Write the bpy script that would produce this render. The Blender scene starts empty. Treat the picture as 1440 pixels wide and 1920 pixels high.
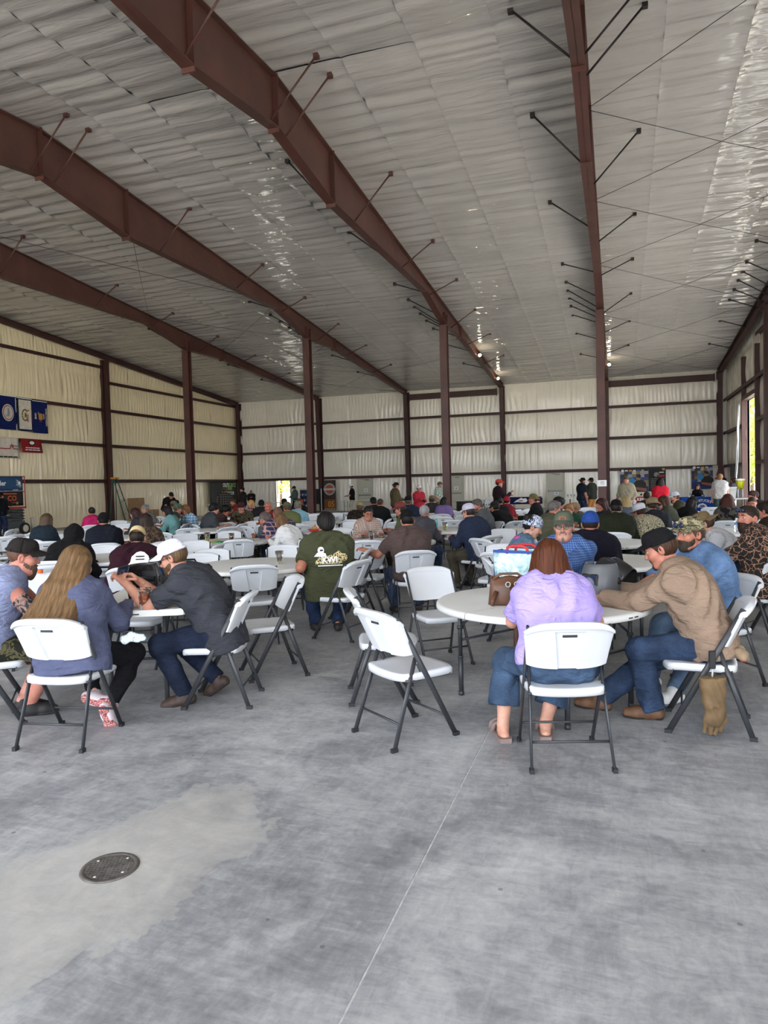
import bpy, math, random
import numpy as np
from math import sin, cos, pi, radians, atan2, hypot
from mathutils import Vector, Matrix

random.seed(7)
rng = np.random.default_rng(11)
SC = bpy.context.scene
COL = SC.collection

# ---------------------------------------------------------------- camera
cam_d = bpy.data.cameras.new('camera')
cam = bpy.data.objects.new('camera', cam_d)
COL.objects.link(cam)
SC.camera = cam
cam_d.sensor_fit = 'VERTICAL'
cam_d.sensor_height = 36.0
cam_d.lens = 1325.65 / 1920 * 36.0
cam_d.clip_end = 400
_R = Vector((0.94914, 0.31381, -0.02578)); _U = Vector((0.01281, 0.04335, 0.99898)); _F = Vector((-0.31461, 0.9485, -0.03713))
_m = Matrix((_R, _U, -_F)).transposed().to_4x4()
_m.translation = (0, 0, 1.6)
cam.matrix_world = _m

# ---------------------------------------------------------------- light and exposure
SC.view_settings.view_transform = 'Standard'
SC.view_settings.look = 'None'
SC.view_settings.gamma = 1
SC.view_settings.use_curve_mapping = False
SC.view_settings.exposure = 1.9
W = bpy.data.worlds.new('sky'); SC.world = W
W.use_nodes = True
_nt = W.node_tree; _nt.nodes.clear()
_o = _nt.nodes.new('ShaderNodeOutputWorld'); _b = _nt.nodes.new('ShaderNodeBackground')
_s = _nt.nodes.new('ShaderNodeTexSky'); _s.sky_type = 'HOSEK_WILKIE'; _s.turbidity = 5.5; _s.ground_albedo = 0.4
_s.sun_direction = (0.30, 0.10, 0.95)
_mx = _nt.nodes.new('ShaderNodeMixRGB'); _mx.inputs[0].default_value = 0.55; _mx.inputs[2].default_value = (0.9, 0.93, 1.0, 1)
_nt.links.new(_s.outputs[0], _mx.inputs[1]); _nt.links.new(_mx.outputs[0], _b.inputs[0])
_b.inputs[1].default_value = 3.2
_nt.links.new(_b.outputs[0], _o.inputs[0])
sun_d = bpy.data.lights.new('sun', 'SUN'); sun_d.energy = 7.0; sun_d.angle = radians(2); sun_d.color = (1, 0.95, 0.86)
sun = bpy.data.objects.new('sun', sun_d); COL.objects.link(sun)
sun.rotation_euler = Vector((0.30, 0.10, 0.95)).to_track_quat('Z', 'Y').to_euler()
def portal(name, loc, rot, w, h):
    d = bpy.data.lights.new(name, 'AREA'); d.shape = 'RECTANGLE'; d.size = w; d.size_y = h
    d.cycles.is_portal = True
    o = bpy.data.objects.new(name, d); COL.objects.link(o); o.location = loc; o.rotation_euler = rot
# building layout (metres): X along the eave wall, Y towards it, ridge over YR
FX = [-25.02 + 6.11 * i for i in range(6)]
D = 44.03; YR = 13.55; YF = -5.0; EAVE = 7.66
XL = FX[0] - 0.35; XR = FX[5] + 0.35
FRONT_OPEN = [(-20.0, 3.0, 7.4)]             # big doors behind the camera
SIDE_OPEN = [(-4.0, 1.0, 4.0), (13.0, 17.0, 5.2), (19.5, 23.5, 5.2), (25.5, 29.5, 5.2), (34.3, 37.6, 5.2)]   # in the right wall (y0, y1, height)
portal('sky_portal_front', (-8.5, YF - 0.3, 3.7), (radians(90), 0, 0), 23, 7.4)
portal('sky_portal_side', (XR + 0.3, -1.5, 2.0), (radians(90), 0, radians(90)), 5.0, 4.0)
for _y in (15, 21.5, 27.5): portal('sky_portal_mid', (XR + 0.3, _y, 2.6), (radians(90), 0, radians(90)), 4.0, 5.2)
portal('sky_portal_bay', (XR + 0.3, 35.95, 2.6), (radians(90), 0, radians(90)), 3.3, 5.2)

# ---------------------------------------------------------------- helpers
def lin(c):
    if isinstance(c, str):
        c = [int(c[i:i + 2], 16) / 255 for i in (0, 2, 4)]
    return tuple((x / 12.92 if x <= 0.04045 else ((x + 0.055) / 1.055) ** 2.4) for x in c) + (1.0,)

class NB:
    """small node builder"""
    def __init__(s, name):
        s.m = bpy.data.materials.new(name); s.m.use_nodes = True
        s.nt = s.m.node_tree; s.b = s.nt.nodes['Principled BSDF']
    def n(s, t, **k):
        x = s.nt.nodes.new(t)
        for a, v in k.items(): setattr(x, a, v)
        return x
    def l(s, a, b): s.nt.links.new(a, b)
    def coord(s, kind='Object', scale=(1, 1, 1), rot=(0, 0, 0)):
        c = s.n('ShaderNodeTexCoord'); m = s.n('ShaderNodeMapping')
        m.inputs['Scale'].default_value = scale; m.inputs['Rotation'].default_value = rot
        s.l(c.outputs[kind], m.inputs[0]); return m.outputs[0]
    def noise(s, vec, scale, detail=3, rough=0.55, dist=0.0):
        x = s.n('ShaderNodeTexNoise'); x.inputs['Scale'].default_value = scale; x.inputs['Detail'].default_value = detail
        x.inputs['Roughness'].default_value = rough; x.inputs['Distortion'].default_value = dist
        s.l(vec, x.inputs['Vector']); return x.outputs[0]
    def ramp(s, fac, stops, const=False):
        x = s.n('ShaderNodeValToRGB'); e = x.color_ramp.elements
        if const: x.color_ramp.interpolation = 'CONSTANT'
        while len(e) < len(stops): e.new(0.5)
        for i, (p, c) in enumerate(stops): e[i].position = p; e[i].color = c
        s.l(fac, x.inputs[0]); return x.outputs[0]
    def mix(s, fac, a, b, mode='MIX'):
        x = s.n('ShaderNodeMixRGB', blend_type=mode)
        for i, v in enumerate((fac, a, b)):
            if hasattr(v, 'links') or hasattr(v, 'is_output'): s.l(v, x.inputs[i])
            else: x.inputs[i].default_value = v
        return x.outputs[0]
    def math(s, op, a, b=0.0):
        x = s.n('ShaderNodeMath', operation=op)
        for i, v in enumerate((a, b)):
            if hasattr(v, 'is_output'): s.l(v, x.inputs[i])
            else: x.inputs[i].default_value = v
        return x.outputs[0]
    def bump(s, h, strength=0.2, dist=0.02):
        x = s.n('ShaderNodeBump'); x.inputs['Strength'].default_value = strength; x.inputs['Distance'].default_value = dist
        s.l(h, x.inputs['Height']); s.l(x.outputs[0], s.b.inputs['Normal'])
    def base(s, c):
        if hasattr(c, 'is_output'): s.l(c, s.b.inputs['Base Color'])
        else: s.b.inputs['Base Color'].default_value = c
    def rough(s, v):
        if hasattr(v, 'is_output'): s.l(v, s.b.inputs['Roughness'])
        else: s.b.inputs['Roughness'].default_value = v

_mc = {}
def mat(name, color, rough=0.6, metal=0.0, var=0.08, vscale=6.0, bump=0.0, bscale=30.0, spec=0.5):
    if name in _mc: return _mc[name]
    k = NB(name); c = lin(color); v = k.coord()
    f = k.noise(v, vscale, 4)
    lo = tuple(max(0, x * (1 - 2 * var)) for x in c[:3]) + (1,); hi = tuple(min(1, x * (1 + 2 * var)) for x in c[:3]) + (1,)
    k.base(k.ramp(f, [(0.3, lo), (0.7, hi)])); k.rough(rough); k.b.inputs['Metallic'].default_value = metal
    k.b.inputs['Specular IOR Level'].default_value = spec
    if bump: k.bump(k.noise(v, bscale, 3), bump, 0.01)
    _mc[name] = k.m; return k.m

def cloth(color, name=None):
    """plain woven cloth with soft creases"""
    name = name or 'cloth ' + (color if isinstance(color, str) else 'x')
    if name in _mc: return _mc[name]
    k = NB(name); c = lin(color); v = k.coord()
    lum = .3 * c[0] + .6 * c[1] + .1 * c[2]; dk = .62 if lum < .05 else .8 if lum < .2 else 1.0; c = tuple(x * dk for x in c[:3]) + (1,)
    f = k.noise(v, 5, 3)
    k.base(k.ramp(f, [(0.25, tuple(x * 0.84 for x in c[:3]) + (1,)), (0.75, tuple(min(1, x * 1.14) for x in c[:3]) + (1,))]))
    k.rough(0.92); k.b.inputs['Specular IOR Level'].default_value = 0.2
    v2 = k.coord(scale=(1, 1, 2.2), rot=(0.5, 0.4, 0))
    k.bump(k.math('ADD', k.noise(v2, 9, 2, 0.5, 1.2), k.math('MULTIPLY', k.noise(v, 160, 2), 0.08)), 0.65, 0.04)
    _mc[name] = k.m; return k.m

def denim(color='2c384d', name=None):
    name = name or 'denim ' + color
    if name in _mc: return _mc[name]
    k = NB(name); c = lin(color); v = k.coord()
    f = k.math('ADD', k.math('MULTIPLY', k.noise(v, 7, 3), 0.7), k.math('MULTIPLY', k.noise(k.coord(scale=(60, 60, 12)), 6, 2), 0.3))
    k.base(k.ramp(f, [(0.3, tuple(x * 0.5 for x in c[:3]) + (1,)), (0.55, c), (0.75, tuple(min(1, x * 1.7) for x in c[:3]) + (1,))]))
    k.rough(0.9); k.b.inputs['Specular IOR Level'].default_value = 0.15
    k.bump(k.noise(k.coord(scale=(1, 1, 2)), 11, 3, 0.5, 1.0), 0.6, 0.035)
    _mc[name] = k.m; return k.m

def plaid(name, base, c2, c3, size=0.05):
    if name in _mc: return _mc[name]
    k = NB(name); v = k.coord(); sx = k.n('ShaderNodeSeparateXYZ'); k.l(v, sx.inputs[0])
    def band(o, per, w, ph=0.0):
        t = k.math('FRACT', k.math('ADD', k.math('MULTIPLY', o, 1 / per), 10 + ph)); return k.math('LESS_THAN', t, w)
    xy = k.math('ADD', sx.outputs[0], k.math('MULTIPLY', sx.outputs[1], 0.6))
    col = k.mix(k.math('MULTIPLY', band(xy, size, .45), .75), lin(base), lin(c2))
    col = k.mix(k.math('MULTIPLY', band(sx.outputs[2], size, .45), .75), col, lin(c2))
    col = k.mix(k.math('MULTIPLY', band(xy, size, .12, .3), .9), col, lin(c3))
    col = k.mix(k.math('MULTIPLY', band(sx.outputs[2], size, .12, .3), .9), col, lin(c3))
    k.base(col); k.rough(.9); k.b.inputs['Specular IOR Level'].default_value = .2
    k.bump(k.noise(v, 9, 2, .5, 1.0), .3, .03)
    _mc[name] = k.m; return k.m

def camo(name, stops, scale=9.0, stretch=(1, 1, 1)):
    if name in _mc: return _mc[name]
    k = NB(name); v = k.coord(scale=stretch)
    f = k.noise(v, scale, 3, .6, .8)
    n = len(stops); ps = [0.0] + [0.36 + 0.28 * (i + .5) / n for i in range(n - 1)]
    k.base(k.ramp(f, [(p, lin(c)) for p, c in zip(ps, stops)], True)); k.rough(.92); k.b.inputs['Specular IOR Level'].default_value = .2
    k.bump(k.noise(k.coord(), 9, 2, .5, 1.0), .3, .03)
    _mc[name] = k.m; return k.m

def vein(name, dark, line, scale=16.0, w=.12):
    """blobs parted by pale lines (old style duck camouflage, leopard print, paisley)"""
    if name in _mc: return _mc[name]
    k = NB(name); v = k.coord(); nz = k.n('ShaderNodeTexNoise'); nz.inputs['Scale'].default_value = scale * .8; k.l(v, nz.inputs['Vector'])
    add = k.n('ShaderNodeVectorMath', operation='MULTIPLY_ADD'); k.l(nz.outputs[1], add.inputs[0]); add.inputs[1].default_value = (1.6 / scale,) * 3; k.l(v, add.inputs[2])
    vo = k.n('ShaderNodeTexVoronoi', feature='DISTANCE_TO_EDGE'); vo.inputs['Scale'].default_value = scale; k.l(add.outputs[0], vo.inputs['Vector'])
    k.base(k.ramp(vo.outputs['Distance'], [(0, lin(line)), (w, lin(dark))], True)); k.rough(.9); k.b.inputs['Specular IOR Level'].default_value = .2
    k.bump(k.noise(v, 9, 2, .5, 1.0), .3, .03)
    _mc[name] = k.m; return k.m

def hairmat(color, name=None):
    name = name or 'hair ' + color
    if name in _mc: return _mc[name]
    k = NB(name); c = tuple(x * .7 for x in lin(color)[:3]) + (1,)
    f = k.noise(k.coord(scale=(85, 14, 2.6)), 1.3, 3, .55, .2)
    k.base(k.ramp(f, [(0.3, tuple(x * 0.5 for x in c[:3]) + (1,)), (0.55, c), (0.75, tuple(min(1, x * 1.5) for x in c[:3]) + (1,))]))
    k.rough(.6); k.b.inputs['Specular IOR Level'].default_value = .25; k.bump(f, .5, .008)
    _mc[name] = k.m; return k.m

def skinmat(color, name=None):
    name = name or 'skin ' + color
    if name in _mc: return _mc[name]
    k = NB(name); c = lin(color); v = k.coord()
    c = (c[0] * .80, c[1] * .74, c[2] * .72, 1)
    f = k.noise(v, 14, 4)
    k.base(k.ramp(f, [(0.3, (c[0] * .85, c[1] * .72, c[2] * .68, 1)), (0.7, (min(1, c[0] * 1.08), c[1] * 1.08, c[2] * 1.08, 1))]))
    k.rough(.55); k.b.inputs['Subsurface Weight'].default_value = 0.0
    k.bump(k.noise(v, 220, 2), .1, .004)
    _mc[name] = k.m; return k.m

def tag(o, label=None, cat=None, group=None, kind=None):
    if label: o['label'] = label
    if cat: o['category'] = cat
    if group: o['group'] = group
    if kind: o['kind'] = kind
    return o

def empty(name, loc, rz=0.0, label=None, cat=None, group=None):
    o = bpy.data.objects.new(name, None); COL.objects.link(o)
    o.location = loc; o.rotation_euler = (0, 0, rz); o.empty_display_size = .1
    return tag(o, label, cat, group)

def npmesh(name, V, F, smooth=True):
    """V (n,3) array, F: quads array (m,4) or list of polygons"""
    me = bpy.data.meshes.new(name)
    V = np.asarray(V, dtype=np.float32)
    if isinstance(F, np.ndarray):
        m, w = F.shape
        me.vertices.add(len(V)); me.vertices.foreach_set('co', V.ravel())
        me.loops.add(m * w); me.loops.foreach_set('vertex_index', F.astype(np.int32).ravel())
        me.polygons.add(m); me.polygons.foreach_set('loop_start', np.arange(0, m * w, w, dtype=np.int32))
    else:
        me.from_pydata(V.tolist(), [], [list(f) for f in F])
    if smooth: me.polygons.foreach_set('use_smooth', np.ones(len(me.polygons), dtype=bool))
    me.update(calc_edges=True); me.validate()
    return me

def link(name, me, m=None, parent=None, loc=None, rot=None, kind=None):
    o = bpy.data.objects.new(name, me); COL.objects.link(o)
    if m is not None:
        if not me.materials: me.materials.append(m)
        elif me.materials[0] is not m:
            o.material_slots[0].link = 'OBJECT'; o.material_slots[0].material = m
    if parent is not None: o.parent = parent
    if loc is not None: o.location = loc
    if rot is not None: o.rotation_euler = rot
    if kind: o['kind'] = kind
    return o

class MB:
    """collects simple solids into one mesh"""
    def __init__(s): s.v = []; s.f = []; s.sm = []
    def _add(s, v, f, sm=False, M=None):
        n = len(s.v)
        if M is not None: v = [tuple(M @ Vector(p)) for p in v]
        s.v += [tuple(p) for p in v]; s.f += [tuple(i + n for i in q) for q in f]; s.sm += [sm] * len(f); return s
    def box(s, x0, x1, y0, y1, z0, z1, M=None, ch=0.0):
        if ch <= 0:
            v = [(x, y, z) for z in (z0, z1) for y in (y0, y1) for x in (x0, x1)]
            return s._add(v, [(0, 2, 3, 1), (4, 5, 7, 6), (0, 1, 5, 4), (2, 6, 7, 3), (0, 4, 6, 2), (1, 3, 7, 5)], False, M)
        # chamfered box: three nested rectangles of corners
        v = []; cx, cy, cz = (x0 + x1) / 2, (y0 + y1) / 2, (z0 + z1) / 2; hx, hy, hz = (x1 - x0) / 2, (y1 - y0) / 2, (z1 - z0) / 2
        idx = {}
        for sx in (-1, 1):
            for sy in (-1, 1):
                for sz in (-1, 1):
                    for a in range(3):
                        q = [sx * (hx - ch), sy * (hy - ch), sz * (hz - ch)]; q[a] += (sx, sy, sz)[a] * ch
                        idx[(sx, sy, sz, a)] = len(v); v.append((cx + q[0], cy + q[1], cz + q[2]))
        f = []
        for a in range(3):
            b, c = (a + 1) % 3, (a + 2) % 3
            for sg in (-1, 1):
                def key(sb, sc, ax=a, sg=sg):
                    k = [0, 0, 0]; k[a] = sg; k[b] = sb; k[c] = sc; return idx[(k[0], k[1], k[2], ax)]
                q = [key(-1, -1), key(1, -1), key(1, 1), key(-1, 1)]
                f.append(q if sg > 0 else q[::-1])
        for a in range(3):          # edge strips along axis a
            b, c = (a + 1) % 3, (a + 2) % 3
            for sb in (-1, 1):
                for sc in (-1, 1):
                    def k2(sa, ax):
                        k = [0, 0, 0]; k[a] = sa; k[b] = sb; k[c] = sc; return idx[(k[0], k[1], k[2], ax)]
                    q = [k2(-1, b), k2(1, b), k2(1, c), k2(-1, c)]
                    f.append(q if sb * sc < 0 else q[::-1])
        for sx in (-1, 1):
            for sy in (-1, 1):
                for sz in (-1, 1):
                    q = [idx[(sx, sy, sz, a)] for a in range(3)]
                    f.append(q if sx * sy * sz > 0 else q[::-1])
        return s._add(v, f, False, M)
    def tube(s, pts, r, n=8, caps=True, flat=None):
        """tube along points; r number or list; flat=(vector, k) squeezes the section along the vector"""
        P = [Vector(p) for p in pts]; R = r if isinstance(r, (list, tuple)) else [r] * len(P)
        v = []; f = []; up = None
        for i, p in enumerate(P):
            t = (P[min(i + 1, len(P) - 1)] - P[max(i - 1, 0)]).normalized()
            if up is None:
                a = Vector((0, 0, 1)) if abs(t.z) < .9 else Vector((0, 1, 0))
                up = t.cross(a).normalized()
            up = (up - t * up.dot(t)).normalized(); w = t.cross(up)
            for j in range(n):
                q = up * cos(2 * pi * j / n) * R[i] + w * sin(2 * pi * j / n) * R[i]
                if flat: fv = Vector(flat[0]).normalized(); q = q - fv * q.dot(fv) * (1 - flat[1])
                v.append(p + q)
        for i in range(len(P) - 1):
            for j in range(n):
                a, b = i * n + j, i * n + (j + 1) % n
                f.append((a, b, b + n, a + n))
        if caps: f += [tuple(range(n))[::-1], tuple(range((len(P) - 1) * n, len(P) * n))]
        return s._add(v, f, True)
    def lathe(s, prof, n=24, c=(0, 0, 0), M=None, sx=1.0, sy=1.0, smooth=True, cap=True):
        v = []; f = []
        if not cap: prof = list(prof) + [prof[0]]
        for r, z in prof:
            for j in range(n):
                a = 2 * pi * j / n; v.append((c[0] + r * cos(a) * sx, c[1] + r * sin(a) * sy, c[2] + z))
        for i in range(len(prof) - 1):
            for j in range(n):
                a, b = i * n + j, i * n + (j + 1) % n
                f.append((a, b, b + n, a + n))
        if prof[0][0] > 1e-5 and cap: f.append(tuple(range(n))[::-1])
        if prof[-1][0] > 1e-5 and cap: f.append(tuple(range((len(prof) - 1) * n, len(prof) * n)))
        return s._add(v, f, smooth, M)
    def grid(s, fn, nu, nv, thick=None, smooth=True, closed=False):
        """surface fn(u, v) -> point; thick gives it a back face offset by thick along the normal"""
        P = [[Vector(fn(i / nu, j / nv)) for j in range(nv + 1)] for i in range(nu + 1)]
        v = [p for row in P for p in row]; w = nv + 1
        f = [(i * w + j, (i + 1) * w + j, (i + 1) * w + j + 1, i * w + j + 1) for i in range(nu) for j in range(nv)]
        if thick:
            n0 = len(v); back = []
            for i in range(nu + 1):
                for j in range(nv + 1):
                    du = P[min(i + 1, nu)][j] - P[max(i - 1, 0)][j]; dv = P[i][min(j + 1, nv)] - P[i][max(j - 1, 0)]
                    nn = du.cross(dv); nn = nn.normalized() if nn.length > 1e-9 else Vector((0, 0, 1))
                    back.append(P[i][j] - nn * thick)
            v += back
            f += [(b, a, d, c) for a, b, c, d in [tuple(x + n0 for x in q) for q in f]]
            rim = [i * w for i in range(nu + 1)]
            rim = [(i * w) for i in range(nu + 1)] + [nu * w + j for j in range(1, nv + 1)] + [i * w + nv for i in range(nu - 1, -1, -1)] + [j for j in range(nv - 1, 0, -1)]
            for a, b in zip(rim, rim[1:] + rim[:1]): f.append((b, a, a + n0, b + n0))
        return s._add(v, f, smooth)
    def prism(s, poly, z0, z1, M=None, smooth=False):
        n = len(poly); v = [(x, y, z0) for x, y in poly] + [(x, y, z1) for x, y in poly]
        f = [tuple(range(n))[::-1], tuple(range(n, 2 * n))] + [(i, (i + 1) % n, (i + 1) % n + n, i + n) for i in range(n)]
        return s._add(v, f, smooth, M)
    def mesh(s, name):
        me = bpy.data.meshes.new(name); me.from_pydata(s.v, [], s.f)
        me.polygons.foreach_set('use_smooth', s.sm); me.update(); return me
    def put(s, name, m, parent=None, loc=None, rot=None, kind=None):
        return link(name, s.mesh(name), m, parent, loc, rot, kind)

def struct(name, mb, m, label=None):
    o = mb.put(name, m); o['kind'] = 'structure'
    if label: o['label'] = label
    return o

def frame_mtx(org, x, y, z):
    m = Matrix((x, y, z)).transposed().to_4x4(); m.translation = org; return m

def text_mesh(txt, size, depth=0.002, align='CENTER', bold=0.0, sx=1.0):
    c = bpy.data.curves.new('t', 'FONT'); c.body = txt; c.size = size; c.extrude = depth; c.align_x = align; c.align_y = 'CENTER'; c.offset = bold
    c.resolution_u = 2
    o = bpy.data.objects.new('t', c); COL.objects.link(o)
    dg = bpy.context.evaluated_depsgraph_get(); me = bpy.data.meshes.new_from_object(o.evaluated_get(dg))
    bpy.data.objects.remove(o); bpy.data.curves.remove(c)
    if sx != 1.0:
        for vv in me.vertices: vv.co.x *= sx
    return me
def put_text(txt, size, m, parent, M, depth=0.002, align='CENTER', bold=0.0, name='lettering', sx=1.0):
    me = text_mesh(txt, size, depth, align, bold, sx); me.transform(M); me.materials.clear()
    return link(name, me, m, parent)
# ---------------------------------------------------------------- structure materials
STEEL = mat('red oxide steel', '50302a', .5, 0, .13, 1.3, .08, 8)
STEEL_D = mat('shaded red oxide steel', '40241f', .55, 0, .10, 2, .05, 20)  # same paint as STEEL, darkened for columns seen against the light
BLACKM = mat('dark bare steel', '2b2625', .5, .3, .1, 5)
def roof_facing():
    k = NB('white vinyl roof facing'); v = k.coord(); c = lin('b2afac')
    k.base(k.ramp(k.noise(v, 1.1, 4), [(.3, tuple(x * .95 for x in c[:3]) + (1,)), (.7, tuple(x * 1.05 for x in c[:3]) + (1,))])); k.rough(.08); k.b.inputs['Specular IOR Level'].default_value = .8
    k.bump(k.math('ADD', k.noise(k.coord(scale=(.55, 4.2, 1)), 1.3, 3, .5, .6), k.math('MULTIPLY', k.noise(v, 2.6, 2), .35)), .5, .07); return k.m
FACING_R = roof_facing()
FACING_W = mat('white vinyl wall facing', 'eae5d6', .2, 0, .025, 1.3, .06, 8, .5)
FACING_L = mat('warm-lit vinyl wall facing', 'f3e4bf', .2, 0, .025, 1.3, .06, 8, .5)  # warm bounce light on the flag wall put into the facing colour
METAL = mat('galvanised outer sheet', 'a9acae', .45, .6, .05, 2)

def concrete():
    k = NB('power trowelled concrete'); v = k.coord()
    big = k.noise(v, .75, 6, .62, .9); mid = k.noise(v, 3.2, 6, .65, 1.0)
    st = k.noise(k.coord(scale=(1.2, 5.5, 1), rot=(0, 0, .55)), 2.4, 5, .7, 2.2)
    st2 = k.noise(k.coord(scale=(6, 1.3, 1), rot=(0, 0, .2)), 2.0, 5, .7, 2.5)
    f = k.math('ADD', k.math('MULTIPLY', big, .46), k.math('ADD', k.math('MULTIPLY', mid, .26), k.math('ADD', k.math('MULTIPLY', st, .17), k.math('MULTIPLY', st2, .11))))
    f = k.math('ADD', k.math('MULTIPLY', f, .86), k.math('MULTIPLY', k.noise(v, 15, 5, .7, .8), .14))
    col = k.ramp(f, [(.37, lin('616264')), (.46, lin('838486')), (.53, lin('9fa0a0')), (.62, lin('bcbcba'))])
    # pale dried-out patch around the drain, with a ragged edge
    sx = k.n('ShaderNodeSeparateXYZ'); k.l(v, sx.inputs[0])
    px = k.math('ADD', sx.outputs[0], 2.08); py = k.math('ADD', sx.outputs[1], -2.30)
    ex = k.math('MULTIPLY', k.math('SUBTRACT', k.math('MULTIPLY', px, .972), k.math('MULTIPLY', py, .235)), 2.15)
    ey = k.math('MULTIPLY', k.math('ADD', k.math('MULTIPLY', px, .235), k.math('MULTIPLY', py, .972)), .92)
    r = k.math('SQRT', k.math('ADD', k.math('MULTIPLY', ex, ex), k.math('MULTIPLY', ey, ey)))
    r = k.math('ADD', r, k.math('MULTIPLY', k.math('SUBTRACT', k.noise(v, 2.6, 5, .6, .5), .5), 1.3))
    mask = k.ramp(r, [(.62, (1, 1, 1, 1)), (.93, (.6, .6, .6, 1)), (.955, (0, 0, 0, 1))])
    pale = k.ramp(k.noise(v, 5, 6, .7, 1.0), [(.3, lin('a3a19b')), (.7, lin('c0bdb5'))])
    col = k.mix(k.math('MULTIPLY', mask, .66), col, pale)
    # small dark scuffs and pale paint specks
    vo = k.n('ShaderNodeTexVoronoi'); vo.inputs['Scale'].default_value = 3.4; k.l(v, vo.inputs['Vector'])
    sp = k.ramp(vo.outputs['Distance'], [(0, (1, 1, 1, 1)), (.035, (0, 0, 0, 1))], True)
    col = k.mix(k.math('MULTIPLY', sp, .55), col, lin('45484b'))
    k.base(col)
    k.rough(k.ramp(mid, [(.3, (.38,) * 3 + (1,)), (.7, (.6,) * 3 + (1,))]))
    k.bump(k.math('ADD', f, k.math('MULTIPLY', k.noise(v, 40, 3), .12)), .25, .012)
    return k.m
CONCRETE = concrete()
JOINT = mat('pale joint sealant', 'c2c3c2', .7, 0, .12, 30)

def rz(y):                                   # underside of the roof
    return EAVE + (D - y) / 12 if y >= YR else EAVE + (D - 2 * YR + y) / 12 + 0.0
RIDGE = rz(YR)

# ---------------------------------------------------------------- floor: long slabs parted by saw-cut joints
floor = struct('floor', MB().box(XL - .3, XR + .3, YF - .3, D + .4, -.30, -.003), JOINT)
xs = [XL - .3, -19.1, -13.0, -6.92, -.81, XR + .3]
for a, b in zip(xs, xs[1:]):
    MB().box(a + .0045, b - .0045, YF - .3, D + .4, -.25, 0).put('slab', CONCRETE, floor)
ground = struct('ground', MB().box(-140, 140, -120, 190, -.9, -.31), mat('pale gravel yard', 'b5b0a4', .9, 0, .12, 2, .3, 20))
MB().box(XR + .3, XR + 60, -60, 120, -.31, -.05).put('apron', mat('pale gravel yard', 'b5b0a4'), ground)
MB().box(-90, XL - .3, -60, 120, -.31, -.05).put('apron', mat('pale gravel yard', 'b5b0a4'), ground)
MB().box(XL - .3, XR + .3, -60, YF - .3, -.31, -.05).put('apron', mat('pale gravel yard', 'b5b0a4'), ground)
MB().box(XL - .3, XR + .3, D + .4, 120, -.31, -.05).put('apron', mat('pale gravel yard', 'b5b0a4'), ground)

# ---------------------------------------------------------------- ceiling: roof sheet over quilted insulation strips
ceiling = struct('ceiling', MB().prism([(YF - .3, rz(YF) + .35), (YR, RIDGE + .4), (D + .4, EAVE + .35), (D + .4, EAVE + .3), (YR, RIDGE + .34), (YF - .3, rz(YF) + .3)], XL - .4, XR + .4,
                 Matrix(((0, 0, 1, 0), (1, 0, 0, 0), (0, 1, 0, 0), (0, 0, 0, 1)))), METAL)
def roof_strip(x0, x1, y0, y1, seed):
    r = np.random.default_rng(seed)
    nx = 14; ny = int(abs(y1 - y0) / .06)
    u = np.linspace(0, 1, nx + 1); y = np.linspace(y0, y1, ny + 1)
    U, Y = np.meshgrid(u, y, indexing='ij'); X = x0 + (x1 - x0) * U
    Z = np.where(Y >= YR, EAVE + (D - Y) / 12, EAVE + (D - 2 * YR + Y) / 12)
    ph = (Y - YR) / 1.525
    fr = np.abs(ph - np.floor(ph) - .5) * 2           # 1 at a purlin
    edge = np.sin(np.pi * np.clip(U, 0, 1)) ** .5
    Z = Z - .012 - .045 * (1 - fr ** 2) * (.45 + .55 * edge)
    for k in range(9):                                # cross ripples of the draped facing
        wl = r.uniform(.22, .62); a = .0080 * r.uniform(.4, 1.3) * (wl / .4)
        Z += a * np.sin(2 * np.pi * (Y / wl + r.uniform(-.25, .25) * U + .18 * np.sin(Y * r.uniform(.5, 1.6) + r.uniform(0, 6)) + r.uniform(0, 1))) * (.35 + .65 * np.sin(Y * r.uniform(.25, .7) + r.uniform(0, 6)) ** 2)
    Z -= .022 * (np.exp(-((U) / .018) ** 2) + np.exp(-((1 - U) / .018) ** 2))
    V = np.stack([X, Y, Z], -1).reshape(-1, 3)
    i = np.arange(nx)[:, None] * (ny + 1) + np.arange(ny)[None, :]
    F = np.stack([i, i + 1, i + ny + 2, i + ny + 1], -1).reshape(-1, 4)
    return npmesh('insulation_strip', V, F)
for b in range(5):
    for k in range(4):
        w = (FX[b + 1] - FX[b]) / 4; x0 = FX[b] + w * k
        if b == 0 and k == 0: xa = XL
        else: xa = x0
        xb = XR if (b == 4 and k == 3) else x0 + w
        link('insulation_strip', roof_strip(xa, xb, YR, D + .3, 100 + b * 8 + k), FACING_R, ceiling)
        link('insulation_strip', roof_strip(xa, xb, YR - .01, YF - .2, 200 + b * 8 + k), FACING_R, ceiling)

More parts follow.
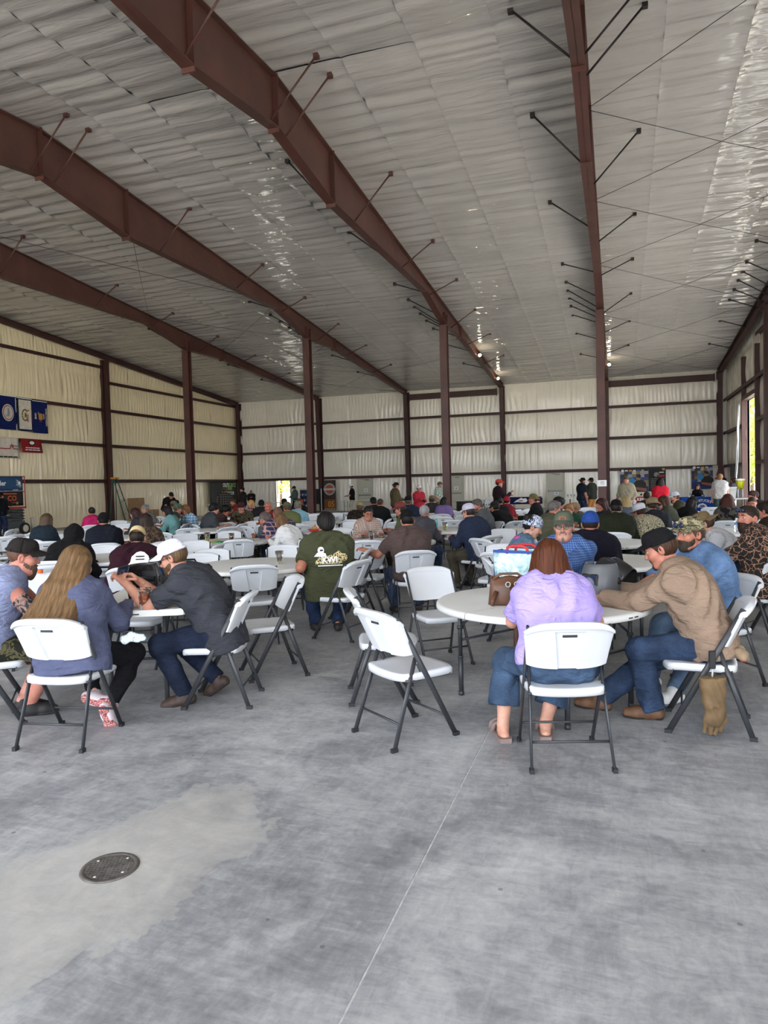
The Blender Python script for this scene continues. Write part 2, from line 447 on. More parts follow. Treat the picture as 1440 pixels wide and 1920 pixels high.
# ---------------------------------------------------------------- walls
GIRT = [2.23, 4.07, 5.90]
def wall_strip(a0, a1, ztop, place, seed, holes=(), girts=GIRT):
    """one width of wall insulation pinched at the girts; place(a, depth, z) -> point; ztop(a) top edge"""
    r = np.random.default_rng(seed)
    na = 34; nz = 96
    A = np.linspace(a0, a1, na + 1); S = np.linspace(0, 1, nz + 1)
    AA, SS = np.meshgrid(A, S, indexing='ij'); ZT = np.vectorize(ztop)(AA); ZZ = SS * ZT
    lv = [0.0] + list(girts) + [99]
    bul = np.zeros_like(ZZ)
    for l, h in zip(lv, lv[1:]):
        hh = np.minimum(h, ZT); t = np.clip((ZZ - l) / np.maximum(hh - l, .05), 0, 1); bul += np.where((ZZ >= l) & (ZZ < h), np.sin(np.pi * t), 0)
    U = (AA - a0) / (a1 - a0)
    dep = .012 + .05 * bul * (.6 + .4 * np.sin(np.pi * U))
    for k in range(8):                                # upright creases hanging from the girts
        wl = r.uniform(.09, .34); am = .009 * r.uniform(.3, 1.2) * (wl / .2)
        env = np.clip(.25 + .75 * np.sin(ZZ * r.uniform(.8, 2.2) + AA * r.uniform(-1, 1) + r.uniform(0, 6)), 0, 1)
        dep += am * np.sin(2 * np.pi * (AA / wl + r.uniform(-.5, .5) * ZZ * .5 + .35 * np.sin(ZZ * r.uniform(.6, 2) + r.uniform(0, 6)))) * env * np.minimum(1, bul * 1.6)
    dep -= .02 * (np.exp(-(U / .012) ** 2) + np.exp(-((1 - U) / .012) ** 2))
    P = np.stack(place(AA, dep, ZZ), -1).reshape(-1, 3)
    i = np.arange(na)[:, None] * (nz + 1) + np.arange(nz)[None, :]
    F = np.stack([i, i + 1, i + nz + 2, i + nz + 1], -1).reshape(-1, 4)
    if holes:
        ca = AA.ravel()[F].mean(1); cz = ZZ.ravel()[F].mean(1); keep = np.ones(len(F), bool)
        for (h0, h1, hz) in holes: keep &= ~((ca > h0) & (ca < h1) & (cz < hz))
        F = F[keep]
        if not len(F): return None
    return npmesh('insulation_panel', P, F)
def girt_bar(mb, p0, p1, inward, z, h=.2, dpt=.2):
    """Z-shaped girt from p0 to p1 (xy), standing off the wall by dpt along inward"""
    a = Vector((p0[0], p0[1], 0)); b = Vector((p1[0], p1[1], 0)); n = Vector((inward[0], inward[1], 0))
    t = (b - a)
    M = frame_mtx(a, t.normalized(), n, Vector((0, 0, 1))); L = t.length
    mb.box(0, L, 0, dpt, z - .006, z + .006, M); mb.box(0, L, dpt - .012, dpt, z - h * .55, z + .0, M); mb.box(0, L, dpt - .012, dpt, z, z + h * .25, M)
    mb.box(0, L, -.0, .03, z - .07, z + .07, M)

# eave wall at the far end
DOORWAY = (-22.33, -21.30, 2.16)
wb = MB()
wb.box(XL - .3, DOORWAY[0], D + .02, D + .12, -.05, EAVE + .3); wb.box(DOORWAY[1], XR + .3, D + .02, D + .12, -.05, EAVE + .3); wb.box(DOORWAY[0], DOORWAY[1], D + .02, D + .12, DOORWAY[2], EAVE + .3)
wall_back = struct('wall_back', wb, METAL)
for b in range(5):
    w = (FX[b + 1] - FX[b]) / 3
    for k in range(3):
        x0 = FX[b] + k * w; x1 = x0 + w
        if b == 0 and k == 0: x0 = XL
        if b == 4 and k == 2: x1 = XR
        me = wall_strip(x0, x1, lambda a: EAVE + .02, lambda a, d, z: (a, D - d, z), 300 + b * 3 + k, [DOORWAY])
        link('insulation_panel', me, FACING_W, wall_back)
    for z in GIRT:
        mb = MB(); girt_bar(mb, (FX[b] + .13, D - .02), (FX[b + 1] - .13, D - .02), (0, -1), z); mb.put('girt', STEEL_D, wall_back)
# gable wall with the flags
wl = MB()
n0 = len(wl.v)
prof = [(YF - .3, -.05), (D + .12, -.05), (D + .12, EAVE + .2), (YR, RIDGE + .3), (YF - .3, rz(YF) + .2)]
MYZ = Matrix(((0, 0, 1, 0), (1, 0, 0, 0), (0, 1, 0, 0), (0, 0, 0, 1)))
wl.prism(prof, XL - .12, XL - .02, MYZ)
wall_left = struct('wall_left', wl, METAL)
ys = np.linspace(YF, D, 31)
for i in range(30):
    me = wall_strip(ys[i], ys[i + 1], lambda a: rz(a) + .02, lambda a, d, z: (XL + d, a, z), 400 + i, (), GIRT + [7.6])
    link('insulation_panel', me, FACING_L, wall_left)
LCOL = [5.0, 17.8, 30.45]
seg = [YF] + LCOL + [D]
for a, b in zip(seg, seg[1:]):
    for z in GIRT + [7.35 if a > 30 else 8.1]:
        mb = MB(); girt_bar(mb, (XL + .0, a + (.13 if a > YF else 0)), (XL + .0, b - .13), (1, 0), z, dpt=.22); mb.put('girt', STEEL_D, wall_left)
for y in LCOL:
    mb = MB(); h = rz(y) - .34
    mb.box(XL + .20, XL + .46, y - .11, y + .11, 0, .02); 
    mb.box(XL + .18, XL + .19, y - .1, y + .1, 0, h); mb.box(XL + .45, XL + .46, y - .1, y + .1, 0, h); mb.box(XL + .19, XL + .45, y - .006, y + .006, 0, h)
    mb.box(XL + .0, XL + .20, y - .1, y + .1, 0, h)
    mb.put('column', STEEL_D, wall_left)
# right gable wall with its bay doors
wr = MB()
cuts = sorted(SIDE_OPEN)
y0 = YF - .3
for a, b, h in cuts:
    wr.prism([(y0, -.05), (a, -.05), (a, rz(a) + .2)] + ([(YR, RIDGE + .3)] if y0 < YR < a else []) + [(y0, rz(y0) + .2)], XR + .02, XR + .12, MYZ)
    wr.prism([(a, h), (b, h), (b, rz(b) + .2), (a, rz(a) + .2)], XR + .02, XR + .12, MYZ); y0 = b
wr.prism([(y0, -.05), (D + .12, -.05), (D + .12, EAVE + .2), (y0, rz(y0) + .2)], XR + .02, XR + .12, MYZ)
wall_right = struct('wall_right', wr, METAL)
for i in range(30):
    me = wall_strip(ys[i], ys[i + 1], lambda a: rz(a) + .02, lambda a, d, z: (XR - d, a, z), 500 + i, SIDE_OPEN, GIRT + [7.6])
    if me: link('insulation_panel', me, FACING_W, wall_right)
RC = [5.0, 17.8, 30.6]
for a, b in ((1.2, 5.0), (5.0, 12.9), (17.1, 17.8), (17.8, 19.4), (23.6, 25.4), (29.6, 30.6), (30.6, 34.2)):
    for z in GIRT + [7.7]:
        mb = MB(); girt_bar(mb, (XR, a + .13), (XR, b - .13), (-1, 0), z, dpt=.22); mb.put('girt', STEEL_D, wall_right)
for z in GIRT:
    mb = MB(); girt_bar(mb, (XR, 37.75), (XR, D - .2), (-1, 0), z, dpt=.22); mb.put('girt', STEEL_D, wall_right)
mb = MB(); girt_bar(mb, (XR, 34.2), (XR, 37.7), (-1, 0), 5.9, dpt=.22); mb.put('girt', STEEL_D, wall_right)
for y in RC:
    mb = MB(); h = rz(y) - .5
    mb.box(XR - .50, XR - .485, y - .13, y + .13, 0, h); mb.box(XR - .2, XR - .19, y - .13, y + .13, 0, h); mb.box(XR - .485, XR - .2, y - .007, y + .007, 0, h); mb.box(XR - .2, XR, y - .1, y + .1, 0, h)
    mb.put('column', STEEL_D, wall_right)
for y in (1.1, 12.9, 17.1, 19.4, 23.6, 25.4, 29.6, 34.2, 37.7):                        # jambs and head of the open bay
    MB().box(XR - .22, XR + .1, y - .1, y + .1, 0, 7.3).put('jamb', STEEL_D, wall_right)
MB().box(XR - .22, XR + .1, 34.3, 37.6, 5.2, 5.4).put('header', STEEL_D, wall_right)
MB().grid(lambda u, v: (XR - .34 - .22 * (1 - v) + .05 * sin(v * 9 + u * 4), 37.58 + .1 * u - .35 * u * (1 - v), .2 + v * 4.9), 6, 24, .01).put('loose_facing', mat('foil facing', 'c3c6c8', .3, .5, .05, 3), wall_right)
# wall behind the camera, mostly standing open
wf = MB(); xa = XL - .3
for a, b, h in FRONT_OPEN:
    wf.box(xa, a, YF - .12, YF - .02, -.05, 8.0); wf.box(a, b, YF - .12, YF - .02, h, 8.0); xa = b
wf.box(xa, XR + .3, YF - .12, YF - .02, -.05, 8.0)
wall_front = struct('wall_front', wf, FACING_W)

# ---------------------------------------------------------------- steel frames
PROF = [(-5, .47), (-1.4, .8), (1.5, .46), (10.45, 1.28), (13.55, 1.10), (16.6, 1.28), (25.6, .46), (28.53, .82), (31.6, .48), (43.75, .30)]
def depth_at(y):
    for (a, da), (b, db) in zip(PROF, PROF[1:]):
        if a <= y <= b: return da + (db - da) * (y - a) / (b - a)
    return .3
BR_L = [13.2, 16.6, 20.9, 25.6, 27.4, 28.3, 29.2, 30.2, 31.4, 34.2, 38.0]
BR_R = [13.2, 13.9, 18.0, 22.4, 25.9, 29.4, 33.0, 37.0]
def make_frame(i, label, end=False):
    x = FX[i]; inner = 0
    if i == 5: x = XR - .42
    t = empty('steel_frame', (x, D, 0), 0, label, 'steel frame')
    t['kind'] = 'structure'
    st = STEEL_D if i in (0, 5) else STEEL
    ystat = sorted(set([p[0] for p in PROF] + [-4.9, 43.7]))
    dd = (lambda y: .30) if i == 0 else depth_at
    L = lambda y: y - D
    m = MB()
    for a, b in zip(ystat, ystat[1:]):                 # webs
        if b <= a: continue
        if a < -5: continue
        za, zb = rz(a) - .03, rz(b) - .03
        if a < YR < b: continue
        v = [(sx * .008, L(y), z) for sx in (-1, 1) for (y, z) in ((a, za - .06), (b, zb - .06), (b, zb - dd(b)), (a, za - dd(a)))]
        m._add(v, [(0, 1, 2, 3), (7, 6, 5, 4), (0, 4, 5, 1), (2, 6, 7, 3), (1, 5, 6, 2), (0, 3, 7, 4)])
        fw = .125 if i else .08
        for top in (0, 1):                            # flanges
            o = (lambda y: .06) if top else dd
            za2, zb2 = za - o(a), zb - o(b); th = .018
            v = [(sx * fw, L(y), z + dz) for dz in (0, th) for sx in (-1, 1) for (y, z) in ((a, za2), (b, zb2))]
            m._add(v, [(0, 1, 3, 2), (4, 6, 7, 5), (0, 4, 5, 1), (2, 3, 7, 6), (0, 2, 6, 4), (1, 5, 7, 3)])
    raf = m.put('rafter', st, t)
    if i:
        for y in (10.45, 13.55, 16.6, 31.6, 28.35, 28.71):
            mb = MB(); z1 = rz(y) - .03; z0 = z1 - dd(y); w = .125; e = .016 if y not in (28.35, 28.71) else .012
            lo = .09 if y in (13.55, 16.6, 10.45, 31.6) else 0
            top = z1 if y not in (28.35, 28.71) else z0 + dd(y) * .55
            for sx in (-1, 1): mb.box(min(0, sx * w), max(0, sx * w), L(y) - e, L(y) + e, z0 - lo, top)
            mb.put('stiffener', st, raf)
        for side, lst in ((-1, BR_L), (1, BR_R)):
            if i == 5 and side == 1: continue
            for y in lst + [10.2]:
                z0 = rz(y) - .03 - dd(y) + .03; z1 = rz(y) - .06; off = 1.15
                mb = MB(); mb.tube([(side * .11, L(y), z0), (side * off, L(y), z1)], .021, 6); mb.box(side * off - .05, side * off + .05, L(y) - .05, L(y) + .05, z1 - .06, z1 + .05)
                mb.put('flange_brace', BLACKM if (side < 0 or i >= 4) else st, t)
    # interior column and eave column
    if i and i < 5:
        y = 28.53; h = rz(y) - .05 - dd(y)
        mb = MB()
        for s in (-1, 1): mb.box(-.15, .15, L(y) + s * .15 - .008, L(y) + s * .15 + .008, 0, h)
        mb.box(-.007, .007, L(y) - .15, L(y) + .15, 0, h); mb.box(-.2, .2, L(y) - .2, L(y) + .2, 0, .025); mb.box(-.17, .17, L(y) - .19, L(y) + .19, h - .025, h)
        mb.put('column', st, t)
    mb = MB(); h = EAVE - .1
    w = .13
    for (ya, yb) in ((-.05, -.035),): mb.box(-w, w, ya, yb, 0, h)
    dt = .62 if i in (4, 3, 2, 5, 1) else .4; db = .36
    v = [(sx * w, y, z) for sx in (-1, 1) for (y, z) in ((-db, 0), (-db + .016, 0), (-dt + .016, h), (-dt, h))]
    mb._add(v, [(0, 1, 2, 3), (7, 6, 5, 4), (0, 4, 5, 1), (2, 6, 7, 3), (1, 5, 6, 2), (0, 3, 7, 4)])
    v = [(sx * .008, y, z) for sx in (-1, 1) for (y, z) in ((-.05, 0), (-.05, h), (-dt, h), (-db, 0))]
    mb._add(v, [(0, 1, 2, 3), (7, 6, 5, 4), (0, 4, 5, 1), (2, 6, 7, 3), (1, 5, 6, 2), (0, 3, 7, 4)])
    mb.box(-.16, .16, -.42, .0, 0, .02)
    mb.put('eave_column', STEEL_D, t)  # backlit look of the column put into its colour
    return t
FL = ['steel end frame against the cream wall with the flags', 'red-brown steel frame second from the flag wall', 'red-brown steel frame third from the flag wall, tall post mid crowd',
      'red-brown steel frame whose deep ridge hangs over the crowd, two lamps on it', 'red-brown steel frame with a white notice taped to its post', 'dark steel end frame along the wall with the bay door']
frames = [make_frame(i, FL[i]) for i in range(6)]
for a, b, lb in ((2, 3, 'red-brown steel portal beam under the far eave, third bay'), (4, 5, 'dark steel portal beam under the far eave beside the bay door')):
    e = empty('portal_beam', (FX[a], D - .3, 7.2), 0, lb, 'beam'); e['kind'] = 'structure'
    Lb = FX[b] - FX[a] - .3
    mb = MB(); mb.box(.14, Lb, -.07, .07, .16, .18); mb.box(.14, Lb, -.07, .07, -.18, -.16); mb.box(.14, Lb, -.006, .006, -.16, .16); mb.put('web_and_flanges', STEEL_D, e)
    for s in (.2, Lb - .05): MB().box(s, s + .014, -.12, .12, -.24, .24).put('end_plate', STEEL_D, e)
CABLE = mat('bracing wire', '4d4a48', .5, .5, .05)
def cable_set(x0, x1, yl, lb):
    t = empty('wire_bracing', (x0, yl[0], rz(yl[0]) - .2), 0, lb, 'wire bracing')
    o = Vector(t.location)
    for a, b in zip(yl, yl[1:]):
        for ya, yb in ((a, b), (b, a)):
            p = Vector((x0, ya, rz(ya) - .16)) - o; q = Vector((x1, yb, rz(yb) - .16)) - o
            mid = (p + q) / 2 - Vector((0, 0, .05))
            MB().tube([p, mid, q], .008, 5).put('cable', CABLE, t)
cable_set(FX[4] + .02, FX[5] - .1, [10.5, 16.6, 21.0, 25.8, 31.5, 37.5, 43.6], 'crossed steel wires under the roof beside the bay door wall')
cable_set(FX[1] + .02, FX[2] - .02, [16.6, 25.8, 31.5, 37.5, 43.6], 'crossed steel wires under the roof above the flag end of the crowd')

# ---------------------------------------------------------------- lamps on the frames
BULB = NB('glowing bulb'); BULB.b.inputs['Emission Color'].default_value = (1, .86, .6, 1); BULB.b.inputs['Emission Strength'].default_value = 30; BULB = BULB.m
WHITEP = mat('white plastic', 'e6e7e8', .42, 0, .02, 5)
BLACKP = mat('black plastic', '1b1b1c', .5, 0, .1, 8)
for (x, y, lb) in ((FX[3] + .28, 35.0, 'glowing bare bulb on the ridge frame, first of the pair from the post'), (FX[3] + .28, 40.6, 'glowing bare bulb on the ridge frame close to the far wall'), (FX[4] + .22, 39.2, 'glowing bare bulb beside the post with the taped notice')):
    z = rz(y) - depth_at(y) - .05
    t = empty('bare_bulb', (x, y, z), 0, lb, 'lamp')
    mb = MB(); mb.lathe([(.0, .16), (.045, .16), (.05, .06), (.036, .05)], 12); mb.tube([(0, 0, .15), (-.2, 0, .3)], .012, 6); mb.put('socket', BLACKP, t)
    MB().lathe([(.0, -.075), (.05, -.06), (.075, -.02), (.07, .015), (.035, .055), (.0, .056)], 14).put('bulb', BULB, t)
# long wire strung across the hall
mb = MB(); mb.tube([(FX[i] + f * 6.11, 29.2, 6.9 - .35 * sin(pi * f)) for i in range(2, 4) for f in (0, .25, .5, .75)] + [(FX[4], 29.2, 6.9)], .006, 5)
tag(mb.put('string_wire', CABLE), 'thin wire strung between the inner posts', 'wire')
# ---------------------------------------------------------------- folding chairs
CH_WHITE = mat('chair white polyethylene', 'd0d3d6', .36, 0, .012, 4, .05, 160)
CH_GREY = mat('chair charcoal tube', '3b3d40', .42, .25, .06, 10)
CH_FOOT = mat('rubber foot and slot shade', '202123', .7, 0, .08, 10)  # also the dark colour that stands for shade in the slots
def chair_meshes():
    M = {}
    # backrest: curved panel between the posts, thick rolled lip, recessed middle with a dark box for the slot's shade
    def bp(a, v):                                   # a across from -1 to 1, v up
        half = .224 + .026 * v
        z = .545 + .290 * v - .050 * abs(a) ** 5 * v ** 3 - .012 * a * a * v + .022 * (1 - v) * abs(a) ** 4
        return Vector((a * half, -.082 - (z - .53) * .455 - .040 * (1 - a * a) + .012, z))
    S_ = [-1, -.985, -.95, -.88, -.8, -.7, -.6, -.5, -.43, -.40, -.3, -.15, 0, .15, .3, .40, .43, .5, .6, .7, .8, .88, .95, .985, 1]
    Vv = [0, .03, .08, .2, .35, .5, .65, .78, .80, .85, .87, .90, .94, .97, .99, 1]
    front = []; back = []
    for s in S_:
        for v in Vv:
            hw = .34 - .13 * (1 - v)
            a = abs(s) / .4 * hw if abs(s) <= .4 else hw + (abs(s) - .4) / .6 * (1 - hw)
            p = bp(math.copysign(a, s), v)
            lip = .020 if v > .86 else 0.0; rnd = .012 * max(0, (v - .93) / .07) ** 2 + .006 * max(0, (abs(s) - .9) / .1) ** 2
            rec = .017 if (abs(s) <= .4 and v <= .79) else 0.0
            front.append(p + Vector((0, .009 + lip * .2 - rnd, 0))); back.append(p + Vector((0, -.022 - lip + rec + rnd, 0)))
    w = len(Vv); nu, nv = len(S_) - 1, w - 1; n = len(front); V = front + back; F = []
    for i in range(nu):
        for j in range(nv):
            q = (i * w + j, (i + 1) * w + j, (i + 1) * w + j + 1, i * w + j + 1)
            F.append(q); F.append(tuple(x + n for x in q[::-1]))
    rim = [i * w for i in range(nu + 1)] + [nu * w + j for j in range(1, w)] + [i * w + nv for i in range(nu - 1, -1, -1)] + [j for j in range(nv - 1, 0, -1)]
    for a, b in zip(rim, rim[1:] + rim[:1]): F.append((b, a, a + n, b + n))
    M['backrest'] = npmesh('backrest', [tuple(v) for v in V], F)
    M['backrest'].polygons.foreach_set('use_smooth', [not (v[0] < n) != (v[1] < n) for v in [tuple(q.vertices) for q in M['backrest'].polygons]])
    try: M['backrest'].set_sharp_from_angle(angle=radians(32))
    except Exception: pass
    p = bp(0, .70); M['slot'] = MB().box(-.040, .040, p.y - .022 + .017 - .0035, p.y + .0, p.z - .007, p.z + .007).mesh('slot_shade')  # dark block stands in for the shade inside the slot
    me = M['backrest']
    # seat: saddle plate with a turned-down rim
    def sp(u, v):
        a = (u - .5) * 2; b = (v - .5) * 2
        r = 1 - .10 * (abs(a) ** 3) * (abs(b) ** 3)
        x = a * (.212 + .012 * v) * r; y = .04 + b * .205 * r + (.018 * (1 - a * a) if v > .5 else 0) * b
        z = .448 - .016 * (1 - a * a) * (1 - abs(b + .15) ** 2 * .7) - .020 * max(0, b - .55) ** 1.5
        return Vector((x, y, z))
    mb = MB(); nu = nv = 14
    T = [[sp(i / nu, j / nv) for j in range(nv + 1)] for i in range(nu + 1)]
    v = [p for r in T for p in r]; w = nv + 1; f = [(i * w + j, (i + 1) * w + j, (i + 1) * w + j + 1, i * w + j + 1) for i in range(nu) for j in range(nv)]
    rim = [i * w for i in range(nu + 1)] + [nu * w + j for j in range(1, w)] + [i * w + nv for i in range(nu - 1, -1, -1)] + [j for j in range(nv - 1, 0, -1)]
    c = Vector((0, .04, .44)); k0 = len(v)
    for r in rim: p = v[r]; d = (p - c); d.z = 0; v.append(p + d.normalized() * .007 - Vector((0, 0, .010)))
    k1 = len(v)
    for r in rim: p = v[r]; d = (p - c); d.z = 0; v.append(p + d.normalized() * .006 - Vector((0, 0, .044)))
    k2 = len(v)
    for r in rim: p = v[r]; d = (p - c); d.z = 0; v.append(p - d.normalized() * .01 - Vector((0, 0, .044)))
    m_ = len(rim)
    for i in range(m_):
        j = (i + 1) % m_
        f.append((rim[j], rim[i], k0 + i, k0 + j)); f.append((k0 + j, k0 + i, k1 + i, k1 + j)); f.append((k1 + j, k1 + i, k2 + i, k2 + j))
    f.append(tuple(range(k2, k2 + m_)))
    M['seat'] = npmesh('seat', [tuple(p) for p in v], f)
    def post(s):
        m = MB(); m.tube([(s * .226, -.197, .80), (s * .224, .020, .405), (s * .222, .236, .004)], .0185, 8, True, ((1, 0, 0), .52)); return m.mesh('front_leg')
    def rear(s):
        m = MB(); m.tube([(s * .203, -.058, .54), (s * .214, -.148, .28), (s * .226, -.245, .004)], .0165, 8, True, ((1, 0, 0), .52)); return m.mesh('rear_leg')
    for s, nm in ((-1, 'l'), (1, 'r')):
        M['post' + nm] = post(s); M['rear' + nm] = rear(s)
    m = MB(); m.tube([(-.22, .152, .148), (.22, .152, .148)], .0075, 6); M['fs'] = m.mesh('front_stretcher')
    m = MB(); m.tube([(-.214, -.190, .152), (.214, -.190, .152)], .0075, 6); M['rs'] = m.mesh('rear_stretcher')
    m = MB()
    for s in (-1, 1):
        m.tube([(s * .207, -.135, .405), (s * .207, .205, .405)], .010, 6)
        m.tube([(s * .204, -.05, .50), (s * .204, -.02, .44), (s * .204, .03, .41)], .006, 5)
    m.tube([(-.205, .07, .408), (.205, .07, .408)], .008, 6); m.tube([(-.205, -.09, .408), (.205, -.09, .408)], .008, 6)
    M['sf'] = m.mesh('seat_bracket')
    m = MB()
    for s in (-1, 1):
        m.box(s * .222 - .011, s * .222 + .011, .224, .248, 0, .022); m.box(s * .226 - .011, s * .226 + .011, -.258, -.232, 0, .022)
    M['ft'] = m.mesh('feet')
    return M
CM = chair_meshes()
CPARTS = [('backrest', 'backrest', CH_WHITE), ('seat', 'seat', CH_WHITE), ('leg', 'postl', CH_GREY), ('leg', 'postr', CH_GREY), ('leg', 'rearl', CH_GREY), ('leg', 'rearr', CH_GREY),
          ('stretcher', 'fs', CH_GREY), ('stretcher', 'rs', CH_GREY), ('seat_bracket', 'sf', CH_GREY), ('slot_shade', 'slot', CH_FOOT)]
def foot_mesh(s, f):
    m = MB(); x, y = (.222, .236) if f else (.226, -.245); m.box(s * x - .012, s * x + .012, y - .021, y + .021, 0, .024); return m.mesh('foot_cap')
CFEET = [foot_mesh(s, f) for s in (-1, 1) for f in (1, 0)]
def folding_chair(x, y, head, label, group='white folding chairs', near=False):
    e = empty('folding_chair', (x, y, 0), radians(head - 90), label, 'chair', group)
    legs = []
    for nm, k, m in CPARTS:
        o = link(nm, CM[k], m, e)
        if nm == 'leg': legs.append(o)
    if near:
        for l, me in zip([legs[0], legs[2], legs[1], legs[3]], [CFEET[0], CFEET[1], CFEET[2], CFEET[3]]): link('foot_cap', me, CH_FOOT, l)
    return e

# ---------------------------------------------------------------- round folding tables
TB_WHITE = mat('table top polyethylene', 'dcdcd8', .46, 0, .02, 3, .06, 120)
def table_meshes():
    M = {}
    prof = [(0, .742), (.735, .742), (.752, .739), (.760, .730), (.762, .715), (.760, .700), (.748, .694), (.735, .697), (.72, .715), (0, .715)]
    for s in (-1, 1):                               # two half leaves meeting at the fold
        n = 28; v = []; f = []
        for r, z in prof:
            for j in range(n + 1):
                a = pi * j / n
                xx = r * cos(a); yy = r * sin(a) + (.0022 if r > .01 else .0022)
                v.append((xx, s * yy, z))
        for i in range(len(prof) - 1):
            for j in range(n):
                a, b = i * (n + 1) + j, i * (n + 1) + j + 1
                q = (a, b, b + n + 1, a + n + 1); f.append(q if s < 0 else q[::-1])
        me = npmesh('table_leaf', v, f); 
        M['leaf%d' % s] = me
    def leg(sx, sy):
        m = MB(); x, y = sx * .345, sy * .50
        m.tube([(x, y, .70), (x, y, .30)], .0155, 10); m.tube([(x, y, .30), (x, y, .004)], .0185, 10); m.tube([(x, y, .30), (x, y, .285)], .021, 10); m.tube([(x, y, .03), (x, y, 0)], .021, 10)
        return m.mesh('leg')
    for sx in (-1, 1):
        for sy in (-1, 1): M['leg%d%d' % (sx, sy)] = leg(sx, sy)
    for sx in (-1, 1):
        for sy in (-1, 1): m = MB(); m.tube([(sx * .345, sy * .50, .52), (sx * .30, sy * .42, .60), (sx * .22, sy * .30, .69)], .009, 6); m.tube([(sx * .345, sy * .50, .53), (sx * .345, sy * .50, .505)], .024, 8); M['br%d%d' % (sx, sy)] = m.mesh('leg_brace')
    for sy in (-1, 1):
        m = MB(); m.tube([(-.345, sy * .50, .42), (.345, sy * .50, .42)], .010, 8); m.tube([(-.345, sy * .50, .68), (.345, sy * .50, .68)], .012, 8); M['bar%d' % sy] = m.mesh('cross_bar')
    m = MB()
    for sx in (-1, 1): m.box(sx * .40 - .012, sx * .40 + .012, -.60, .60, .69, .716)
    M['rail'] = m.mesh('under_rail')
    for s in (-1, 1): M['slot%d' % s] = MB().box(-.05, .05, s * .7605 - .003, s * .7605 + .003, .711, .719).mesh('slot_shade')  # dark strips stand in for the shaded slots in the rim
    return M
TM = table_meshes()
def round_table(x, y, rot, label):
    e = empty('round_table', (x, y, 0), radians(rot), label, 'table', 'white round folding tables')
    for s in (-1, 1): link('table_leaf', TM['leaf%d' % s], TB_WHITE, e)
    for sx in (-1, 1):
        for sy in (-1, 1): link('leg', TM['leg%d%d' % (sx, sy)], CH_GREY, e)
    for sy in (-1, 1):
        link('cross_bar', TM['bar%d' % sy], CH_GREY, e); link('slot_shade', TM['slot%d' % sy], CH_FOOT, e)
        for sx in (-1, 1): link('leg_brace', TM['br%d%d' % (sx, sy)], CH_GREY, e)
    link('under_rail', TM['rail'], CH_GREY, e)
    return e
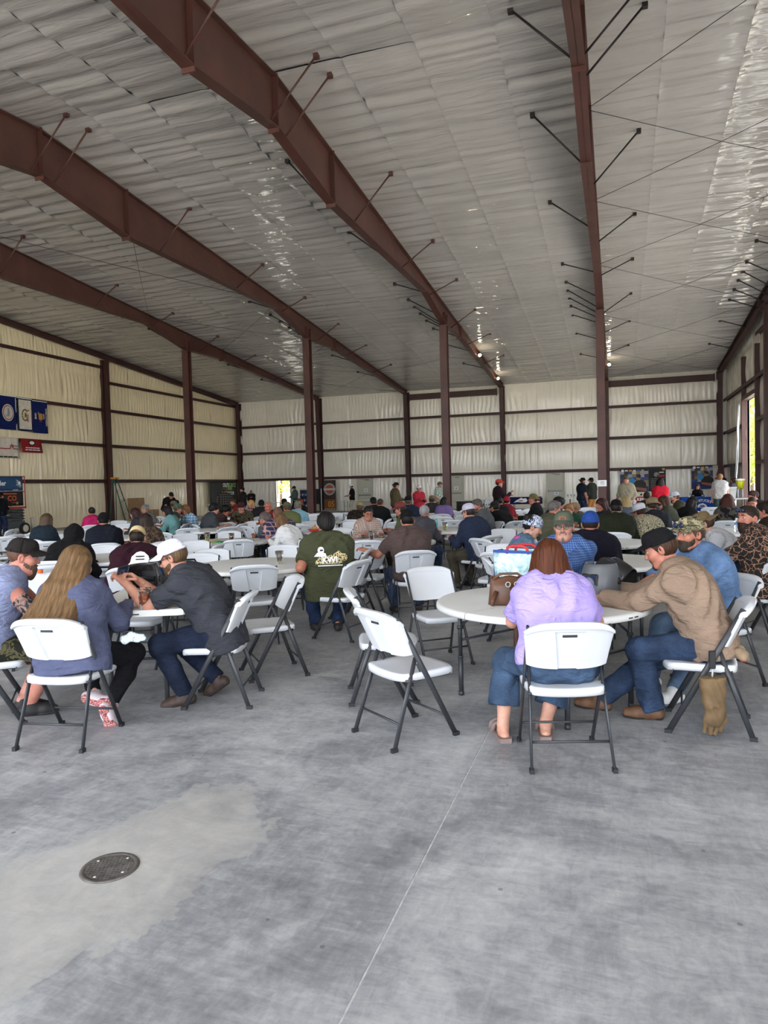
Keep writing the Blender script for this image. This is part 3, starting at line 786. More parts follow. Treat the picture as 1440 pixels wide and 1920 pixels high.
# ---------------------------------------------------------------- implicit bodies -> one continuous surface
def smin(a, b, k):
    h = np.maximum(k - np.abs(a - b), 0) / k
    return np.minimum(a, b) - h * h * k * .25
class Imp:
    """list of blended solids; each acts only inside its own box of grid points"""
    def __init__(s): s.p = []
    def cap(s, a, b, ra, rb=None, k=.03, sub=False, lim=None):
        s.p.append(('c', np.array(a, float), np.array(b, float), float(ra), float(ra if rb is None else rb), k, sub, lim)); return s
    def ell(s, c, r, k=.03, sub=False, R=None):
        s.p.append(('e', np.array(c, float), np.array(r, float), R, None, k, sub, None)); return s
    def plane(s, pt, n):                           # keep the side n points away from
        s.p.append(('p', np.array(pt, float), np.array(n, float), 0, 0, 0, True, None)); return s
    def bounds(s):
        lo = np.full(3, 1e9); hi = -lo
        for q in s.p:
            if q[0] == 'c' and not q[6]:
                r = max(q[3], q[4]); lo = np.minimum(lo, np.minimum(q[1], q[2]) - r); hi = np.maximum(hi, np.maximum(q[1], q[2]) + r)
            elif q[0] == 'e' and not q[6]:
                r = q[2].max() if q[3] is not None else q[2]; lo = np.minimum(lo, q[1] - r); hi = np.maximum(hi, q[1] + r)
        return lo, hi
    def surf(s, h, noise=None):
        lo, hi = s.bounds(); lo = lo - 3 * h; hi = hi + 3 * h
        n = np.ceil((hi - lo) / h).astype(int) + 1
        ax = [lo[i] + h * np.arange(n[i]) for i in range(3)]
        D_ = np.full(n, .2, dtype=np.float32)
        for q in s.p:
            t, k, sub = q[0], q[5], q[6]
            if t == 'p':
                d = ((ax[0] - q[1][0]) * q[2][0])[:, None, None] + ((ax[1] - q[1][1]) * q[2][1])[None, :, None] + ((ax[2] - q[1][2]) * q[2][2])[None, None, :]
                D_ = np.maximum(D_, d.astype(np.float32)); continue
            if t == 'c': r = max(q[3], q[4]); b0 = np.minimum(q[1], q[2]) - r; b1 = np.maximum(q[1], q[2]) + r
            else: r = q[2].max() if q[3] is not None else q[2]; b0 = q[1] - r; b1 = q[1] + r
            mg = k + 2.5 * h + .02
            i0 = np.maximum(np.floor((b0 - mg - lo) / h).astype(int), 0); i1 = np.minimum(np.ceil((b1 + mg - lo) / h).astype(int) + 1, n)
            if (i1 <= i0).any(): continue
            X = ax[0][i0[0]:i1[0], None, None].astype(np.float32); Y = ax[1][None, i0[1]:i1[1], None].astype(np.float32); Z = ax[2][None, None, i0[2]:i1[2]].astype(np.float32)
            if t == 'c':
                a = q[1]; ba = q[2] - q[1]; L2 = max(float(ba @ ba), 1e-9)
                px, py, pz = X - a[0], Y - a[1], Z - a[2]
                tt = np.clip((px * ba[0] + py * ba[1] + pz * ba[2]) / L2, 0, 1)
                d = np.sqrt((px - tt * ba[0]) ** 2 + (py - tt * ba[1]) ** 2 + (pz - tt * ba[2]) ** 2) - (q[3] + tt * (q[4] - q[3]))
                if q[7] is not None:               # flat cut at the far end
                    L = math.sqrt(L2); d = np.maximum(d, (px * ba[0] + py * ba[1] + pz * ba[2]) / L - L * q[7])
            else:
                px, py, pz = X - q[1][0], Y - q[1][1], Z - q[1][2]
                if q[3] is not None:
                    R = q[3]; px, py, pz = R[0][0] * px + R[0][1] * py + R[0][2] * pz, R[1][0] * px + R[1][1] * py + R[1][2] * pz, R[2][0] * px + R[2][1] * py + R[2][2] * pz
                r = q[2]; k0 = np.sqrt((px / r[0]) ** 2 + (py / r[1]) ** 2 + (pz / r[2]) ** 2); k1 = np.sqrt((px / r[0] ** 2) ** 2 + (py / r[1] ** 2) ** 2 + (pz / r[2] ** 2) ** 2)
                d = k0 * (k0 - 1) / np.maximum(k1, 1e-6)
            sl = (slice(i0[0], i1[0]), slice(i0[1], i1[1]), slice(i0[2], i1[2]))
            if sub: D_[sl] = -smin(-D_[sl], d, max(k, 1e-4))
            else: D_[sl] = smin(D_[sl], d, max(k, 1e-4))
        if noise is not None:
            X = ax[0][:, None, None].astype(np.float32); Y = ax[1][None, :, None].astype(np.float32); Z = ax[2][None, None, :].astype(np.float32)
            D_ = D_ + noise(X, Y, Z)
        return nets(D_, lo, h)
def nets(D_, lo, h):
    n = D_.shape; ins = D_ < 0
    c = [ins[i:n[0] - 1 + i, j:n[1] - 1 + j, k:n[2] - 1 + k] for i in (0, 1) for j in (0, 1) for k in (0, 1)]
    sm = sum(x.astype(np.int8) for x in c); act = (sm > 0) & (sm < 8)
    I = np.argwhere(act); N = len(I)
    if N == 0: return np.zeros((0, 3)), np.zeros((0, 4), int)
    idx = np.full(act.shape, -1, np.int64); idx[act] = np.arange(N)
    off = np.array([(i, j, k) for i in (0, 1) for j in (0, 1) for k in (0, 1)])
    val = np.stack([D_[I[:, 0] + o[0], I[:, 1] + o[1], I[:, 2] + o[2]] for o in off], 1)
    acc = np.zeros((N, 3)); cnt = np.zeros(N)
    for a in range(8):
        for b in range(a + 1, 8):
            if np.abs(off[a] - off[b]).sum() != 1: continue
            va, vb = val[:, a], val[:, b]; m = (va < 0) != (vb < 0)
            t = np.where(m, va / np.where(m, va - vb, 1), 0)
            acc += m[:, None] * (off[a] + t[:, None] * (off[b] - off[a])); cnt += m
    V = lo + h * (I + acc / cnt[:, None])
    F = []
    for ax in range(3):
        b, c2 = (ax + 1) % 3, (ax + 2) % 3
        sl0 = [slice(None)] * 3; sl1 = [slice(None)] * 3
        sl0[ax] = slice(0, n[ax] - 1); sl1[ax] = slice(1, n[ax])
        e0 = ins[tuple(sl0)]; e1 = ins[tuple(sl1)]
        E = np.argwhere(e0 != e1)
        ok = (E[:, b] > 0) & (E[:, b] < n[b] - 1) & (E[:, c2] > 0) & (E[:, c2] < n[c2] - 1)
        E = E[ok]
        if not len(E): continue
        fl = e0[E[:, 0], E[:, 1], E[:, 2]]
        def cell(db, dc):
            q = E.copy(); q[:, b] -= db; q[:, c2] -= dc; return idx[q[:, 0], q[:, 1], q[:, 2]]
        Q = np.stack([cell(1, 1), cell(0, 1), cell(0, 0), cell(1, 0)], 1)
        Q[~fl] = Q[~fl][:, ::-1]
        F.append(Q)
    return V, np.concatenate(F)

def rotm(axis, a):
    c, s = cos(a), sin(a)
    if axis == 'x': return np.array([[1, 0, 0], [0, c, -s], [0, s, c]])
    if axis == 'y': return np.array([[c, 0, s], [0, 1, 0], [-s, 0, c]])
    return np.array([[c, -s, 0], [s, c, 0], [0, 0, 1]])

# heads: facing +Y, centre of the skull at the origin
def head_imp(fem=False, jaw=1.0, fat=0.0):
    H = Imp(); j = (.92 if fem else 1.0) * jaw
    H.ell((0, -.012, .030), (.076, .097, .090), .02)
    H.ell((0, .022, -.040), (.060 * j + .006 * fat, .066, .066), .035)
    H.cap((-.022 * j, .062, -.090), (.022 * j, .062, -.090), .020 * j, None, .03)
    if fat > .4: H.ell((0, .03, -.10), (.062, .055, .036), .04)
    for s in (-1, 1):
        H.ell((s * .040, .058, -.022), (.026, .027, .028), .03)
        H.cap((s * .055, .012, -.075), (s * .03, .055, -.092), .015 * j, None, .03)
        H.ell((s * .079, -.010, -.004), (.011, .021, .033), .006, R=rotm('z', -s * .35))
        H.ell((s * .086, -.006, -.002), (.006, .010, .018), .005, sub=True)
    H.cap((-.036, .074, .036), (.036, .074, .036), .013, None, .02)
    for s in (-1, 1): H.ell((s * .031, .092, .012), (.019, .014, .013), .014, sub=True)
    H.cap((0, .086, .018), (0, .108, -.020), .0075, .0120, .012)
    for s in (-1, 1): H.ell((s * .010, .097, -.026), (.0085, .010, .0075), .008)
    H.ell((0, .0875, -.051), (.023, .0105, .0065), .006); H.ell((0, .086, -.063), (.019, .0105, .0075), .006)
    H.cap((-.021, .0985, -.057), (.021, .0985, -.057), .0030, None, .004, sub=True)
    return H
def hand_mesh(curl=.5, spread=0.0, thumb=.6, res=.0048):
    """right hand, wrist at the origin, fingers along +Y, palm towards -Z, thumb towards -X"""
    H = Imp(); xs = [-.030, -.010, .011, .030]; kn = [.082, .088, .083, .073]; Ls = [(.040, .025, .020), (.044, .028, .021), (.041, .026, .020), (.032, .020, .018)]
    H.cap((-.016, -.03, 0), (-.016, .0, 0), .022, .021, .02); H.cap((.012, -.03, 0), (.012, 0, 0), .022, .021, .02)
    for x, y, L in zip(xs, kn, Ls):
        H.cap((x * .62, .005, 0), (x, y, .002), .0165, .0130, .014)
        p = np.array([x, y, .002]); a = curl * .6
        for i, l in enumerate(L):
            d = np.array([x * spread * 2, cos(a), -sin(a)]); q = p + d * l
            H.cap(p, q, .0098 - .0008 * i, .0090 - .0008 * i, .004); p = q; a += curl
    H.cap((-.018, .012, -.008), (-.046, .040, -.018), .0185, .0135, .014)
    H.cap((-.046, .040, -.018), (-.050 + .022 * thumb, .074, -.026 - .012 * thumb), .0120, .0105, .005); H.cap((-.050 + .022 * thumb, .074, -.026 - .012 * thumb), (-.044 + .034 * thumb, .096, -.032 - .018 * thumb), .0105, .0085, .004)
    return H.surf(res)
HANDS = {'relaxed': hand_mesh(.42, .1, .3), 'grip': hand_mesh(.95, 0, .9), 'flat': hand_mesh(.12, .15, .1), 'far': hand_mesh(.42, .1, .3, .0085)}

def ik(a, b, l1, l2, pole):
    a = np.array(a, float); b = np.array(b, float); d = b - a; L = np.linalg.norm(d)
    if L > (l1 + l2) * .995: b = a + d / L * (l1 + l2) * .995; d = b - a; L = np.linalg.norm(d)
    u = d / L; p = np.array(pole, float); p = p - u * (p @ u); p /= max(np.linalg.norm(p), 1e-6)
    x = (l1 * l1 - l2 * l2 + L * L) / (2 * L); y = math.sqrt(max(l1 * l1 - x * x, 0))
    return a + u * x + p * y, b
def unit(v): v = np.array(v, float); return v / max(np.linalg.norm(v), 1e-9)

class Fig: pass
def figure(sp):
    """sp: pose and build. Returns meshes (V, F) per garment and the head frame; local frame: facing +Y, origin on the floor under the hips"""
    g = lambda k, d: sp.get(k, d)
    fem = g('fem', False); fat = g('fat', .3); sc = g('sc', 1.0 if not fem else .95); h = g('h', .016)
    zp = g('zp', .555); lean = g('lean', .3); bow = g('bow', .25); twist = g('twist', 0.0); side = g('side', 0.0)
    r_ = Fig()
    # spine
    pel = np.array([0, g('py', 0.0), zp])
    pts = [pel]; N = 6; L = .50 * sc / N
    for i in range(N):
        t = lean + bow * (i / (N - 1)) ** 1.3 - .12 * (1 - i / 3 if i < 3 else 0)
        pts.append(pts[-1] + L * np.array([sin(side), sin(t) * cos(side), cos(t) * cos(side)]))
    pts = np.array(pts); up = unit(pts[-1] - pts[-3]); yaw = [twist * i / N for i in range(N + 1)]
    lat = lambda i: np.array([cos(yaw[i]), sin(yaw[i]), 0])
    hw = np.array([.088, .076, .072, .082, .096, .100, .050]) * sc * (1.0 if not fem else .94) * (1 + .24 * fat)
    rr = np.array([.108, .104, .101, .107, .110, .092, .058]) * sc * (.92 if fem else 1.0) * (1 + .26 * fat)
    belly = np.array([.2, .9, 1, .6, .2, 0, 0]) * .07 * fat
    if fem: hw[0] *= 1.18; rr[0] *= 1.06; hw[5] *= .88; hw[6] *= .88
    fwd = lambda i: np.array([-sin(yaw[i]), cos(yaw[i]), 0])
    sw = (.176 if not fem else .152) * sc * (1 + .16 * fat)
    neck = pts[-1]
    sho = [neck - up * .068 * sc + lat(N) * s * sw + fwd(N) * g('shf', .015) for s in (-1, 1)]
    # head
    hp, hyaw, hroll = g('hp', .3), g('hy', 0.0), g('hr', 0.0)
    hd = unit(np.array([0, sin(lean * .55 + bow * .45 + g('nk', .15)), cos(lean * .55 + bow * .45 + g('nk', .15))]))
    hd = rotm('z', twist) @ hd
    hc = neck + hd * .150 * sc + fwd(N) * .012
    HR = rotm('z', hyaw + twist) @ rotm('x', -hp) @ rotm('y', hroll)
    r_.hc, r_.HR, r_.neck, r_.sc = hc, HR, neck, sc
    hs = g('hs', 1.0) * (.97 if fem else 1.0)
    r_.hs = hs
    # arms
    la, lf = .295 * sc, .255 * sc
    hands = g('hands', [(-.17, .46, .775), (.17, .46, .775)])
    poles = g('poles', [(-.45, -.3, -1), (.45, -.3, -1)])
    arms = []
    for i in (0, 1):
        e, w = ik(sho[i], hands[i], la, lf, poles[i]); arms.append((sho[i], e, w))
    # legs
    hipx = .092 * sc * (1 + .25 * fat)
    feet = g('feet', [(-.15, .40), (.15, .40)]); lt, ls = .435 * sc, .415 * sc
    legs = []
    for i, s in enumerate((-1, 1)):
        f = feet[i]; fz = f[2] if len(f) > 2 else 0
        ank = np.array([f[0], f[1] - .03, .085 + fz]); hip = pel + np.array([s * hipx, 0, -.015])
        kp = g('kpole', [(-.25, 1, .6), (.25, 1, .6)])[i]
        k_, a_ = ik(hip, ank, lt, ls, kp); legs.append((hip, k_, a_))
    r_.arms, r_.legs, r_.sho = arms, legs, sho
    A = 1 + .28 * fat - (.12 if fem else 0)
    def torso(I, infl, i0=0, i1=N, k=.05):
        for i in range(i0, i1 + 1):
            c = pts[i] + fwd(i) * belly[i]; I.cap(c - lat(i) * hw[i], c + lat(i) * hw[i], rr[i] + infl, None, k)
            if i < i1:
                c2 = pts[i + 1] + fwd(i) * belly[i + 1]; m = (c + c2) / 2; w_ = (hw[i] + hw[i + 1]) / 2; q = (rr[i] + rr[i + 1]) / 2
                I.cap(m - lat(i) * w_, m + lat(i) * w_, q + infl, None, k)
        if fem and i1 >= 5:
            for s in (-1, 1): I.ell(pts[4] + fwd(4) * (.085 + .03 * fat) + lat(4) * s * .075, np.array([.070, .068, .068]) * (1 + .4 * fat) + infl, .05)
    def shoulders(I, infl):
        for i, s in enumerate((-1, 1)):
            I.cap(neck - up * .025, sho[i], .052 * sc + infl, .056 * A * sc + infl, .06)
    # skin body
    B = Imp(); torso(B, -.004); shoulders(B, -.002)
    B.cap(neck - up * .03, hc - HR @ np.array([0, .012, .045]) * sc, .060 * sc * (1 + .1 * fat) - (.008 if fem else 0), .054 * sc - (.008 if fem else 0), .03)
    for (s0, e, w) in arms:
        B.cap(s0, e, .050 * A * sc, .040 * A * sc, .03); m = e + (w - e) * .28; B.cap(e, m, .041 * A * sc, .043 * A * sc, .02); B.cap(m, w, .042 * A * sc, .027 * A * sc, .02)
    for (hip, k_, a_) in legs:
        B.cap(hip, k_, .080 * A * sc, .056 * A * sc, .04); m = k_ + (a_ - k_) * .35; B.cap(k_, m, .055 * A * sc, .056 * A * sc, .03); B.cap(m, a_, .055 * A * sc, .034 * A * sc, .03)
    bare = g('barefoot', False)
    toes = []
    for i, (hip, k_, a_) in enumerate(legs):
        fd = g('toe', [(-.12, 1, 0), (.12, 1, 0)])[i]; fd = unit(fd); toes.append(fd)
        if bare: B.cap(a_ - fd * .035 - np.array([0, 0, .055]), a_ + fd * .12 - np.array([0, 0, .062]), .030, .024, .03); B.cap(a_, a_ - np.array([0, 0, .05]), .036, .030, .02)
    V, F = B.surf(max(h, .011))
    Vs, Fs = [V], [F]
    Hm = head_imp(fem, g('jaw', 1.0), fat); hv, hf = Hm.surf(g('hh', .008))
    Vs.append((hv * hs) @ HR.T + hc); Fs.append(hf)
    for i, s in enumerate((-1, 1)):
        s0, e, w = arms[i]; hvv, hff = HANDS[g('hand', ['relaxed', 'relaxed'] if h < .018 else ['far', 'far'])[i]]
        y_ = unit(g('hdir', [None, None])[i] if g('hdir', [None, None])[i] is not None else unit(w - e) + np.array([0, 0, -.05])); pn = np.array(g('palm', [(s * -.25, 0, -1), (s * -.25, 0, -1)])[i], float)
        z_ = -unit(pn - y_ * (pn @ y_)); x_ = np.cross(y_, z_)
        q = hvv * np.array([-1 if s < 0 else 1, 1, 1]) * sc * (.9 if fem else 1.0)
        q = q[:, [0]] * x_ + q[:, [1]] * y_ + q[:, [2]] * z_ + w
        Vs.append(q); Fs.append(hff[:, ::-1] if s < 0 else hff)
    o = 0; FF = []
    for v, f in zip(Vs, Fs): FF.append(f + o); o += len(v)
    r_.body = (np.concatenate(Vs), np.concatenate(FF))
    # shirt
    sl = g('sleeve', 'short'); seed = g('seed', 0); fa = g('fold', .0075)
    def folds(X, Y, Z, a=fa, q=seed):
        return (a * np.sin(26 * Z + 7 * np.sin(9 * X + q) + 5 * np.sin(8 * Y + 1.3 * q)) * (.5 + .5 * np.sin(6 * X + 5 * Y + 4 * Z + q)) + a * .7 * np.sin(38 * (X + .6 * Y) + 6 * np.sin(11 * Z + q)) * (.5 + .5 * np.sin(7 * Z - 4 * X + 2 * q))).astype(np.float32)
    S = Imp(); inf = g('loose', .012)
    torso(S, inf); shoulders(S, inf - .002)
    d0 = unit(pts[1] - pts[0]); hem = g('hem', -.06)
    S.cap(pts[0] + d0 * hem - lat(0) * hw[0], pts[0] + d0 * hem + lat(0) * hw[0], rr[0] + inf + .004, None, .05)
    for i, s in enumerate((-1, 1)):
        s0, e, w = arms[i]
        if sl == 'short': S.cap(s0, s0 + (e - s0) * .78, .055 * A * sc + inf, .054 * A * sc + inf, .04, False, 1.0)
        elif sl == 'long':
            S.cap(s0, e, .052 * A * sc + inf, .045 * A * sc + inf, .04); S.cap(e, e + (w - e) * .97, .047 * A * sc + inf, .034 * A * sc + inf, .03, False, 1.0)
        elif sl == 'half': S.cap(s0, e, .058 * A * sc + inf, .052 * A * sc + inf, .04); S.cap(e, e + (w - e) * .45, .050 * A * sc + inf, .046 * A * sc + inf, .03, False, 1.0)
    if g('hood', 0) == 1:
        S.cap(neck - up * .02 - fwd(N) * .07 - lat(N) * .07, neck - up * .02 - fwd(N) * .07 + lat(N) * .07, .055, None, .04); S.cap(neck + lat(N) * .075 - up * .0, neck + fwd(N) * .06 - up * .05 + lat(N) * .03, .033, .025, .03); S.cap(neck - lat(N) * .075 - up * .0, neck + fwd(N) * .06 - up * .05 - lat(N) * .03, .033, .025, .03)
    elif g('hood', 0) == 2:
        S.cap(neck, hc + HR @ np.array([0, -.03, -.02]), .092, .10, .05); S.ell(hc + HR @ np.array([0, -.022, .025]), (.108, .125, .122), .05, R=HR.T); S.ell(hc + HR @ np.array([0, .13, -.01]), (.075, .07, .10), .03, sub=True, R=HR.T)
    elif g('collar', True):
        S.cap(neck - up * .03, neck + hd * .016, .070 * sc + .006, .064 * sc + .006, .03, False, 1.0)
    S.plane(pts[0] + d0 * (hem - .045 * sc), -d0)
    r_.shirt = S.surf(h, folds if fa else None)
    # trousers
    T = Imp(); pl = g('pants', 'long'); pi_ = .013; flare = g('flare', .012)
    torso(T, .004, 0, 1)
    T.cap(pel - np.array([hipx, .01, .03]), pel + np.array([hipx, -.01, -.03]), .095 * (1 + .3 * fat) * sc, None, .05)
    for (hip, k_, a_) in legs:
        T.cap(hip, k_, .088 * A * sc + pi_, .062 * A * sc + pi_, .04, False, .99 if pl == 'shorts' else None)
        if pl == 'long': T.cap(k_, k_ + (a_ - k_) * 1.0, .060 * A * sc + pi_, .046 * A * sc + flare, .03, False, 1.0)
        elif pl == 'crop': T.cap(k_, k_ + (a_ - k_) * .70, .062 * A * sc + pi_, .056 * A * sc + pi_ + flare, .03, False, 1.0)
        elif pl == 'tight':
            m = k_ + (a_ - k_) * .35; T.cap(k_, m, .056 * A * sc + .009, .058 * A * sc + .009, .03); T.cap(m, k_ + (a_ - k_) * .95, .058 * A * sc + .009, .037 * A * sc + .009, .03, False, 1.0)
    r_.trousers = T.surf(h, (lambda X, Y, Z: folds(X, Y, Z, fa * .8, seed + 2)) if fa else None)
    # shoes
    r_.shoes = []
    for i, (hip, k_, a_) in enumerate(legs):
        if bare: continue
        fd = toes[i]; dn = g('sole', [(0, 0, -1), (0, 0, -1)])[i]; dn = unit(np.array(dn, float) - fd * (np.array(dn, float) @ fd)); lt_ = np.cross(fd, dn)
        O = Imp(); sr = .042 * sc
        hl = a_ - fd * .035 + dn * .045; to = a_ + fd * .155 * sc + dn * .055
        O.cap(hl, to, sr, sr * .86, .02); O.cap(a_ + fd * .10 + dn * .045 + lt_ * .008, a_ + fd * .10 + dn * .045 - lt_ * .008, sr * 1.02, None, .03)
        O.cap(a_ + fd * .01 - dn * (.06 if g('boots', False) else .0), a_ + fd * .02 + dn * .04, .046 * sc, .046 * sc, .03)
        O.plane(a_ + dn * .083, dn); so = None
        if h < .013:
            Q = Imp(); Q.cap(hl, to, sr * 1.07, sr * .95, .02); Q.cap(a_ + fd * .10 + dn * .045 + lt_ * .008, a_ + fd * .10 + dn * .045 - lt_ * .008, sr * 1.09, None, .03); Q.plane(a_ + dn * .0845, dn); Q.plane(a_ + dn * .064, -dn); so = Q.surf(.006)
        r_.shoes.append((O.surf(max(h * .7, .009)), so))
    return r_

def head_part(I, h, r):
    """turn a solid given in head space into person space"""
    V, F = I.surf(h); return (V * r.hs) @ r.HR.T + r.hc, F
def hair_imp(kind, fem=False):
    H = Imp()
    if kind == 'buzz':
        H.ell((0, -.014, .033), (.079, .100, .093), .01); H.plane((0, .070, .050), unit((0, .62, -.78))); H.plane((0, 0, -.045), (0, 0, -1))
    elif kind == 'short':
        H.ell((0, -.016, .036), (.087, .107, .100), .01); H.ell((0, .035, .100), (.058, .052, .028), .03); H.plane((0, .072, .046), unit((0, .62, -.78))); H.plane((0, 0, -.062), (0, 0, -1))
    elif kind == 'thick':
        H.ell((0, -.020, .042), (.100, .118, .108), .01); H.ell((0, .045, .090), (.070, .058, .040), .03); H.ell((0, -.09, -.02), (.07, .04, .06), .04); H.plane((0, .085, .030), unit((0, .7, -.71))); H.plane((0, 0, -.075), (0, 0, -1))
    elif kind == 'under':                            # what shows beneath a cap
        H.ell((0, -.016, .020), (.084, .104, .09), .01); H.plane((0, .020, .0), unit((0, 1, -.55))); H.plane((0, 0, -.060), (0, 0, -1)); H.plane((0, 0, .05), (0, 0, 1))
    elif kind in ('bob', 'long', 'shoulder'):
        H.ell((0, -.020, .038), (.092, .112, .102), .01)
        dz = {'bob': -.15, 'shoulder': -.21, 'long': -.20}[kind]
        for s in (-1, 1):
            H.cap((s * .078, -.005, .03), (s * .098, -.012, dz * .55), .032, .034, .03); H.cap((s * .098, -.012, dz * .55), (s * .108, -.03, dz), .034, .024, .02)
            H.cap((s * .045, -.075, .03), (s * .058, -.080, dz), .045, .034, .03)
        H.cap((0, -.085, .03), (0, -.095, dz), .050, .036, .03)
        H.ell((0, .10, -.06), (.074, .075, .115), .015, sub=True)
    elif kind == 'bun':
        H.ell((0, -.016, .036), (.085, .105, .098), .01); H.ell((.01, -.095, .075), (.040, .036, .036), .012); H.plane((0, .072, .046), unit((0, .62, -.78))); H.plane((0, 0, -.055), (0, 0, -1))
    return H
def long_hair(r):
    # hair falling behind the shoulders, in person space
    H = Imp(); c = r.hc; R = r.HR
    q = lambda x, y, z: c + R @ np.array([x, y, z])
    H.ell(q(0, -.020, .038), np.array([.094, .114, .104]), .01, R=R.T)
    nb = r.neck
    for x, w, zz in ((-.085, .040, -.34), (-.045, .045, -.38), (0, .045, -.40), (.045, .045, -.38), (.085, .040, -.34)):
        a = q(x * .95, -.085 + .6 * abs(x), .03); b = np.array([c[0] + x * 1.25, nb[1] - .135 + .3 * abs(x), nb[2] - .0]); e = np.array([c[0] + x * 1.65 - .03, nb[1] - .315 + .3 * abs(x), nb[2] - .20]); g_ = np.array([c[0] + x * 1.7 - .05, nb[1] - .355 + .3 * abs(x), nb[2] + zz + .12])
        H.cap(a, b, w, w * .95, .03); H.cap(b, e, w * .95, w * .85, .03); H.cap(e, g_, w * .85, w * .55, .03)
    for s in (-1, 1): H.cap(q(s * .078, .0, .02), np.array([c[0] + s * .10, nb[1] - .05, nb[2] + .0]), .030, .034, .03); H.cap(np.array([c[0] + s * .10, nb[1] - .05, nb[2]]), np.array([c[0] + s * .13, nb[1] - .24, nb[2] - .18]), .034, .030, .03)
    H.ell(q(0, .10, -.06), np.array([.072, .075, .115]), .015, sub=True, R=R.T)
    return H
def beard_imp(full=1.0):
    H = Imp(); H.ell((0, .026, -.046), (.071, .079, .072 + .014 * full), .02); H.ell((0, .072, -.098), (.040, .034, .028 + .026 * full), .03)
    H.ell((0, .098, -.042), (.026, .012, .008), .01)
    H.ell((0, .108, -.057), (.022, .016, .007), .006, sub=True); H.ell((0, .10, .00), (.058, .05, .040), .015, sub=True)
    H.plane((0, .012, -.03), unit((0, -1, .0))); H.plane((0, 0, -.012), (0, 0, 1)); return H
def goatee_imp():
    H = Imp(); H.ell((0, .080, -.095), (.020, .018, .026), .02)
    for s in (-1, 1): H.cap((s * .026, .083, -.047), (s * .020, .078, -.085), .0075, None, .01)
    H.cap((-.022, .091, -.0415), (.022, .091, -.0415), .0065, None, .01); return H

# caps and hats, in head space
def cap_meshes():
    M = {}
    def dome(u, v):
        a = 2 * pi * u; t = v * pi / 2
        seam = 1 - .012 * (abs(sin(3 * a)) < .06)
        x = .0895 * cos(a) * cos(t) ** .58 * seam; y = .1095 * sin(a) * cos(t) ** .58 * seam - .012
        z = .036 + .106 * sin(t) ** 1.05
        if y > .02: z += .012 * min(1, (y - .02) / .06) * cos(t) ** .5
        return Vector((x, y, z - .10 * (y + .012) * .22 * (-1)))
    mb = MB(); mb.grid(dome, 36, 12, .003); M['dome'] = mb.mesh('crown')
    def brim(flat):
        def f(u, v):
            a = pi * (.12 + .76 * u); x = .086 * cos(a) * (1 + .04 * v); y0 = .1065 * sin(a) - .012
            y = y0 + v * .084 * sin(pi * (.10 + .8 * u)) ** .7
            z = .047 - v * .016 - (0 if flat else .020) * (x / .08) ** 2 * (.3 + .7 * v) + .0
            return Vector((x, y, z + .022 * (y0 + .012) / .11))
        m = MB(); m.grid(f, 20, 6, .004); return m
    M['brim'] = brim(False).mesh('brim'); M['flatbrim'] = brim(True).mesh('brim')
    m = MB(); m.lathe([(0, .006), (.007, .004), (.009, 0), (0, -.001)], 10, (0, -.012, .140)); M['button'] = m.mesh('button')
    m = MB(); m.tube([(.09 * cos(a), .110 * sin(a) - .012, .045) for a in [pi * (1.22 + .56 * i / 10) for i in range(11)]], .009, 6, True, ((0, 0, 1), 1)); M['strap'] = m.mesh('strap')
    def hat(u, v):                                   # bucket / boonie hat
        a = 2 * pi * u
        if v < .5: t = v * 2; r = 1.0 - .22 * (1 - t) ** 3; z = .145 - .11 * t ** 1.3; k = min(1, .02 + t * 2.6) ** .5 * r
        else: t = (v - .5) * 2; k = 1.0 + .62 * t; z = .035 - .028 * t
        return Vector((.092 * cos(a) * k, .112 * sin(a) * k - .012, z + .006 * sin(3 * a) * max(0, v - .5)))
    m = MB(); m.grid(hat, 30, 16, -.003); M['hat'] = m.mesh('hat')
    def bean(u, v):
        a = 2 * pi * u; t = v * pi / 2
        return Vector((.0905 * cos(a) * cos(t) ** .8, .1115 * sin(a) * cos(t) ** .8 - .014, .012 + .125 * sin(t) + .02 * (sin(a)) * cos(t)))
    m = MB(); m.grid(bean, 30, 12, .004); M['beanie'] = m.mesh('beanie')
    m = MB()
    for s in (-1, 1):
        m.tube([(s * .031 + .021 * cos(a), .103 - .004 * abs(cos(a)), .010 + .016 * sin(a)) for a in [2 * pi * i / 14 for i in range(15)]], .0022, 5, False)
        m.tube([(s * .052, .098, .014), (s * .079, .05, .014), (s * .083, -.01, .010), (s * .082, -.022, -.006)], .0020, 5)
    m.tube([(-.011, .105, .014), (0, .107, .017), (.011, .105, .014)], .002, 5); M['glasses'] = m.mesh('glasses')
    m = MB()
    for s in (-1, 1): m.lathe([(0, .004), (.016, .003), (.022, 0), (.016, -.003), (0, -.004)], 12, M=Matrix.Translation((s * .031, .103, .010)) @ Matrix.Rotation(pi / 2, 4, 'X'))
    M['lenses'] = m.mesh('lens')
    m = MB(); m.lathe([(0, .0125)] + [(.0125 * sin(t), .0125 * cos(t)) for t in [pi * i / 8 for i in range(1, 8)]] + [(0, -.0125)], 10, M=Matrix.Rotation(-pi / 2, 4, 'X')); M['eye'] = m.mesh('eye')
    m = MB(); m.lathe([(0, .0128), (.0030, .01262), (.0058, .0116), (.0057, .0113), (0, .0124)], 10, M=Matrix.Rotation(-pi / 2, 4, 'X')); M['iris'] = m.mesh('iris')
    m = MB(); m.tube([(-.020, -.001, -.003), (-.008, .006, .004), (.008, .005, .004), (.018, -.004, -.001)], [.002, .0038, .0036, .0015], 6); M['brow'] = m.mesh('eyebrow')
    return M
HM = cap_meshes()
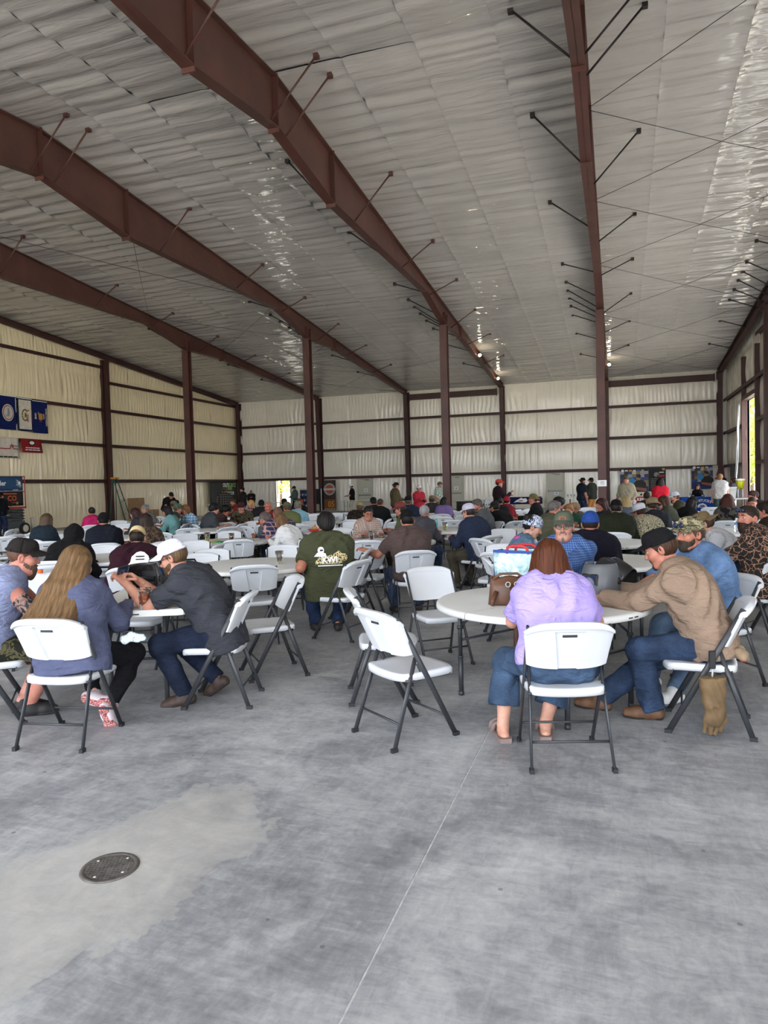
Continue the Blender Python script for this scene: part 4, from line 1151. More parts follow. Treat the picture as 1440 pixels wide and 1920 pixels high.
EYE = mat('eye white', 'b5aaa2', .25, 0, .01); IRIS = mat('dark iris', '2b1e15', .2, 0, .1); LENS = NB('clear lens'); LENS.b.inputs['Transmission Weight'].default_value = .95; LENS.b.inputs['Roughness'].default_value = .05; LENS.b.inputs['IOR'].default_value = 1.05; LENS = LENS.m
DARKLENS = mat('dark blue lens', '1b2a4a', .08, 0, .1, 4, 0, 1, 1.0); FRAME = mat('spectacle frame', '1a1a1c', .35, 0, .1)
LIPM = mat('lips', '9c5a52', .5, 0, .1)
FIGC = {}
def headmtx(r, extra=None):
    m = Matrix([[*(r.HR[i] * r.hs), r.hc[i]] for i in range(3)] + [[0, 0, 0, 1]])
    return m @ extra if extra is not None else m
def dress(e, r, o, meshes):
    """link one figure under the Empty e. o: colours and headgear"""
    sk = skinmat(o.get('skin', 'c08a72'))
    body = link('body', meshes['body'], sk, e)
    link('shirt', meshes['shirt'], o['top'], e)
    link('trousers', meshes['trousers'], o.get('pants', denim()), e)
    for me, so in meshes['shoes']:
        s_ = link('shoe', me, o.get('shoes', mat('dark shoe leather', '2b2320', .6)), e)
        if so: link('sole', so, o.get('solem', mat('dark rubber sole', '2a2522', .8)), s_)
    hm = hairmat(o.get('hair', '3a2a1e'))
    for k, me in meshes['hair'].items(): link('beard' if 'beard' in k or 'goatee' in k else 'hair', me, hairmat(o.get('beardc', o.get('hair', '3a2a1e'))) if ('beard' in k or 'goatee' in k) else hm, e)
    H = headmtx(r)
    def hat(name, key, m, p=e, M=None):
        q = link(name, HM[key], m, p)
        q.matrix_local = (H @ M if M is not None else H) if p is e else Matrix.Identity(4)
        return q
    ht = o.get('hat'); hc = o.get('hatm')
    big = any(k in ('bob', 'long', 'shoulder', 'thick') for k in meshes['hair'])
    if big and ht: H0 = H; H = H @ Matrix.Scale(1.09, 4)
    R180 = Matrix.Rotation(pi, 4, 'Z') if o.get('backwards') else Matrix.Identity(4)
    if ht in ('cap', 'flatcap'):
        c = hat('cap', 'dome', hc, e, R180)
        hat('brim', 'brim' if ht == 'cap' else 'flatbrim', o.get('brimm', hc), c); hat('button', 'button', o.get('brimm', hc), c)
        if o.get('near'): hat('strap', 'strap', o.get('brimm', hc), c)
    elif ht == 'hat': hat('hat', 'hat', hc)
    elif ht == 'beanie': hat('knit_cap', 'beanie', hc)
    if big and ht: H = H0
    if o.get('glasses'):
        gl = hat('glasses', 'glasses', FRAME)
        hat('lens', 'lenses', LENS, gl)
    if o.get('shades'):                               # sunglasses pushed up on the hat
        M = Matrix.Translation((0, -.002, .062)) @ Matrix.Rotation(.12, 4, 'X') @ Matrix.Scale(1.08, 4)
        gl = hat('sunglasses', 'glasses', FRAME, e, M); hat('lens', 'lenses', DARKLENS, gl)
    if o.get('face'):
        for s in (-1, 1):
            ey = link('eye', HM['eye'], EYE, e); ey.matrix_local = H @ Matrix.Translation((s * .031, .0735, .012)); link('iris', HM['iris'], IRIS, ey)
            b = link('eyebrow', HM['brow'], hm if not o.get('beardc') else hairmat(o['beardc']), e); b.matrix_local = H @ Matrix.Translation((s * .032, .0925, .037)) @ Matrix.Scale(s, 4, (1, 0, 0))
    return body
def meshes_of(r, sp, o):
    d = {'body': npmesh('body', *r.body), 'shirt': npmesh('shirt', *r.shirt), 'trousers': npmesh('trousers', *r.trousers), 'shoes': [(npmesh('shoe', *s[0]), npmesh('sole', *s[1]) if s[1] is not None else None) for s in r.shoes], 'hair': {}}
    hh = sp.get('hairh', sp.get('hh', .008) * 1.25)
    for k in sp.get('hairs', []):
        I = None if k == 'verylong' else beard_imp(1.2) if k == 'fullbeard' else beard_imp(.2) if k == 'beard' else goatee_imp() if k == 'goatee' else hair_imp(k)
        V, F = head_part(I, hh, r) if k != 'verylong' else long_hair(r).surf(hh)
        if k == 'verylong':
            V = V + np.stack([0 * V[:, 0], -.006 * np.abs(np.sin(V[:, 0] * 90 + 2 * np.sin(V[:, 2] * 7))), 0 * V[:, 0]], 1)
        elif k not in ('buzz', 'beard'):               # strands
            rel = (V - r.hc) @ r.HR; a = np.arctan2(rel[:, 0], rel[:, 1]); nrm = rel / np.maximum(np.linalg.norm(rel, axis=1, keepdims=True), 1e-6)
            amp = .0030 * np.sin(a * 30 + 2 * np.sin(rel[:, 2] * 16)) * (.6 + .4 * np.sin(a * 11))
            V = V + (nrm * amp[:, None]) @ r.HR.T
        d['hair'][k] = npmesh('hair', V, F)
    return d
def person(x, y, head, sp, o, label, group=None, key=None, rotfix=0.0):
    """build (or reuse, when key is given) a figure and dress it"""
    if key is not None and key in FIGC: r, ms = FIGC[key]
    else:
        r = figure(sp); ms = meshes_of(r, sp, o)
        if key is not None: FIGC[key] = (r, ms)
    e = empty('person', (x, y, 0), radians(head - 90), label, 'person', group)
    dress(e, r, o, ms)
    return e, r
# ---------------------------------------------------------------- the crowd at the tables
POSES = {'lean': dict(lean=.50, bow=.35, hp=.35), 'mid': dict(lean=.26, bow=.28, hp=.25), 'up': dict(lean=.06, bow=.12, hp=.05)}
_sd = [0]
PANTS = ['2c384d', '25272b', '38455c', '4a4438', '1f2023']
def C(sid, hx, hy, head, pose, sp, o, label):
    """seat a figure so that its head stands over (hx, hy), on its own folding chair"""
    _sd[0] += 1
    sp = dict(POSES[pose], seed=_sd[0] * 1.7, **sp)
    r = figure(sp); ms = meshes_of(r, sp, o)
    a = radians(head - 90)
    x = hx - (cos(a) * r.hc[0] - sin(a) * r.hc[1]); y = hy - (sin(a) * r.hc[0] + cos(a) * r.hc[1])
    o.setdefault('pants', denim(PANTS[_sd[0] % 5])); o.setdefault('skin', ['c08a72', 'b98068', 'c89880', 'b57a62'][_sd[0] % 4])
    e = empty('person', (x, y, 0), a, label, 'person', 'people seated at the round tables')
    dress(e, r, o, ms)
    folding_chair(x, y, head, 'white folding chair under the person with the ' + SHORT[sid])
    return e, r
SHORT = {'hood_black': 'black hood', 'maroon': 'maroon sweatshirt', 'navywoman': 'teal-navy jacket', 'pink': 'pink jacket', 'bandana': 'bandana wearer', 'darkred': 'dark red hair', 'brownlong': 'long dark brown hair', 'greyhair': 'frizzy grey hair', 'cap325': 'khaki cap', 'cap330': 'plain black cap', 'teal': 'pale teal top', 'greencap': 'dusty green cap', 'blueplaid': 'pale blue plaid', 'youngman': 'dark grey tee', 'plaiddark': 'dark plaid', 'camosmile': 'smiling camouflage wearer', 'redseat': 'rust red jacket', 'blond': 'red plaid', 'skullcap': 'black knit cap', 'ruddy': 'ruddy bald head', 'blackcap': 'wide black cap', 'bald': 'purple plaid', 'oldwoman': 'grey cardigan', 'whitesw': 'white sweater', 'greencap2': 'drab green cap', 'camocap': 'light blue shirt', 'redhair': 'bright red hair', 'darkcamo': 'dark brown camouflage', 'shortblack': 'cropped hair', 'blackcap2': 'black jacket and cap', 'plaidwoman': 'cream check', 'brown': 'brown tee', 'redcap': 'red patterned cap', 'navy': 'broad navy shirt', 'greybun': 'grey bun', 'hoodgrey': 'charcoal hoodie', 'purple': 'lilac-purple top', 'bluejkt': 'slate blue jacket', 'greybeard': 'grey beard', 'blacktee': 'black tee', 'orange': 'orange hood patch', 'redjk2': 'crimson jacket', 'beanie': 'olive knit cap', 'oldman': 'drab green jacket', 'blackhair': 'thick black hair', 'kid1': 'green-topped child', 'kid2': 'fair-haired child', 'bluebeanie': 'blue knit cap', 'redhairgl': 'dark auburn hair', 'olive': 'dark olive jacket', 'blondbob': 'blond bob', 'leaf': 'leafy camouflage', 'tanhat': 'tan brimmed hat', 'curly': 'curly auburn hair', 'man1213': 'short dark hair', 'trucker': 'grey and black cap', 'elbow': 'leaning black cap', 'redback': 'long copper hair', 'baldblack': 'shaved head', 'darkred2': 'brown-red shirt', 'brownedge': 'dark brown shirt', 'lav': 'lavender tee', 'tan': 'tan work shirt', 'blue': 'chambray shirt', 'glasses': 'leather cap patch', 'denim': 'paisley bandana', 'longhair': 'long fair hair', 'greytee': 'white mesh cap', 'beard': 'tattooed arm', 'kwi': 'printed green tee', 'camohood': 'vein camouflage hoodie', 'hoodgrey2': 'pale grey hoodie'}
C('hood_black', -6.40, 7.10, 107, 'lean', dict(fem=False, fat=.5, sleeve='long', h=0.016, hh=0.008, hairs=['under'], hood=2), dict(top=cloth('131315'), hair='14110f'),
  'person in a black hoodie with the hood up, back turned, at a white table')
C('maroon', -5.10, 6.61, 120, 'lean', dict(fem=False, fat=.5, sleeve='long', h=0.016, hh=0.008, hairs=['under']), dict(top=cloth('371321'), hair='2a2018', hat='cap', hatm=cloth('c3b083'), backwards=1),
  'person in a maroon sweatshirt with a white hard hat print and backwards tan cap')
C('navywoman', -9.70, 10.10, 97, 'mid', dict(fem=True, fat=.5, sleeve='long', h=0.02, hh=0.01, hairs=['shoulder']), dict(top=cloth('25333e'), hair='5a4632'),
  'person in a dark teal-navy jacket with brown shoulder hair, back turned, by the wall')
C('pink', -12.43, 14.40, 131, 'mid', dict(fem=True, fat=.2, sleeve='long', h=0.026, hh=0.013, hairs=['bun'], hood=1), dict(top=cloth('b8235f'), hair='241a16'),
  'person in a bright pink hooded jacket with dark tied hair')
C('bandana', -7.79, 9.28, 130, 'mid', dict(fem=False, fat=.5, sleeve='long', h=0.02, hh=0.01, hairs=['under']), dict(top=cloth('1c212d'), hair='15110f', hat='beanie', hatm=cloth('131315')),
  'person in a navy jacket with a black cap and a patterned bandana round the neck')
C('darkred', -10.00, 12.90, -172, 'mid', dict(fem=True, fat=.4, sleeve='half', h=0.026, hh=0.013, hairs=['shoulder']), dict(top=cloth('3b3d42'), hair='3b1d1c'),
  'person with dark red hair in charcoal, turned in profile')
C('brownlong', -7.12, 9.43, 162, 'mid', dict(fem=True, fat=.3, sleeve='long', h=0.02, hh=0.01, hairs=['long']), dict(top=camo('brown print',['4a3a30','6d5644','2f2520'],26), hair='33231b'),
  'person with very long dark brown hair in a brown patterned top')
C('greyhair', -12.12, 16.07, -143, 'mid', dict(fem=True, fat=.3, sleeve='long', h=0.026, hh=0.013, hairs=['bun']), dict(top=cloth('6a6a6c'), hair='8a8580'),
  'person with frizzy grey hair beside the cardboard boxes')
C('cap325', -13.26, 19.00, 65, 'mid', dict(fem=False, fat=.4, sleeve='short', h=0.026, hh=0.013, hairs=['under']), dict(top=cloth('a59a8a'), hair='4a3a2c', hat='cap', hatm=cloth('6d6450')),
  'person in a pale tan shirt and khaki cap behind the woman in teal')
C('cap330', -14.18, 20.50, -55, 'mid', dict(fem=False, fat=.4, sleeve='short', h=0.026, hh=0.013, hairs=['under']), dict(top=cloth('202022'), hair='15110f', hat='cap', hatm=cloth('171718')),
  'person in black with a black cap, in front of the bending man')
C('teal', -10.10, 14.20, -165, 'mid', dict(fem=True, fat=.3, sleeve='half', h=0.026, hh=0.013, hairs=['shoulder']), dict(top=cloth('6f9e9c'), hair='1d1614'),
  'person in a pale teal top with long black hair')
C('greencap', -10.26, 14.87, 45, 'mid', dict(fem=False, fat=.4, sleeve='long', h=0.026, hh=0.013, hairs=['under']), dict(top=cloth('3f4a40'), hair='5a4a38', hat='cap', hatm=cloth('4d6350')),
  'person with a dusty green cap facing the woman in blue plaid')
C('blueplaid', -10.18, 15.06, -111, 'mid', dict(fem=True, fat=.4, sleeve='long', h=0.026, hh=0.013, hairs=['bob']), dict(top=plaid('pale blue plaid','8fb4cc','5f8fb0','d7e4ea',.07), hair='8a5a34', face=1),
  'person with reddish hair in a pale blue plaid jacket and dark scarf')
C('youngman', -8.91, 14.36, 47, 'mid', dict(fem=False, fat=.2, sleeve='short', h=0.026, hh=0.013, hairs=['thick']), dict(top=cloth('43474b'), hair='15110f'),
  'young person with thick black hair in a dark grey tee')
C('plaiddark', -9.08, 15.14, 11, 'lean', dict(fem=False, fat=.4, sleeve='long', h=0.026, hh=0.013, hairs=['thick']), dict(top=plaid('dark plaid','2a2422','4a3230','6d5a50',.06), hair='18120f'),
  'person with dark curly hair in a dark plaid shirt, looking down')
C('camosmile', -8.73, 15.27, -65, 'mid', dict(fem=False, fat=.5, sleeve='long', h=0.026, hh=0.013, hairs=['under']), dict(top=camo('woodland camouflage',['2d2a20','46402c','5d5440','1c1a16'],14), hair='4a3424', hat='cap', hatm=cloth('4a2a28'), face=1),
  'smiling person in woodland camouflage with a dark red cap')
C('redseat', -12.89, 22.00, -150, 'mid', dict(fem=False, fat=.4, sleeve='long', h=0.026, hh=0.013, hairs=['short']), dict(top=cloth('7d2a24'), hair='4a3424'),
  'person in a rust red jacket seated by the man in stripes')
C('blond', -11.16, 20.12, -112, 'mid', dict(fem=True, fat=.4, sleeve='long', h=0.026, hh=0.013, hairs=['bob']), dict(top=plaid('red plaid','8a3038','3a2530','d0c0b8',.08), hair='c99a5a', face=1),
  'person with blond hair in a red plaid shirt')
C('skullcap', -9.64, 18.00, 118, 'mid', dict(fem=False, fat=.5, sleeve='short', h=0.026, hh=0.013, hairs=['under']), dict(top=cloth('29292b'), hair='15110f', hat='beanie', hatm=cloth('161618')),
  'person in charcoal with a black knit cap bearing a white mark')
C('ruddy', -7.96, 15.20, -92, 'mid', dict(fem=False, fat=.6, sleeve='short', h=0.026, hh=0.013, hairs=[]), dict(top=cloth('6b2428'), hair='6b5a4a', skin='b8705a', face=1),
  'ruddy bald person in a dark red shirt')
C('blackcap', -9.41, 19.00, 116, 'mid', dict(fem=False, fat=.5, sleeve='short', h=0.026, hh=0.013, hairs=['under']), dict(top=cloth('2c2c2e'), hair='15110f', hat='cap', hatm=cloth('161617')),
  'person with a wide black cap in front of the open doorway')
C('bald', -5.55, 10.94, 129, 'mid', dict(fem=False, fat=.8, sleeve='long', h=0.02, hh=0.01, hairs=['buzz']), dict(top=plaid('purple plaid','3d3f5c','262842','b08a78',.07), hair='7a5a48', skin='b0684f'),
  'bald sunburnt person in a purple and blue plaid shirt, back turned')
C('oldwoman', -5.89, 11.10, -102, 'lean', dict(fem=True, fat=.4, sleeve='long', h=0.02, hh=0.01, hairs=['bob']), dict(top=cloth('55585c'), hair='6e6560', face=1),
  'older person with grey hair in a grey cardigan, facing the camera')
C('whitesw', -5.27, 10.46, 170, 'lean', dict(fem=True, fat=.4, sleeve='long', h=0.02, hh=0.01, hairs=['long']), dict(top=cloth('d4d3d0'), hair='7a5a38'),
  'person with long fair-brown hair in a white knitted sweater')
C('greencap2', -6.97, 14.20, 136, 'mid', dict(fem=False, fat=.5, sleeve='short', h=0.026, hh=0.013, hairs=['under']), dict(top=cloth('6b7046'), hair='5a4a38', hat='cap', hatm=cloth('5a5c40')),
  'person with a drab green cap and olive shirt behind the bald one')
C('camocap', -7.18, 15.20, 95, 'mid', dict(fem=False, fat=.4, sleeve='short', h=0.026, hh=0.013, hairs=['under']), dict(top=cloth('7fabbb'), hair='7a7068', hat='cap', hatm=cloth('6d6f60')),
  'person in a light blue shirt with a grey-green cap')
C('redhair', -9.55, 20.36, 125, 'mid', dict(fem=True, fat=.4, sleeve='long', h=0.026, hh=0.013, hairs=['bob']), dict(top=cloth('1d1d1f'), hair='8a3a1c'),
  'person with bright red hair in black')
C('darkcamo', -5.91, 16.00, 90, 'lean', dict(fem=False, fat=.6, sleeve='long', h=0.026, hh=0.013, hairs=['under']), dict(top=camo('dark brown camouflage',['221c18','3a2c22','15120f'],14), hair='5a4a38', hat='cap', hatm=cloth('8a7a58')),
  'person in a dark brown camouflage jacket with a tan cap')
C('shortblack', -5.56, 16.50, 84, 'mid', dict(fem=False, fat=.8, sleeve='long', h=0.026, hh=0.013, hairs=['buzz']), dict(top=cloth('1b1b1d'), hair='4a382a'),
  'broad person in black with cropped hair, back turned')
C('blackcap2', -6.22, 17.87, 129, 'mid', dict(fem=False, fat=.5, sleeve='long', h=0.026, hh=0.013, hairs=['under']), dict(top=cloth('202022'), hair='15110f', hat='cap', hatm=cloth('161617')),
  'person in black with a black cap next to the broad cropped-haired one')
C('plaidwoman', -4.10, 11.50, -58, 'mid', dict(fem=True, fat=.5, sleeve='long', h=0.02, hh=0.01, hairs=['bun']), dict(top=plaid('cream check','cfc4b8','8a6a5c','5a4038',.035), hair='241b18', face=1, glasses=1),
  'person with glasses and tied dark hair in a cream checked shirt')
C('brown', -2.49, 8.42, 118, 'mid', dict(fem=False, fat=.5, sleeve='short', h=0.016, hh=0.008, hairs=['under'], hands=[(-.52,.42,.80),(-.05,.42,.79)]), dict(top=cloth('594a46'), hair='1a1512', hat='cap', hatm=cloth('151414')),
  'person in a brown tee and black cap reaching an arm along the table')
C('redcap', -3.77, 12.31, 177, 'mid', dict(fem=False, fat=.4, sleeve='short', h=0.02, hh=0.01, hairs=['under']), dict(top=cloth('5a6145'), hair='3a2a20', hat='cap', hatm=cloth('7a3a38')),
  'person in an olive tee with a red patterned cap')
C('navy', -4.82, 16.40, 102, 'up', dict(fem=False, fat=.8, sleeve='short', h=0.026, hh=0.013, hairs=['under']), dict(top=cloth('222b3f'), hair='5a4a3c', hat='cap', hatm=cloth('161618')),
  'broad person in a navy shirt with a black cap')
C('greybun', -3.11, 11.55, 80, 'mid', dict(fem=True, fat=.5, sleeve='half', h=0.02, hh=0.01, hairs=['bun']), dict(top=cloth('4a484e'), hair='a5a3a2'),
  'person with grey hair in a bun and a dark grey top')
C('hoodgrey', -4.85, 18.83, 104, 'mid', dict(fem=False, fat=.6, sleeve='long', h=0.026, hh=0.013, hairs=['under'], hood=1), dict(top=cloth('38383a'), hair='3a2a20', hat='cap', hatm=cloth('6a5f48')),
  'person in a charcoal hoodie and khaki cap in front of the post')
C('purple', -4.38, 18.30, 93, 'mid', dict(fem=True, fat=.4, sleeve='short', h=0.026, hh=0.013, hairs=['shoulder']), dict(top=cloth('7a6799'), hair='241a18'),
  'person in a lilac-purple top beside the steel post')
C('bluejkt', -2.17, 10.65, 149, 'mid', dict(fem=False, fat=.6, sleeve='long', h=0.02, hh=0.01, hairs=['under']), dict(top=cloth('2e3850'), hair='3a2c22', hat='cap', hatm=cloth('b4b0c0')),
  'person in a slate blue jacket with a pale trucker cap, back turned')
C('greybeard', -2.63, 13.76, -144, 'mid', dict(fem=False, fat=.4, sleeve='long', h=0.026, hh=0.013, hairs=['short', 'beard']), dict(top=cloth('5a5c5c'), hair='5d5650'),
  'bearded grey-haired person just beyond the slate blue jacket')
C('blacktee', -2.42, 14.60, 142, 'lean', dict(fem=False, fat=.4, sleeve='short', h=0.026, hh=0.013, hairs=['under']), dict(top=cloth('141415'), hair='15110f', hat='cap', hatm=cloth('2b2926'), skin='a87358'),
  'person in a black tee and dark cap, side-on, arms on the table')
C('orange', -2.73, 17.16, 99, 'mid', dict(fem=True, fat=.4, sleeve='long', h=0.026, hh=0.013, hairs=['bun']), dict(top=cloth('211d1e'), hair='15110f'),
  'person in black with an orange hood patch on the back')
C('redjk2', -2.66, 17.84, 79, 'mid', dict(fem=True, fat=.4, sleeve='long', h=0.026, hh=0.013, hairs=['under']), dict(top=cloth('861e2b'), hair='241a18', hat='beanie', hatm=cloth('9a2030')),
  'person in a crimson jacket and crimson knit cap')
C('beanie', -1.85, 16.50, -171, 'up', dict(fem=False, fat=.5, sleeve='long', h=0.026, hh=0.013, hairs=['under']), dict(top=cloth('1b1b1d'), hair='3a2a20', hat='beanie', hatm=cloth('6a6440')),
  'person in a black jacket with an olive knit cap, side-on')
C('oldman', -0.97, 11.60, 25, 'mid', dict(fem=False, fat=.4, sleeve='long', h=0.02, hh=0.01, hairs=['short']), dict(top=cloth('5a5a47'), hair='77706a'),
  'grey-haired older person in a drab green jacket, side-on')
C('blackhair', -1.08, 13.98, 34, 'mid', dict(fem=False, fat=.3, sleeve='short', h=0.026, hh=0.013, hairs=['thick']), dict(top=cloth('303236'), hair='14100e'),
  'person whose thick black hair shows behind the grey-haired one')
C('kid1', -0.91, 14.12, -107, 'mid', dict(fem=False, fat=.2, sleeve='short', h=0.026, hh=0.013, hairs=['short'], sc=.78), dict(top=cloth('25503a'), hair='b07a4a'),
  'child in a dark green top')
C('kid2', -0.84, 14.88, -152, 'mid', dict(fem=False, fat=.2, sleeve='short', h=0.026, hh=0.013, hairs=['short'], sc=.78), dict(top=cloth('5a5a50'), hair='a98660'),
  'child in a grey-olive top with fair hair')
C('bluebeanie', -0.27, 7.43, 87, 'mid', dict(fem=False, fat=.9, sleeve='long', h=0.016, hh=0.008, hairs=['under']), dict(top=cloth('1b1928'), hair='3a2a20', hat='beanie', hatm=cloth('294c96')),
  'broad person in a dark navy jacket with a bright blue knit cap')
C('redhairgl', -0.31, 13.95, -144, 'mid', dict(fem=True, fat=.4, sleeve='long', h=0.02, hh=0.01, hairs=['shoulder']), dict(top=cloth('2c3038'), hair='3a1a14'),
  'person with dark auburn hair and sunglasses pushed up')
C('olive', -0.03, 11.36, 85, 'mid', dict(fem=False, fat=.9, sleeve='long', h=0.02, hh=0.01, hairs=['under']), dict(top=cloth('2d3120'), hair='241c18', hat='cap', hatm=cloth('141312')),
  'broad person in a dark olive jacket with a black cap, back turned')
C('blondbob', 0.14, 14.86, 109, 'mid', dict(fem=True, fat=.5, sleeve='short', h=0.026, hh=0.013, hairs=['bob']), dict(top=cloth('565c68'), hair='b39a68'),
  'person with a blond bob in a grey top, back turned')
C('leaf', 0.31, 11.72, 128, 'lean', dict(fem=False, fat=.6, sleeve='long', h=0.02, hh=0.01, hairs=['under']), dict(top=vein('leafy camouflage','b0a78c','4a4636',34,.09), hair='3a2a20', hat='hat', hatm=cloth('bcbcc2')),
  'person in pale leafy camouflage with a pale grey bucket hat')
C('tanhat', 0.52, 12.29, 103, 'mid', dict(fem=False, fat=.5, sleeve='short', h=0.02, hh=0.01, hairs=['under']), dict(top=cloth('31343a'), hair='4a3a2c', hat='hat', hatm=cloth('85765a')),
  'person in a charcoal shirt with a tan brimmed hat')
C('curly', 0.85, 15.18, 172, 'mid', dict(fem=True, fat=.5, sleeve='short', h=0.026, hh=0.013, hairs=['shoulder']), dict(top=cloth('454738'), hair='4a2c1c'),
  'person with curly auburn hair in a dark olive top, in profile')
C('man1213', 0.66, 18.20, 97, 'mid', dict(fem=False, fat=.5, sleeve='long', h=0.026, hh=0.013, hairs=['short']), dict(top=cloth('2a2a2c'), hair='2a1e18'),
  'person with short dark hair behind the tan brimmed hat')
C('trucker', 1.23, 17.51, -174, 'mid', dict(fem=False, fat=.5, sleeve='long', h=0.026, hh=0.013, hairs=['under', 'beard']), dict(top=cloth('43412e'), hair='5a3a28', hat='cap', hatm=cloth('a6a8ae')),
  'person in a brown-olive jacket with a grey and black cap')
C('elbow', 1.46, 15.91, 40, 'lean', dict(fem=True, fat=.5, sleeve='short', h=0.026, hh=0.013, hairs=['long']), dict(top=cloth('151516'), hair='1d1614', hat='cap', hatm=cloth('1a1a1c')),
  'person in a black tee and black cap leaning on an elbow')
C('redback', 1.87, 14.00, 82, 'up', dict(fem=True, fat=.5, sleeve='long', h=0.026, hh=0.013, hairs=['long']), dict(top=camo('black with grey print',['171718','171718','4a463e'],12), hair='4a2216'),
  'person with long copper hair in a black top with a grey print')
C('baldblack', 2.42, 15.00, -99, 'lean', dict(fem=False, fat=.5, sleeve='long', h=0.026, hh=0.013, hairs=['buzz']), dict(top=cloth('151517'), hair='3a2a20', face=1),
  'person with a shaved head in black, bent over the table')
C('darkred2', 2.77, 17.00, -165, 'mid', dict(fem=False, fat=.5, sleeve='short', h=0.026, hh=0.013, hairs=['short']), dict(top=cloth('3a2420'), hair='3a2018'),
  'person in a dark brown-red shirt beyond the shaved head')
C('brownedge', 1.75, 9.80, 135, 'mid', dict(fem=False, fat=.6, sleeve='long', h=0.016, hh=0.008, hairs=['short']), dict(top=cloth('36281b'), hair='2a1e18'),
  'person in dark brown at the edge of the picture beyond the camouflage hoodie')
